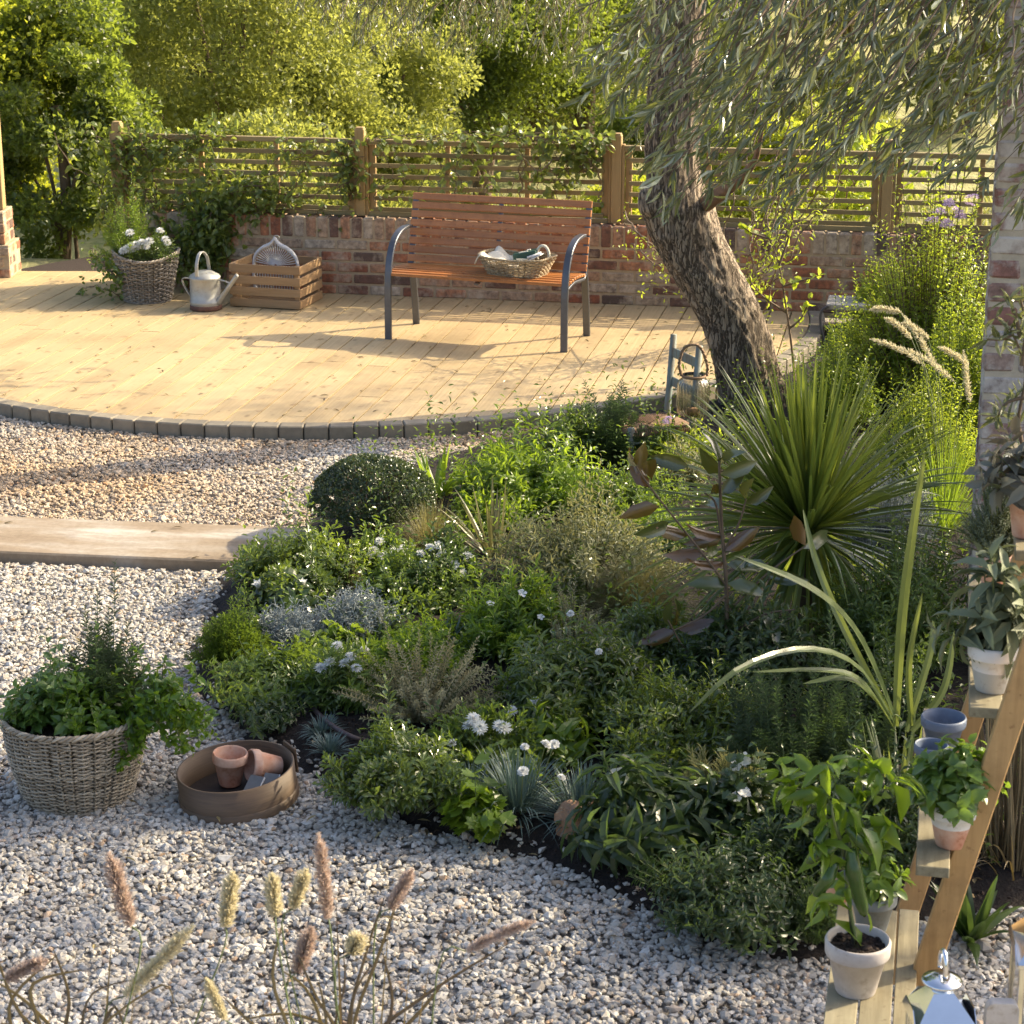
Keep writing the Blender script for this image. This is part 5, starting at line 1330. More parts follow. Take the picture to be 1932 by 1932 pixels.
plant('leafy_filler', 'dark leaves in the shade under the spiky palm like plant', 'plant', (1290, 1150, 1560, 1340), 'dark', 260, .045, .4, nl=12, tpl='oval')
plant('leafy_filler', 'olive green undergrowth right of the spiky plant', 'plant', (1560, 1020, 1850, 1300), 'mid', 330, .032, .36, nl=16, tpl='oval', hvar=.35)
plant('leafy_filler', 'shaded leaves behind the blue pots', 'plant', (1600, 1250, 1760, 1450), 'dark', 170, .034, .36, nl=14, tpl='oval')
plant('santolina', 'pale silver feathery bush right of the spiky plant', 'shrub', (1600, 880, 1760, 1080), 'silver', 150, .022, .22, nl=34, tpl='lobe', t0=.2, ang=(60, 40), hvar=.3)
plant('aster', 'fine leaved bush with brown seed heads beside the brick pillar', 'shrub', (1650, 700, 1860, 960), 'lush', 330, .022, .30, nl=26, tpl='oval', hvar=.3, tipb=.3)
plant('nasturtium', 'yellow green low leaves at the foot of the olive trunk', 'plant', (1200, 800, 1380, 900), 'lush', 150, .030, .5, nl=10, tpl='oval')
plant('leafy_filler', 'low dark plants under the small chair', 'plant', (1110, 885, 1290, 990), 'mid', 170, .030, .4, nl=12, tpl='oval', hvar=.4)
t = plant('buddleia', 'grey green stems with a lilac flower head beside the rush seat', 'flowering plant', (1240, 815, 1340, 930), 'greygreen', 34, .045, .22, nl=14, tpl='lanc', hvar=.5)
fl_at(t[0], 'lilac', [(1262, 790), (1256, 797)], C=t[1], R=t[2] * 1.2, H=t[3] * 1.3, mat=G['lilac'], s=1.2)
# small ground fillers so little bare soil shows between the shrubs
for i, (bb, mt, lb) in enumerate((((720, 1050, 900, 1160), 'mid', 'low green leaves behind the candytuft'), ((600, 1150, 760, 1230), 'dark', 'low dark leaves between the two silver bushes'),
        ((830, 1130, 980, 1230), 'mid', 'low leaves under the tall leafy stems'), ((470, 1220, 620, 1300), 'mid', 'low leaves in front of the first silver bush'),
        ((1000, 1040, 1180, 1150), 'mid', 'low leaves under the wispy grey bush'), ((760, 1390, 960, 1470), 'dark', 'low dark leaves in front of the thyme'),
        ((1150, 1420, 1350, 1530), 'dark', 'low dark leaves behind the large drooping leaves'), ((840, 930, 1010, 1010), 'bright', 'low leaves under the striped sword leaves'),
        ((1000, 1230, 1180, 1330), 'dark', 'low dark leaves between the camellia and the daisies'), ((1250, 1230, 1420, 1340), 'dark', 'low dark leaves around the magnolia stem'))):
    plant('leafy_filler', lb, 'plant', bb, mt, 130, .03, .42, nl=9, tpl='oval', hk=.8, hvar=.3)

# fallen leaves on deck, gravel and slab
n = 420; x = RS.uniform(-3.0, 1.4, n); y = RS.uniform(5.4, 14.6, n); k = ~inpoly(x, y, bed_poly); x, y = x[k], y[k]; n = len(x)
z = np.where(np.hypot(x - CC[0], y - CC[1]) < CR, .104, np.where(slab_mask(x, y), .062, .034)); D = rvec(n); D[:, 2] *= .12
lf = MB(); leaves(lf, 'lanc', np.stack([x, y, z], -1), D, RS.normal(size=(n, 3)) * .15 + np.array([0, 0, 1]), RS.uniform(.03, .06, n), .012, RS.rand(n))
tag(lf.build('fallen_leaves', foliage('fallen_leaf', (.10, .07, .03), (.30, .24, .11), .1, .7)), 'dry olive leaves scattered over the deck and the gravel', kind='stuff')

# ---- undergrowth carpet between the plants
x, y = scatter(-1.8, 3.4, 5.3, 13.5, 95); dd_ = edist(x, y); k = inpoly(x, y, bed_poly) & (dd_ > .16); x, y = x[k], y[k]; n = len(x)
lf = MB(); K_ = 9; t = np.linspace(.15, 1, K_); hh_ = RS.uniform(.06, .20, n) * np.interp(y, [7, 9], [1, 2.0]); lean = RS.normal(size=(n, 2)) * .06
o_ = np.stack([x[:, None] + lean[:, 0:1] * t, y[:, None] + lean[:, 1:2] * t, Z0 - .02 + hh_[:, None] * t], -1).reshape(-1, 3); m_ = len(o_)
D = rvec(m_); D[:, 2] = np.abs(D[:, 2]) * .5 + .1
leaves(lf, 'oval', o_, D, nrm(rvec(m_) * .6 + np.array([0, 0, 1])), RS.uniform(.018, .042, m_), RS.uniform(.008, .018, m_), np.repeat(RS.rand(n), K_) * .6 + RS.rand(m_) * .4)
tag(lf.build('undergrowth', G['mid']), 'low mixed leaves covering the soil between the larger plants', kind='stuff')

# ---- lush sunlit mass by the wall, right
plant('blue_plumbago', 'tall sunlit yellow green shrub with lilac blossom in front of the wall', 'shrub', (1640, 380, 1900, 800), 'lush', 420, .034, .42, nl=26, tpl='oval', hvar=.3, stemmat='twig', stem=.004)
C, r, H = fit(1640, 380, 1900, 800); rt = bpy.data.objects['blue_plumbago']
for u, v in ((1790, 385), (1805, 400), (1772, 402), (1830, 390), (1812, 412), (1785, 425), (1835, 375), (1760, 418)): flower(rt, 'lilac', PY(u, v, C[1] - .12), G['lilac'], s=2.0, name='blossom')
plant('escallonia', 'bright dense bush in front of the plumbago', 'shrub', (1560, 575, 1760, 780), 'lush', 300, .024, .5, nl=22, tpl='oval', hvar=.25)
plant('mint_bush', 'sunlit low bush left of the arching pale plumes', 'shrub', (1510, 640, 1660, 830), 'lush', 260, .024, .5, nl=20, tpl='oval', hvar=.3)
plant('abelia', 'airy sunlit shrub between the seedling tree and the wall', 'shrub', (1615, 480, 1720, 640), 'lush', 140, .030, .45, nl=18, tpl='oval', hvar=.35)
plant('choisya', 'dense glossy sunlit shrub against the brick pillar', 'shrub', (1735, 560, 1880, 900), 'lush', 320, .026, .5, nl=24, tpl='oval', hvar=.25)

# ---- plumes
def plume(root, P0, P1, bendv, r, mat, n=900, hl=.022, name='plume'):
    """feathery seed head along a curve from P0 to P1 (world)"""
    L0 = np.array(root.location[:]); a = np.asarray(P0) - L0; b = np.asarray(P1) - L0; m = (a + b) / 2 + np.asarray(bendv)
    t = RS.rand(n); t2 = np.linspace(0, 1, 9)
    pp = bez(a[None], m[None], b[None], t)[0]; T = nrm(2 * (1 - t)[:, None] * (m - a) + 2 * t[:, None] * (b - m))
    R_ = nrm(np.cross(T, rvec(n))); env = np.clip(np.sin(np.pi * (t * .84 + .12)) * 1.5, .35, 1)
    o = pp + R_ * (r * .15 * env)[:, None]; d = nrm(R_ * .95 + T * .5 + RS.normal(size=(n, 3)) * .15)
    l = hl * env * RS.uniform(.6, 1.25, n)
    mb = MB(); d = nrm(d + RS.normal(size=(n, 3)) * .25)
    leaves(mb, 'tiny', o, d, R_, l * 1.3, .0006, RS.rand(n))
    n2 = n * 2 // 3; leaves(mb, 'tiny', o[:n2], nrm(d[:n2] + T[:n2] * 1.8), rvec(n2), l[:n2] * .7, .0013, RS.rand(n2))
    mb.build(name, mat, root)
    return a, b
def stalks(root, lst, r=.0014, nm='stalk', mat=None, off=(0, 0, 0)):
    L0 = np.array(root.location[:]); mb = MB()
    for p in lst: tubes(mb, smooth_path([np.asarray(q) - L0 for q in p], 12), r, 4, .5)
    mb.build(nm, mat or M['gstem'], root, True)
# white arching plumes, right background
pb = PC(1790, 800, 9.6); g1 = thing('white_fountain_grass', 'fountain grass with pale arching plumes lit by the sun beside the pillar', 'grass', (pb[0], pb[1], Z0))
mb = MB(); blades(mb, 260, .75, .004, (.1, 1.0), .5, 8, base=.05); child(g1, mb, 'blades', G['bright'])
sk = []
for (a, b, bz) in (((1745, 690), (1640, 640), .04), ((1720, 640), (1668, 600), .03), ((1770, 700), (1700, 590), .03), ((1800, 720), (1690, 655), .05), ((1752, 640), (1700, 610), .03), ((1828, 690), (1770, 655), .02), ((1700, 590), (1640, 585), .02), ((1830, 760), (1818, 660), 0)):
    zc = 9.6 + RS.uniform(-.4, .4); A, B_ = PC(*a, zc), PC(*b, zc); plume(g1, A, B_, (0, 0, bz), .008, G['plume_pale'], 420, .015)
    sk.append([(pb[0] + .02, pb[1], Z0), (A[0] * .5 + pb[0] * .5, (A[1] + pb[1]) / 2, A[2] * .75), A])
stalks(g1, sk)
# purple fountain grass in the foreground
def strap(mb, pts, w, rnd, fold=.3, up=(0, -1, .3)):
    p = smooth_path(pts, 14); T = nrm(np.gradient(p, axis=0)); Sd = nrm(np.cross(T, np.asarray(up, float)[None])); N = np.cross(Sd, T); t = np.linspace(0, 1, 14)
    wp = w * .5 * np.minimum(1, .6 + 1.5 * t) * (1 - t ** 4) ** .8 + .0004
    V = np.stack([p + Sd * wp[:, None] + N * (wp * fold)[:, None], p, p - Sd * wp[:, None] + N * (wp * fold)[:, None]], 1)
    k = np.arange(13)[:, None] * 3 + np.arange(2)[None]
    mb.add(V, [np.stack([k, k + 1, k + 4, k + 3], -1).reshape(-1, 4)], rnd)
STR_R = [((655, 2200), (655, 1950), (690, 1800), (726, 1690)), ((660, 2200), (665, 1950), (715, 1800), (770, 1640)), ((640, 2200), (630, 1960), (650, 1860), (648, 1800)), ((640, 2200), (620, 1980), (612, 1900), (600, 1850)), ((600, 2200), (560, 1990), (515, 1850), (532, 1745)),
    ((620, 2200), (610, 1960), (580, 1870), (530, 1830)), ((650, 2200), (650, 1980), (560, 1915), (450, 1925)), ((660, 2200), (680, 1990), (800, 1880), (960, 1780)), ((670, 2200), (700, 2000), (740, 1900), (720, 1790)), ((650, 2200), (660, 1980), (668, 1880), (700, 1820)), ((670, 2200), (720, 2000), (800, 1900), (840, 1850)), ((640, 2200), (600, 1990), (500, 1950), (420, 1880)), ((655, 2200), (640, 1970), (596, 1880), (562, 1800))]
STR_L = [((120, 2200), (100, 1990), (30, 1900), (-20, 1760)), ((120, 2200), (120, 1990), (60, 1900), (-10, 1850)), ((110, 2200), (80, 1960), (60, 1860), (155, 1830)), ((140, 2200), (150, 1990), (170, 1880), (250, 1848)), ((150, 2200), (180, 1990), (215, 1900), (240, 1960)), ((100, 2200), (40, 1990), (20, 1890), (110, 1800)), ((130, 2200), (160, 1980), (300, 1860), (330, 1900)), ((120, 2200), (90, 1980), (30, 1940), (0, 1930)), ((130, 2200), (120, 1980), (130, 1880), (100, 1790))]
FG = (('purple_fountain_grass', 'purple fountain grass with brown plumes at the lower left corner', (120, 4.25), ((205, 1610, 248, 1748, .016, 'p', 0), (366, 1745, 235, 1880, .014, 'w', 0), (388, 1845, 425, 1925, .010, 'w', 0), (90, 1812, 10, 1850, .012, 'p', .01), (440, 1645, 425, 1750, .015, 'w', 0)), 16),
      ('purple_fountain_grass', 'larger purple fountain grass with pink and cream plumes at the bottom centre', (655, 4.2), ((512, 1648, 520, 1730, .014, 'w', 0), (578, 1640, 552, 1715, .013, 'w', 0), (601, 1572, 620, 1735, .013, 'p', 0), (588, 1750, 560, 1835, .015, 'p', 0), (680, 1765, 660, 1800, .016, 'w', 0), (778, 1640, 735, 1715, .012, 'p', 0), (1010, 1738, 880, 1795, .010, 'p', .012)), 34))
for nm, lb, (ub, zc0), pls, nbl in FG:
    q = PC(ub, 1932, zc0); g = thing(nm, lb, 'grass', (q[0], q[1] - .02, 0), 0, 'purple fountain grasses in the foreground')
    hb = float(q[2])
    mb = MB(); nbl = nbl // 2; az = RS.rand(nbl) * TAU; blades(mb, nbl, hb + .30, .012, (.03, .50), .10, 12, base=.07, az=az, twist=.5, rndb=(0, 1)); child(g, mb, 'blades', G['purplegrass'])
    mb = MB(); blades(mb, nbl * 2, hb + .16, .010, (.2, .8), .30, 12, base=.07, twist=.5); child(g, mb, 'blades', G['purplegrass'])
    st_ = MB(); L0 = np.array(g.location[:])
    for pts in (STR_L if ub < 300 else STR_R):
        z_ = zc0 + RS.uniform(-.06, .10); strap(st_, [PC(u, v, z_) - L0 for u, v in pts], RS.uniform(.004, .0085), RS.rand(), .25, (0, -1, .2))
    child(g, st_, 'arching_blades', G['purplegrass'])
    sk = []
    for u0, v0, u1, v1, rr_, kd, bz in pls:
        zc = zc0 + RS.uniform(-.08, .12); tip, bot = PC(u0, v0, zc), PC(u1, v1, zc)
        plume(g, bot, tip, (0, 0, bz), rr_, G['plume_pink' if kd == 'p' else 'plume_pale'], 1150, rr_ * 1.0)
        base = np.array([q[0] + RS.normal() * .03, q[1], 0]); d_ = nrm((bot - tip)[None])[0]
        sk.append([base, base * .45 + bot * .55 + np.array([0, 0, .03]), bot + d_ * .06, bot])
    stalks(g, sk, .0016)

# ---- cordyline
q = PC(1512, 985, 8.3)
cd = thing('cordyline', 'tall spiky cordyline with a fountain of narrow leaves in front of the olive trunk', 'palm', (q[0] + .03, q[1], Z0))
hz_ = float(q[2]) - Z0
mb = MB(); n = 350; az = RS.rand(n) * TAU; u_ = RS.rand(n)
el = np.where(u_ < .62, np.radians(RS.uniform(38, 88, n)), np.radians(RS.uniform(-15, 38, n)))
az = np.where(RS.rand(n) < .25, math.pi + RS.normal(size=n) * .7, az)
blades(mb, n, .82, .0225, K=10, grav=.13, base=.04, el=el, az=az, off=(0, 0, hz_ - .02), taper=.8, stiff=2.5, lvar=.30, fold=.35, twist=.35, rndb=(0, 1))
n = 70; el = np.radians(RS.uniform(-70, -10, n)); blades(mb, n, .68, .028, K=9, grav=.25, base=.04, el=el, off=(0, 0, hz_ - .05), taper=.8, twist=.4, rndb=(0, .6))
child(cd, mb, 'leaves', G['cordy'])
mb = MB(); tubes(mb, smooth_path([(-.02, 0, -.03), (.0, 0, hz_ * .4), (0, 0, hz_ + .02)], 8), np.linspace(.045, .032, 8)[None], 14, .5); child(cd, mb, 'trunk', M['twig'], True)
# ---- flax at the right
q = PC(1710, 1330, 6.6)
fx_ = thing('phormium', 'flax with tall broad yellow green sword leaves behind the plant stand', 'flax', (q[0], q[1], Z0))
mb = MB(); L0 = np.array(fx_.location[:])
def lp(u, v, zc): return PC(u, v, zc) - L0
strap(mb, [lp(1690, 1370, 6.6), lp(1700, 1180, 6.5), lp(1722, 1000, 6.35), lp(1745, 852, 6.25)], .030, .9)
strap(mb, [lp(1720, 1370, 6.6), lp(1715, 1250, 6.5), lp(1740, 1120, 6.4)], .02, .6)
strap(mb, [lp(1690, 1360, 6.6), lp(1620, 1200, 6.3), lp(1530, 1110, 6.1), lp(1385, 1048, 6.0)], .029, .35, up=(0, -.6, .8))
strap(mb, [lp(1680, 1350, 6.6), lp(1590, 1180, 6.5), lp(1540, 1060, 6.5), lp(1515, 960, 6.6)], .022, .8)
strap(mb, [lp(1690, 1370, 6.6), lp(1620, 1260, 6.3), lp(1520, 1225, 6.1), lp(1395, 1262, 5.9), lp(1300, 1345, 5.85)], .023, .3, up=(0, -.6, .8))
strap(mb, [lp(1690, 1380, 6.6), lp(1630, 1290, 6.3), lp(1560, 1265, 6.2), lp(1420, 1268, 6.1)], .020, .4, up=(0, -.6, .8))
strap(mb, [lp(1690, 1380, 6.6), lp(1650, 1320, 6.4), lp(1600, 1280, 6.3), lp(1515, 1290, 6.25)], .026, .2, up=(0, -.6, .8))
strap(mb, [lp(1710, 1380, 6.6), lp(1755, 1230, 6.6), lp(1760, 1170, 6.6)], .022, 1)
strap(mb, [lp(1720, 1380, 6.6), lp(1780, 1300, 6.6), lp(1800, 1190, 6.6)], .024, .7)
n = 26; blades(mb, n, .42, .026, (.0, .6), .1, 9, base=.06, twist=.5, rndb=(.2, 1)); child(fx_, mb, 'leaves', G['flax'])
# ---- magnolia seedling
q = P(1385, 1300, Z0); mg = thing('magnolia', 'young magnolia with large rust backed leaves on a thin brown stem', 'tree', q); L0 = np.array(mg.location[:])
zcm = 7.1; tr = [(1376, 1290), (1372, 1200), (1370, 1100), (1362, 1000), (1358, 905), (1357, 870)]
tr3 = [PC(u, v, zcm) for u, v in tr]; tr3 = [p * np.array([1, 0, 1]) + np.array([0, q[1], 0]) for p in [PY(u, v, q[1]) for u, v in tr]]
mb = MB(); tubes(mb, smooth_path([L0 - L0] + [p - L0 for p in tr3], 24), np.linspace(.011, .004, 24)[None], 8, .5)
lf = MB()
br = [((1370, 1105), (1330, 1050), (1235, 930), (1200, 880)), ((1366, 1040), (1395, 985), (1408, 940)), ((1372, 1120), (1330, 1160), (1270, 1190)), ((1378, 1150), (1450, 1080), (1520, 1030)), ((1376, 1200), (1440, 1160), (1500, 1150)), ((1360, 1010), (1350, 950), (1330, 930)), ((1376, 1250), (1300, 1230), (1260, 1170))]
def yb(u): return q[1] + RS.normal() * .04
for b in br:
    pts = [PY(u, v, q[1] - .03 * i) - L0 for i, (u, v) in enumerate(b)]; tubes(mb, smooth_path(pts, 10), np.linspace(.005, .0028, 10)[None], 6, .5)
child(mg, mb, 'stem', M['twig'], True)
ml = [((1202, 880), (1180, 862)), ((1225, 920), (1188, 860)), ((1200, 895), (1212, 852)), ((1245, 955), (1190, 965)), ((1262, 985), (1222, 1008)), ((1230, 905), (1225, 855)), ((1300, 880), (1248, 868)), ((1357, 880), (1345, 832)), ((1358, 880), (1385, 840)), ((1357, 892), (1312, 845)), ((1358, 895), (1425, 868)), ((1360, 930), (1312, 925)), ((1362, 960), (1302, 940)), ((1362, 935), (1390, 900)),
      ((1364, 1010), (1262, 1000)), ((1300, 1010), (1220, 990)), ((1366, 1010), (1310, 1035)), ((1368, 1040), (1440, 1000)), ((1405, 950), (1440, 925)), ((1408, 945), (1400, 890)), ((1370, 1060), (1295, 1070)), ((1370, 1065), (1430, 1062)), ((1372, 1105), (1262, 1085)), ((1372, 1100), (1450, 1120)), ((1400, 1075), (1470, 1045)), ((1275, 1190), (1215, 1210)), ((1272, 1188), (1250, 1150)), ((1280, 1188), (1330, 1180)), ((1450, 1085), (1505, 1100)), ((1515, 1035), (1560, 1010)),
      ((1500, 1150), (1560, 1180)), ((1440, 1160), (1475, 1215)), ((1376, 1180), (1320, 1215)), ((1330, 1040), (1262, 1050)), ((1520, 1030), (1500, 985)), ((1265, 1180), (1290, 1140)), ((1378, 1230), (1430, 1250)), ((1335, 1055), (1350, 1010))]
O = np.array([PY(*a, q[1] + RS.normal() * .04) for a, b in ml]) - L0; E = np.array([PY(*b, q[1] + RS.normal() * .08) for a, b in ml]) - L0
D = E - O; n = len(ml); Ln = np.linalg.norm(D, axis=1) * 1.15 + .02
leaves(lf, 'oval', O, D + RS.normal(size=(n, 3)) * .01, nrm(np.array([0, -.75, .45]) * np.where(RS.rand(n) < .45, -1, 1)[:, None] + RS.normal(size=(n, 3)) * .45), np.clip(Ln * 1.05, .07, .15), np.clip(Ln * .48, .038, .065), RS.rand(n), .15); child(mg, lf, 'leaves', G['magnolia'], True)
# ---- seedling tree before the wall
q = PY(1493, 650, 12.2); sd_ = thing('viburnum_sapling', 'thin sapling with a few round leaves standing before the brick wall', 'tree', (q[0], 12.2, Z0)); L0 = np.array(sd_.location[:])
mb = MB(); lf = MB()
for b in (((1500, 720), (1492, 640), (1480, 560), (1470, 500), (1452, 450)), ((1484, 590), (1440, 560), (1415, 530)), ((1488, 620), (1512, 600), (1530, 560)), ((1470, 500), (1490, 440), (1500, 380)), ((1476, 540), (1510, 530), (1545, 520)), ((1450, 450), (1420, 440), (1405, 430))):
    p = smooth_path([PY(u, v, 12.2) - L0 for u, v in b], 12); tubes(mb, p, np.linspace(.008, .003, 12)[None], 6, .5)
    k = RS.randint(4, 12, 12); o_ = p[k]; leaves(lf, 'oval', o_, rvec(12) + np.array([0, 0, .2]), nrm(RS.normal(size=(12, 3)) + np.array([0, 0, 1])), .05, .036, RS.rand(12))
child(sd_, mb, 'stem', M['twig'], True); child(sd_, lf, 'leaves', G['lush'])

# ---- herbs in the big basket
def herb(name, label, bb, mat, n, L, W, zb, Yc=None, **kw):
    uc = (bb[0] + bb[2]) / 2; Y = Yc; a = PY(uc, bb[3], Y); s = scl(a); r = (bb[2] - bb[0]) / 2 / s; H = PY(uc, bb[1], Y)[2] - zb
    root = thing(name, label, 'herb', (a[0], Y, zb)); lf, st_ = MB(), MB(); shoots(lf, st_, n, r, H, kw.pop('nl', 12), L, W, **kw)
    child(root, lf, 'foliage', G[mat]); child(root, st_, 'stems', M['gstem']); return root
zb = .262
herb('oregano', 'broad leaved green herb on the left side of the big basket', (5, 1245, 205, 1345), 'basil', 85, .045, .62, zb, BX[1] - .02, base=.55, nl=11, ang=(80, 55), tipb=.3, hvar=.3, ry=.16)
herb('lemon_balm', 'pale green herb in the middle of the big basket', (90, 1250, 230, 1350), 'pepper', 50, .038, .6, zb, BX[1] - .06, base=.6, nl=10, tipb=.3, hvar=.35, ry=.12)
herb('rosemary', 'dark needle leaved rosemary at the back of the big basket', (95, 1172, 295, 1300), 'rosemary', 120, .026, .11, zb, BX[1] + .08, base=.45, nl=44, tpl='tiny', ang=(60, 40), hvar=.4, ry=.15)
herb('mint', 'trailing bright mint spilling over the right rim of the big basket', (190, 1250, 400, 1370), 'pepper', 48, .036, .62, zb, BX[1] - .04, base=.45, nl=14, tpl='oval', droop=.9, hvar=.35, shape=.9, ry=.16)
t = bpy.data.objects['mint']; L0 = np.array(t.location[:]); mb = MB(); lf = MB()
for b in (((285, 1335), (330, 1330), (372, 1290), (360, 1250)), ((280, 1340), (340, 1345), (390, 1380)), ((300, 1340), (330, 1370), (345, 1420)), ((270, 1345), (300, 1370), (320, 1400)), ((250, 1350), (245, 1400), (228, 1455)), ((220, 1350), (215, 1400), (210, 1420)), ((290, 1330), (350, 1320), (400, 1350)), ((270, 1350), (262, 1390), (250, 1420)), ((300, 1330), (360, 1350), (375, 1400))):
    p = smooth_path([PY(u, v, BX[1] - .12 - .02 * i) - L0 for i, (u, v) in enumerate(b)], 26); tubes(mb, p, .0018, 5, .5)
    k = RS.randint(2, 26, 44); leaves(lf, 'oval', p[k], rvec(44) + np.array([0, -.3, -.1]), nrm(RS.normal(size=(44, 3)) * .6 + np.array([0, -.4, 1])), RS.uniform(.02, .04, 44), RS.uniform(.014, .028, 44), RS.rand(44), .1)
mb.build('trailing_stem', M['gstem'], t, True); lf.build('trailing_leaves', G['pepper'], t)
# flowers in the deck basket
t = herb('rosemary', 'upright pale rosemary on the left of the flower basket', (185, 352, 300, 475), 'bright', 90, .032, .16, .36, B2[1] + .02, base=.3, nl=34, tpl='lanc', ang=(60, 40), hvar=.4)
t = herb('white_daisy', 'bushy daisy plant with white blooms filling the flower basket', (225, 430, 340, 475), 'mid', 90, .03, .3, .36, B2[1] - .02, base=.5, nl=12)
for u, v in ((240, 470), (248, 465), (256, 462), (262, 470), (268, 458), (276, 466), (282, 456), (250, 474), (232, 474), (302, 436), (312, 452), (245, 440), (316, 458)): flower(t, 'mum', PY(u, v, B2[1] - .14), s=1.25)
# plants in the pots of the stand
def potplant(name, label, key, mat, n, r, H, L, W, cat='herb', **kw):
    o = POT[key]; z = o.location[2] + .095; r *= .875; H *= .875; L *= .92
    root = thing(name, label, cat, (o.location[0], o.location[1], z)); lf, st_ = MB(), MB(); nl = kw.pop('nl', 12)
    shoots(lf, st_, n, r, H, nl, L, W, **kw); child(root, lf, 'foliage', G[mat], True); child(root, st_, 'stems', M['gstem']); return root
potplant('basil', 'bushy basil with cupped bright leaves in the white rimmed pot', 'basil', 'basil', 60, .125, .19, .052, .62, nl=10, base=.15, ang=(85, 50), hvar=.35, curl=.3, t0=.35)
potplant('basil', 'young broad leaved seedling in the blue grey pot', 'grey', 'basil', 18, .10, .17, .055, .55, nl=9, base=.2, ang=(80, 55), hvar=.35, t0=.3)
potplant('thyme', 'dome of tiny grey green thyme leaves behind the sage', 'thyme', 'sage', 330, .115, .24, .010, .5, nl=26, base=.2, hvar=.1, shape=.85, t0=.4)
t = potplant('sage', 'drooping grey sage in the white rimmed pot', 'sage', 'sage', 24, .13, .30, .088, .36, nl=12, base=.1, ang=(125, 35), hvar=.35, curl=.25, t0=.25, stem=.003)
t = potplant('purple_sage', 'purple grey sage in the terracotta pot on the top tread', 'terra_top', 'sage_purple', 20, .14, .20, .075, .42, nl=10, base=.1, ang=(110, 40), hvar=.3, curl=.2, t0=.2, stem=.003)
# small olive sprig above it
q = PC(1935, 815, 6.4); o = thing('young_olive', 'small potted olive with dark narrow leaves in front of the brick pillar', 'tree', (POT['terra_top'].location[0] + .05, POT['terra_top'].location[1] + .24, ZS[3])); L0 = np.array(o.location[:])
mb = MB(); lf = MB(); Yo = L0[1]
for b in (((1950, 1000), (1932, 860), (1922, 790), (1935, 700), (1905, 620), (1878, 600)), ((1928, 690), (1935, 620), (1925, 560)), ((1910, 630), (1890, 640), (1862, 640)), ((1925, 640), (1915, 590), (1900, 560)), ((1932, 750), (1900, 760), (1880, 790))):
    p = smooth_path([PY(u, v, Yo) - L0 for u, v in b], 20); tubes(mb, p, np.linspace(.006, .002, 20)[None], 6, .5)
    k = RS.randint(6 if len(b) > 4 else 3, 20, 26); leaves(lf, 'lanc', p[k], rvec(26) + np.array([0, 0, .3]), rvec(26) + np.array([0, -.3, 1]), RS.uniform(.035, .06, 26), .011, RS.rand(26))
child(o, mb, 'stem', M['twig'], True); child(o, lf, 'leaves', G['olive'])
pt_ = pot('plant_pot', 'blue grey pot at the right edge holding the young olive', (L0[0], L0[1], ZS[3] + .001), .061, M['grey_paint'], .12, group=GP)
# pepper plant
o = POT['chili']; z = o.location[2] + .118; root = thing('pepper_plant', 'staked pepper plant with long green peppers and bright leaves', 'pepper plant', (o.location[0], o.location[1], z)); L0 = np.array(root.location[:]); Yc = L0[1]
mb = MB(); lf = MB()
stk = [((1614, 1772), (1602, 1700), (1592, 1620), (1580, 1560), (1560, 1500), (1540, 1460)), ((1592, 1640), (1610, 1570), (1640, 1510), (1680, 1480), (1700, 1462)), ((1580, 1560), (1530, 1510), (1480, 1465), (1462, 1440)), ((1588, 1600), (1570, 1530), (1575, 1480), (1560, 1440)), ((1600, 1590), (1640, 1560), (1680, 1550)), ((1560, 1510), (1510, 1490), (1470, 1480)), ((1592, 1640), (1550, 1600), (1530, 1580)), ((1610, 1560), (1625, 1500), (1620, 1450)), ((1598, 1690), (1570, 1690), (1540, 1700)), ((1640, 1510), (1660, 1460), (1640, 1440))]
tips = []
for i, b in enumerate(stk):
    p = smooth_path([PY(u, v, Yc + (RS.normal() * .03 if j else 0)) - L0 for j, (u, v) in enumerate(b)], 16); tubes(mb, p, np.linspace(.0045 if i == 0 else .003, .0016, 16)[None], 6, .5); tips.append(p)
child(root, mb, 'stems', M['gstem'], True)
pl_ = [((1560, 1490), (1420, 1535)), ((1540, 1465), (1452, 1450)), ((1562, 1440), (1545, 1415)), ((1575, 1450), (1610, 1425)), ((1600, 1450), (1660, 1440)), ((1640, 1440), (1700, 1450)), ((1690, 1465), (1738, 1480)), ((1680, 1475), (1730, 1470)), ((1650, 1500), (1718, 1560)), ((1660, 1530), (1740, 1600)), ((1640, 1540), (1712, 1592)), ((1625, 1560), (1675, 1620)), ((1560, 1500), (1540, 1560)), ((1580, 1510), (1590, 1590)), ((1545, 1500), (1500, 1500)), ((1530, 1520), (1510, 1570)), ((1598, 1520), (1640, 1580)), ((1610, 1480), (1660, 1500)), ((1580, 1470), (1530, 1500)), ((1555, 1580), (1530, 1640)), ((1570, 1610), (1600, 1660)),
       ((1560, 1690), (1550, 1745)), ((1570, 1690), (1500, 1710)), ((1625, 1790), (1610, 1730)), ((1640, 1760), (1650, 1720)), ((1510, 1480), (1470, 1500)), ((1470, 1460), (1430, 1445)), ((1480, 1465), (1495, 1425)), ((1620, 1455), (1590, 1420)), ((1600, 1500), (1570, 1545)), ((1620, 1520), (1600, 1570)), ((1540, 1545), (1480, 1560)), ((1690, 1480), (1720, 1520)), ((1640, 1560), (1690, 1560)), ((1525, 1580), (1500, 1540)), ((1590, 1545), (1640, 1610))]
O = np.array([PY(*a, Yc + RS.normal() * .035) for a, b in pl_]) - L0; E = np.array([PY(*b, Yc + RS.normal() * .05) for a, b in pl_]) - L0; D = E - O; n = len(pl_); Ln = np.clip(np.linalg.norm(D, axis=1) * 1.12, .045, .105)
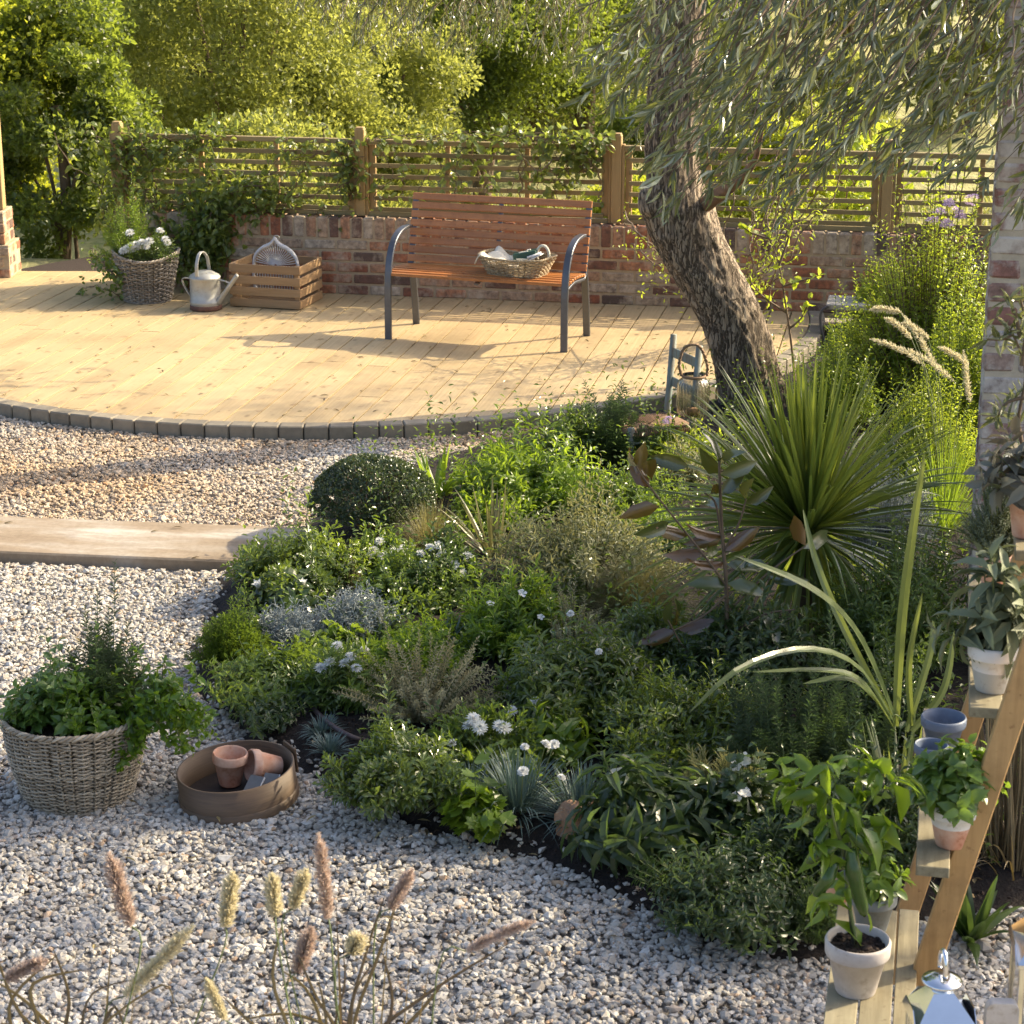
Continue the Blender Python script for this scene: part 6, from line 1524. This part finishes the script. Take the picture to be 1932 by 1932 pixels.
leaves(lf, 'oval', O, D, nrm(np.array([0, -.2, 1]) + RS.normal(size=(n, 3)) * .6), Ln, Ln * .46, RS.rand(n), .38)
for p in tips:
    k = RS.randint(4, 16, 9); leaves(lf, 'oval', p[k], rvec(9) + np.array([0, -.2, -.2]), rvec(9) + np.array([0, 0, 1.2]), RS.uniform(.035, .085, 9), RS.uniform(.016, .036, 9), RS.rand(9), .25)
child(root, lf, 'leaves', G['pepper'], True)
M['pepper_fruit'] = plain('pepper_skin', (.055, .105, .018), .22, 0, .3, 20, .1)
for (a, b, c, r) in (((1585, 1590), (1560, 1605), (1522, 1628), .017), ((1575, 1625), (1560, 1660), (1536, 1690), .024), ((1606, 1600), (1612, 1650), (1632, 1730), .027), ((1598, 1560), (1625, 1590), (1645, 1610), .018), ((1562, 1560), (1545, 1590), (1565, 1615), .016)):
    mb = MB(); p = smooth_path([PY(*a, Yc - .03) - L0, PY(*b, Yc - .045) - L0, PY(*c, Yc - .04) - L0], 14); t_ = np.linspace(0, 1, 14)
    rr = .70 * r * np.clip(np.sin(np.pi * np.clip(t_ * .80 + .13, 0, 1)) ** .6, .05, 1) * (1 + .08 * np.sin(t_ * 17)); rr[-1] = .002; rr[0] = r * .45
    tubes(mb, p, rr[None], 16, .5, True); V = mb.V[0]; mb.V[0] = V + RS.normal(size=V.shape) * .0006; child(root, mb, 'pepper', M['pepper_fruit'], True)
mb = MB(); a = PY(1590, 1600, Yc + .02) - L0; b = PY(1612, 1800, Yc) - L0; tubes(mb, np.array([a, b]), .004, 8, .5, True); child(root, mb, 'stake', M['metal_dark'], True)
# dry reeds behind the stand
q = P(1905, 1690, 0); rd = thing('dry_reeds', 'bundle of dry upright reed stalks in the dark right of the plant stand', 'reeds', (q[0] + .06, q[1] + .12, .02))
n = 170; a = RS.rand(n) * TAU; r_ = np.sqrt(RS.rand(n)) * .12; b0 = np.stack([r_ * np.cos(a), r_ * np.sin(a), 0 * a], -1); tp = b0 * 1.5 + np.stack([RS.normal(size=n) * .03, RS.normal(size=n) * .03, RS.uniform(.3, .72, n)], -1)
mb = MB(); tubes(mb, np.stack([b0, (b0 + tp) / 2 + RS.normal(size=(n, 3)) * .01, tp], 1), .0028, 5, RS.rand(n)); child(rd, mb, 'stalks', M['dry'])
mb = MB(); blades(mb, 60, .5, .007, (.1, 1.0), .5, 9, base=.15, twist=.6); child(rd, mb, 'blades', foliage('dry_leaf_blade', (.16, .12, .07), (.36, .28, .17), .2, .6))
clump('carnation_tuft', 'shaded broad blue green leaves on the gravel at the lower right', 'plant', (1795, 1640, 1880, 1790), 'dark', 26, .04, (.2, 1.1), .3, z0=.01)

# ---- shrub around the olive trunk (yellow green) + vines on fence
def vine(name, label, paths, mat, nleaf, L, W, rad, stemr=.003, cat='climber', tpl='oval', stemmat='twig', group=None, lush=1.0):
    root = thing(name, label, cat, paths[0][0], 0, group); L0 = np.array(root.location[:]); mb, lf = MB(), MB()
    for pts in paths:
        p = smooth_path([np.asarray(q) - L0 for q in pts], 30); p[1:] += RS.normal(size=(29, 3)) * .008; tubes(mb, p, stemr, 4, .5)
        n = int(nleaf * lush * RS.uniform(.6, 1.3)); k = RS.randint(1, 30, n); o_ = p[k] + RS.normal(size=(n, 3)) * rad
        leaves(lf, tpl, o_, rvec(n) + np.array([0, -.3, -.35]), nrm(RS.normal(size=(n, 3)) * .7 + np.array([.3, -.4, .8])), L * RS.uniform(.6, 1.25, n), W * L * RS.uniform(.6, 1.25, n), RS.rand(n), .1)
    child(root, mb, 'stems', M[stemmat]); child(root, lf, 'leaves', G[mat]); return root
def fp(u, v, off=-.03):              # point on the fence plane
    a = (u - 966) / FPX; b = (v - 966) / FPX; d = np.array([a, CP - b * SP, -(SP + b * CP)]); n = np.array([WN[0], WN[1], 0]); A0 = wl(0, FY + off)
    t = (n @ (A0 - np.array([0, 0, CAM_H]))) / (n @ d); return np.array([0, 0, CAM_H]) + t * d
RR = np.random.RandomState(3)
def wander(u0, v0, du, dv, k=5, j=22, off=-.05):
    return [fp(u0 + du * i / (k - 1) + RR.normal() * j * (i > 0), v0 + dv * i / (k - 1) + RR.normal() * j * .5 * (i > 0), off + RR.normal() * .03) for i in range(k)]
vine('climbing_vine', 'thick leafy vine covering the left end of the fence and wall', [wander(230 + RR.rand() * 120, 520, -20 + RR.normal() * 50, -270, 6) for _ in range(13)] + [wander(240 + RR.rand() * 60, 480, 170, -90 + RR.normal() * 40, 6) for _ in range(9)] + [wander(220, 300, 190, -30 + RR.normal() * 25, 5) for _ in range(5)], 'ivy', 100, .060, .66, .05)
vine('climbing_vine', 'leafy vine trailing down the brick wall left of the crate', [wander(470 + RR.rand() * 30, 350, -140, 80 + RR.normal() * 50, 6, 20, -.10) for _ in range(10)] + [wander(400, 400, RR.normal() * 30, 100, 5, 15, -.16) for _ in range(5)] + [wander(360, 430, RR.normal() * 20, 90, 5, 12, -.2) for _ in range(3)], 'ivy', 120, .058, .66, .045)
vine('climbing_vine', 'sparse vine weaving through the fence left of the second post', [wander(480, 390, 170, -70 + RR.normal() * 40, 6) for _ in range(6)] + [wander(640 + RR.rand() * 30, 270, RR.normal() * 20, 100, 5, 12) for _ in range(5)] + [wander(510 + RR.rand() * 120, 260, RR.normal() * 30, 110, 5) for _ in range(3)], 'ivy', 34, .056, .7, .04)
vine('climbing_vine', 'vine with pale twining stems on the fence panel behind the bench', [wander(690, 262, 300, 10 + RR.normal() * 20, 7, 10) for _ in range(3)] + [wander(700 + RR.rand() * 380, 262, RR.normal() * 25, 90 + RR.rand() * 50, 5, 12) for _ in range(12)] + [wander(980, 262, 170, RR.normal() * 8, 5, 8) for _ in range(5)] + [wander(1020 + RR.rand() * 100, 262, RR.normal() * 20, 70, 5, 12) for _ in range(6)], 'ivy', 30, .062, .75, .035)
vine('climbing_vine', 'bare pale woody stem curling over the fence above the bench', [[fp(975, 390), fp(985, 350), fp(978, 320), fp(990, 300, -.1), fp(1015, 322, -.1), fp(1045, 300, -.1), fp(1085, 272)], [fp(1085, 272), fp(1110, 300, -.1), fp(1135, 340), fp(1130, 380)], [fp(1040, 320), fp(1065, 350), fp(1075, 385)]], 'ivy', 5, .045, .7, .02, .006, stemmat='dry')
# deck corner plant at the left
vine('ground_vine', 'dark leafy runner creeping on the deck at the foot of the flower basket', [[P(230, 560, .12), P(200, 545, .2), P(170, 540, .16), P(150, 548, .13)]] + [[P(230 + i * 8, 540, .15), P(215, 520, .3), P(195 - i * 6, 500 - i * 8, .3)] for i in range(5)], 'mid', 60, .045, .6, .035)
# yellow green shrub round the trunk
vine('jasmine', 'airy yellow green shrub spreading around the olive trunk before the wall', [[P(1390 + RR.normal() * 30, 640, .1)] + [PY(1400 + (du * i / 4) + RR.normal() * 12, 600 - dv * i / 4, 12.9 + RR.normal() * .15) for i in range(1, 5)] for du, dv in
     [(-200, 180), (-170, 260), (-120, 120), (-210, 140), (60, 330), (110, 300), (150, 260), (20, 380), (160, 340), (90, 400), (-60, 300), (120, 200), (190, 380), (200, 300), (-230, 200), (-150, 60), (70, 250), (140, 420)]], 'lush', 75, .032, .42, .05, .005)
vine('hibiscus', 'pale sunlit large leaved shrub rising behind the fence right of the trunk', [[PY(1600 + RR.normal() * 10, 400, 14.9)] + [PY(1600 + du * i / 4 + RR.normal() * 8, 400 - dv * i / 4, 14.9 + RR.normal() * .2) for i in range(1, 5)] for du, dv in [(-40, 220), (20, 230), (60, 200), (0, 180), (30, 150), (100, 120), (190, 100), (170, 80), (-20, 200)]], 'lush', 60, .075, .7, .06, .006)

# ---- the olive tree
def bark_tube(name, path, radii, mat, parent, rings=220, sides=110, seed=0.0, amp=1.0):
    p = smooth_path(path, rings); r = np.interp(np.linspace(0, 1, rings), np.linspace(0, 1, len(radii)), radii)
    T = nrm(np.gradient(p, axis=0)); U = nrm(np.cross(T, np.array([[0, 1., 0.1]]))); W = np.cross(T, U); th = np.arange(sides) * TAU / sides
    s = np.concatenate([[0], np.cumsum(np.linalg.norm(np.diff(p, axis=0), axis=1))])
    V = np.empty((rings, sides, 3))
    for i in range(rings):
        for j in range(sides):
            a = th[j] + s[i] * .5
            v = Vector((math.cos(a) * 1.6, math.sin(a) * 1.6, s[i] * 1.7 + seed)); f = mnoise.noise(v) * .16
            v2 = Vector((math.cos(a) * 9, math.sin(a) * 9, s[i] * 9 + seed)); w = mnoise.noise(v2); f2 = (1 - abs(w) * 2.2) * .045
            v3 = Vector((math.cos(a) * 20, math.sin(a) * 20, s[i] * 30 + seed)); f3 = mnoise.noise(v3) * .025
            V[i, j] = p[i] + (math.cos(th[j]) * U[i] + math.sin(th[j]) * W[i]) * r[i] * (1 + (f + f2 + f3) * amp)
    k = np.arange(rings - 1)[:, None] * sides; j = np.arange(sides)[None]; j2 = (j + 1) % sides
    mb = MB(); mb.add(V, [np.stack([k + j, k + j2, k + j2 + sides, k + j + sides], -1).reshape(-1, 4)]); return mb.build(name, mat, parent, True)
m, nt, b = new_mat('olive_bark')
tc = nd(nt, 'ShaderNodeTexCoord'); mp = nd(nt, 'ShaderNodeMapping'); mp.inputs['Scale'].default_value = (1, 1, .16); nt.links.new(tc.outputs['Object'], mp.inputs[0])
wv = nd(nt, 'ShaderNodeTexNoise'); wv.inputs['Scale'].default_value = 26; wv.inputs['Detail'].default_value = 7; wv.inputs['Roughness'].default_value = .62; wv.inputs['Distortion'].default_value = .6; nt.links.new(mp.outputs[0], wv.inputs[0])
vo = nd(nt, 'ShaderNodeTexVoronoi', feature='DISTANCE_TO_EDGE'); vo.inputs['Scale'].default_value = 30; 
nv = nd(nt, 'ShaderNodeVectorMath', operation='ADD'); nt.links.new(mp.outputs[0], nv.inputs[0]); sc_ = nd(nt, 'ShaderNodeVectorMath', operation='SCALE'); sc_.inputs['Scale'].default_value = .12; nt.links.new(wv.outputs['Color'], sc_.inputs[0]); nt.links.new(sc_.outputs[0], nv.inputs[1]); nt.links.new(nv.outputs[0], vo.inputs[0])
edge = remap(nt, vo.outputs['Distance'], .0, .13)
c = mixc(nt, edge, (.10, .072, .05), mixc(nt, remap(nt, wv.outputs[0], .35, .7), (.20, .15, .105), (.42, .34, .25)))
nt.links.new(c, b.inputs['Base Color']); b.inputs['Roughness'].default_value = .9
hh = nd(nt, 'ShaderNodeMath', operation='ADD'); nt.links.new(edge, hh.inputs[0]); nt.links.new(wv.outputs[0], hh.inputs[1]); bump(nt, b, hh.outputs[0], 1.0, .018); M['bark'] = m
TY = 11.75
ob = PY(1425, 800, TY); olive = thing('olive_tree', 'old olive tree with leaning furrowed trunk and drooping grey green branches', 'tree', (ob[0], TY, .03)); L0 = np.array(olive.location[:])
tp_ = [(1450, 850, 170), (1425, 780, 140), (1412, 720, 122), (1398, 655, 118), (1375, 585, 116), (1342, 525, 114), (1308, 470, 116), (1284, 420, 124), (1273, 385, 122), (1272, 345, 98), (1268, 300, 96), (1270, 240, 100), (1276, 160, 98), (1282, 60, 96), (1290, -60, 98), (1300, -160, 100)]
yo = np.interp(np.arange(len(tp_)), [0, 7, 15], [.0, -.12, -.25])
path = [PY(u, v, TY + d) - L0 for (u, v, w), d in zip(tp_, yo)]; rads = [w / 2 / 345 for u, v, w in tp_]
bark_tube('trunk', path, rads, M['bark'], olive, 260, 120)
kb = PY(1236, 378, TY - .2) - L0
bark_tube('burr', [kb + np.array([.06, .02, -.13]), kb + np.array([.0, 0, -.03]), kb + np.array([.015, 0, .05]), kb + np.array([.07, .02, .13])], [.03, .085, .08, .03], M['bark'], olive, 50, 60, 4.0)
bark_tube('limb', [PY(1310, 400, TY - .1) - L0, PY(1345, 375, TY - .3) - L0, PY(1392, 340, TY - .5) - L0, PY(1425, 300, TY - .7) - L0, PY(1440, 230, TY - .9) - L0], [.05, .040, .030, .016, .006], plain('young_bark', (.26, .15, .09), .8, 0, .4, 30, .4), olive, 80, 30, 2.0, .6)
TOP = path[-1]
limbs = [[TOP, (.35, -1.2, 3.6), (.7, -2.6, 4.0), (.9, -4.4, 4.1)], [TOP, (.2, -.6, 3.7), (-.9, -1.4, 4.3), (-2.2, -2.2, 4.3)], [TOP, (-.6, .2, 3.6), (-1.8, .6, 4.0), (-3.4, .7, 3.9)], [TOP, (.8, -.5, 3.8), (1.8, -1.5, 4.3), (2.2, -3.4, 4.2)], [TOP, (.0, .6, 3.9), (.3, 1.6, 4.6)], [TOP, (.9, .4, 3.9), (2.2, .9, 4.4)], [(.35, -1.2, 3.6), (-.3, -2.4, 3.9), (-.7, -3.8, 3.9)]]
lmb = MB()
for l in limbs:
    p = smooth_path([np.asarray(q, float) for q in l], 24); tubes(lmb, p, np.linspace(.11, .03, 24)[None], 12, .5)
lmb.build('limbs', M['bark'], olive, True)
def env_v(u):
    return np.interp(u, [1060, 1100, 1160, 1230, 1330, 1400, 1440, 1500, 1560, 1640, 1700, 1780, 1830, 1880, 1932, 2000], [90, 230, 290, 385, 455, 420, 455, 400, 345, 335, 330, 350, 430, 480, 400, 380])
lf, tw = MB(), MB()
def strands(n, ufun, vfun, zlo, zhi, L, top=(-60, -240), slope=.62, nl=26, W=.19, wig=14, t0=.12):
    for _ in range(n):
        u = ufun(); v = vfun(u); zc = RS.uniform(zlo, zhi); vt = RS.uniform(top[1], top[0]); sl_ = slope * RS.uniform(.6, 1.35)
        du = (v - vt) * sl_
        pts = [PC(u + du * (1 - t) + RS.normal() * wig * (0 < t < 1) + du * .18 * math.sin(math.pi * t), vt + (v - vt) * t, zc + (1 - t) * RS.uniform(-.3, .3)) - L0 for t in np.linspace(0, 1, 5)]
        p = smooth_path(pts, 40); ln = np.linalg.norm(p[-1] - p[0]); tubes(tw, p, np.linspace(.004, .0010, 40)[None], 4, .5)
        m_ = max(8, int(nl * ln / .9)); t = np.sort(RS.uniform(t0, 1, m_)); k = np.clip((t * 39).astype(int), 0, 38); T = nrm(p[k + 1] - p[k]); o_ = p[k]
        for sgn in (1, -1):
            sd_v = nrm(np.cross(T, rvec(m_))); D = nrm(T * .9 + sd_v * RS.uniform(.25, .8, m_)[:, None] + np.array([0, 0, -.15]))
            LL = L * RS.uniform(.6, 1.2, m_); leaves(lf, 'lanc', o_, D, nrm(rvec(m_) + np.array([0, -.2, .7])), LL, LL * W, RS.rand(m_), RS.uniform(-.05, .25))
strands(44, lambda: RS.uniform(1090, 1960), lambda u: env_v(u) * RS.uniform(.35, 1.0), 5.8, 7.4, .074, nl=20)
strands(40, lambda: RS.uniform(1180, 1960), lambda u: env_v(u) * RS.uniform(.78, 1.0), 5.8, 7.6, .074, nl=20)
strands(18, lambda: RS.uniform(1080, 1960), lambda u: env_v(u) * RS.uniform(.1, .6), 6.0, 8.0, .072, nl=20)
strands(26, lambda: RS.uniform(1060, 1420), lambda u: env_v(u) * RS.uniform(.3, .9), 6.5, 8.5, .070, slope=.8, nl=20)
strands(34, lambda: RS.uniform(1130, 1400), lambda u: RS.uniform(60, 300), 7.0, 9.5, .070, slope=.6, nl=20)
lf.build('foliage_near', G['olive'], olive); tw.build('twigs_near', M['twig'], olive)
lf, tw = MB(), MB()
strands(110, lambda: RS.uniform(540, 1110), lambda u: np.interp(u, [540, 600, 700, 760, 850, 1000, 1110], [15, 50, 125, 95, 110, 120, 170]) * RS.uniform(.2, 1.0), 11.6, 13.2, .055, top=(-160, -60), slope=.15, nl=26, wig=12, t0=.05)
lf.build('foliage_far', G['olive'], olive); tw.build('twigs_far', M['twig'], olive)
# crown above the frame
lf = MB(); tw = MB()
cen = CROWN
for c in cen:
    c = np.asarray(c, float); n = int(CROWN_N * RS.uniform(.7, 1.2)); o_ = c[:3] + RS.normal(size=(n, 3)) * np.array([c[3], c[3], c[3] * .5]) - L0
    o_ = o_[o_[:, 2] + L0[2] > CAM_H - (o_[:, 1] + L0[1]) * .0594 + .1]; n = len(o_)
    leaves(lf, 'lanc', o_, rvec(n) + np.array([0, 0, -.4]), rvec(n) + np.array([0, 0, .6]), .062, .014, RS.rand(n))
lf.build('crown', G['olive'], olive)

# ================================================================== TREES AND SHRUBS BEYOND THE WALL
def tree(name, label, x, y, H, R, mat, n, leaf=.055, zlow=.1, cat='tree', lw=.5, ncl=46, rx=None, trunk=.10, cr=.3, tmat='twig', group='trees and shrubs beyond the wall'):
    z0 = float(ter(np.array([x]), np.array([y]))[0]); rx = rx or R
    root = thing(name, label, cat, (x, y, z0), 0, group)
    mb = MB(); cz = H * (zlow + (1 - zlow) * .5); ch = H * (1 - zlow) * .55
    d = rvec(ncl); ncl = int(ncl * 1.7); cr = cr * .85; d = rvec(ncl); q = RS.uniform(.2, 1.0, ncl) ** .45; cl = d * q[:, None] * np.array([rx, R, ch]) * .86 + np.array([0, 0, cz]); cl[:, 2] = np.maximum(cl[:, 2], .15)
    for k in range(min(ncl, 8 if cat == 'shrub' else 14)):
        p = smooth_path([(RS.normal() * .05, 0, 0), (cl[k][0] * .25, cl[k][1] * .25, cl[k][2] * .45), cl[k]], 10); tubes(mb, p, np.linspace(trunk * (.2 if cat == 'shrub' else .5), .010, 10)[None], 6, .5)
    tubes(mb, smooth_path([(0, 0, -.1), (.05, 0, H * .25), (0, .05, H * .55)], 10), np.linspace(trunk * (.5 if cat == 'shrub' else 1), trunk * .4, 10)[None], 10, .5); child(root, mb, 'trunk', M[tmat], True)
    n = int(n * 2.0); lf = MB(); per = n // ncl
    ci = np.repeat(np.arange(ncl), per); sz = RS.uniform(.7, 1.25, ncl) * cr * (rx + R) * .5
    g = rvec(len(ci)) * (RS.rand(len(ci)) ** .45)[:, None]
    o_ = cl[ci] + g * sz[ci][:, None] * np.array([1, 1, .75])
    D = nrm(g + rvec(len(ci)) * .9 + np.array([0, 0, .3])); N = nrm(rvec(len(ci)) + np.array([.2, -.2, .9]))
    rn = np.clip(RS.rand(len(ci)) * .6 + .4 * RS.rand(ncl)[ci], 0, 1); o_[:, 2] = np.maximum(o_[:, 2], .03)
    L = leaf * 1.0 * RS.uniform(.6, 1.3, len(ci)); leaves(lf, 'tiny', o_, D, N, L, L * lw * 1.3, rn)
    child(root, lf, 'crown', G[mat]); return root
T_ = [
 ('glossy_bush', 'tall bright yellow green bush at the left edge behind the pier', -4.75, 18.0, 4.2, 1.25, 'tree_bright', 30000, .050, .0, 'shrub', .6, 60),
 ('glossy_bush', 'lower shaded bush in the gap between the pier and the vine', -3.75, 17.6, 2.3, .85, 'tree_dark', 15000, .050, .0, 'shrub', .6, 40),
 ('wild_olive', 'wide olive green tree behind the left half of the fence', -2.7, 20.6, 4.1, 1.6, 'tree_mid', 34000, .052, .0, 'tree', .5, 70),
 ('wild_olive', 'rounded sunlit tree right of the wide olive green tree', -1.55, 21.8, 3.3, 1.2, 'tree_mid', 22000, .052, .0, 'tree', .5, 50),
 ('bramble', 'low bushes just behind the left fence panel', -2.0, 17.6, 1.35, .9, 'tree_mid', 9000, .05, .0, 'shrub', .6, 30),
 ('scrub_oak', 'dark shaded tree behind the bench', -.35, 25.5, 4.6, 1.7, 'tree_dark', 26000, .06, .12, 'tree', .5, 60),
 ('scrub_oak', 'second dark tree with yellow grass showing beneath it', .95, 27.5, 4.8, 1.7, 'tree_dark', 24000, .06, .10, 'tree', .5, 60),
 ('wild_olive', 'bright bushy tree glimpsed between the two dark trees', .35, 31.0, 4.6, 1.7, 'tree_bright', 15000, .07, .02, 'tree', .5, 40),
 ('bramble', 'bright leafy bush behind the right end of the bench', 1.0, 19.0, 1.35, .55, 'tree_bright', 6000, .055, .0, 'shrub', .6, 26),
 ('scrub_oak', 'greyish twiggy bush behind the olive foliage', 1.9, 23.5, 3.4, 1.1, 'tree_dark', 9000, .055, .05, 'shrub', .5, 36),
 ('hill_shrub', 'pale shrub high on the sunny bank right of the trunk', 3.0, 34.0, 3.2, 1.3, 'tree_pale', 9000, .08, .0, 'shrub', .6, 30),
 ('hill_shrub', 'pale shrub on the bank nearest the brick pillar', 5.6, 36.0, 3.6, 1.4, 'tree_pale', 9000, .08, .0, 'shrub', .6, 30),
 ('hill_shrub', 'grey green shrub in the middle of the sunny bank', 4.4, 41.0, 3.4, 1.6, 'tree_pale', 9000, .09, .0, 'shrub', .6, 30),
 ('hill_tree', 'far tree at the top left of the view', -6.8, 24.0, 5.6, 1.9, 'tree_bright', 24000, .06, .0, 'tree', .5, 56),
 ('hill_tree', 'far olive green tree behind the wide one', -3.9, 26.5, 6.4, 2.1, 'tree_mid', 24000, .065, .05, 'tree', .5, 56),
 ('hill_tree', 'far dark tree closing the view behind the rounded one', -1.6, 30.0, 6.6, 2.1, 'tree_dark', 22000, .07, .05, 'tree', .5, 50),
 ('hill_tree', 'far pale tree behind the dark pair', 2.2, 38.0, 6.0, 2.2, 'tree_mid', 14000, .09, .05, 'tree', .5, 44),
 ('hill_tree', 'far bushy tree above the bench', -.3, 40.0, 7.5, 2.6, 'tree_bright', 16000, .10, .0, 'tree', .5, 44),
 ('bramble', 'dense bush closing the gap between the two dark trees', .2, 29.0, 3.2, 1.9, 'tree_mid', 16000, .065, .0, 'shrub', .5, 50),
 ('bramble', 'grey green bush under the olive foliage at the top of the view', 1.7, 30.5, 4.2, 1.6, 'tree_mid', 14000, .065, .0, 'shrub', .5, 50),
 ('hill_shrub', 'round grey green bush on the bank just above the right fence panel', 3.9, 27.0, 1.7, 1.0, 'tree_mid', 7000, .06, .0, 'shrub', .6, 30),
 ('hill_shrub', 'yellow green bush low on the bank by the right fence post', 2.9, 23.0, 1.5, .8, 'tree_bright', 6000, .055, .0, 'shrub', .6, 26),
 ('hill_shrub', 'tall loose bush on the bank left of the pillar top', 6.4, 30.0, 2.6, 1.2, 'tree_mid', 9000, .065, .0, 'shrub', .6, 34),
 ('hill_shrub', 'dark low bush half way up the sunny bank', 4.9, 46.0, 3.0, 2.0, 'tree_dark', 8000, .09, .0, 'shrub', .6, 34),
 ('hill_shrub', 'broad pale bush high on the bank behind the olive sprays', 7.6, 44.0, 3.6, 2.0, 'tree_pale', 9000, .09, .0, 'shrub', .6, 34),
 ('hill_shrub', 'small bush on the bank right behind the trunk', 2.0, 35.0, 2.4, 1.2, 'tree_mid', 7000, .07, .0, 'shrub', .6, 30),
 ('bramble', 'low sunny bush right of the trunk behind the fence', 2.6, 18.4, 1.0, .6, 'tree_pale', 5000, .05, .0, 'shrub', .6, 22),
]
shade_tree = tree('added_shade_tree', 'added unseen leafy tree right of the picture, put in to shade the near garden', 5.2, 8.2, 5.2, 2.6, 'dark', SHADE_TREE_N, .10, zlow=.16, lw=.5, ncl=70, rx=2.0, group='trees')  # added tree outside the view; its leaf gaps dapple the near garden
del shade_tree['group']
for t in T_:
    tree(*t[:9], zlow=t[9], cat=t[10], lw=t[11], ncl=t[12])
# meadow grass behind the fence
x = RS.uniform(-3, 6, 9000); y = RS.uniform(16.2, 26, 9000); z = ter(x, y); mb = MB(); n = len(x)
leaves(mb, 'tiny', np.stack([x, y, z], -1), np.stack([RS.normal(size=n) * .3, RS.normal(size=n) * .3, np.ones(n)], -1), rvec(n), RS.uniform(.08, .22, n), .018, RS.rand(n))
tag(mb.build('meadow_grass', G['tree_pale']), 'rough sunlit grass on the slope behind the fence', kind='stuff')
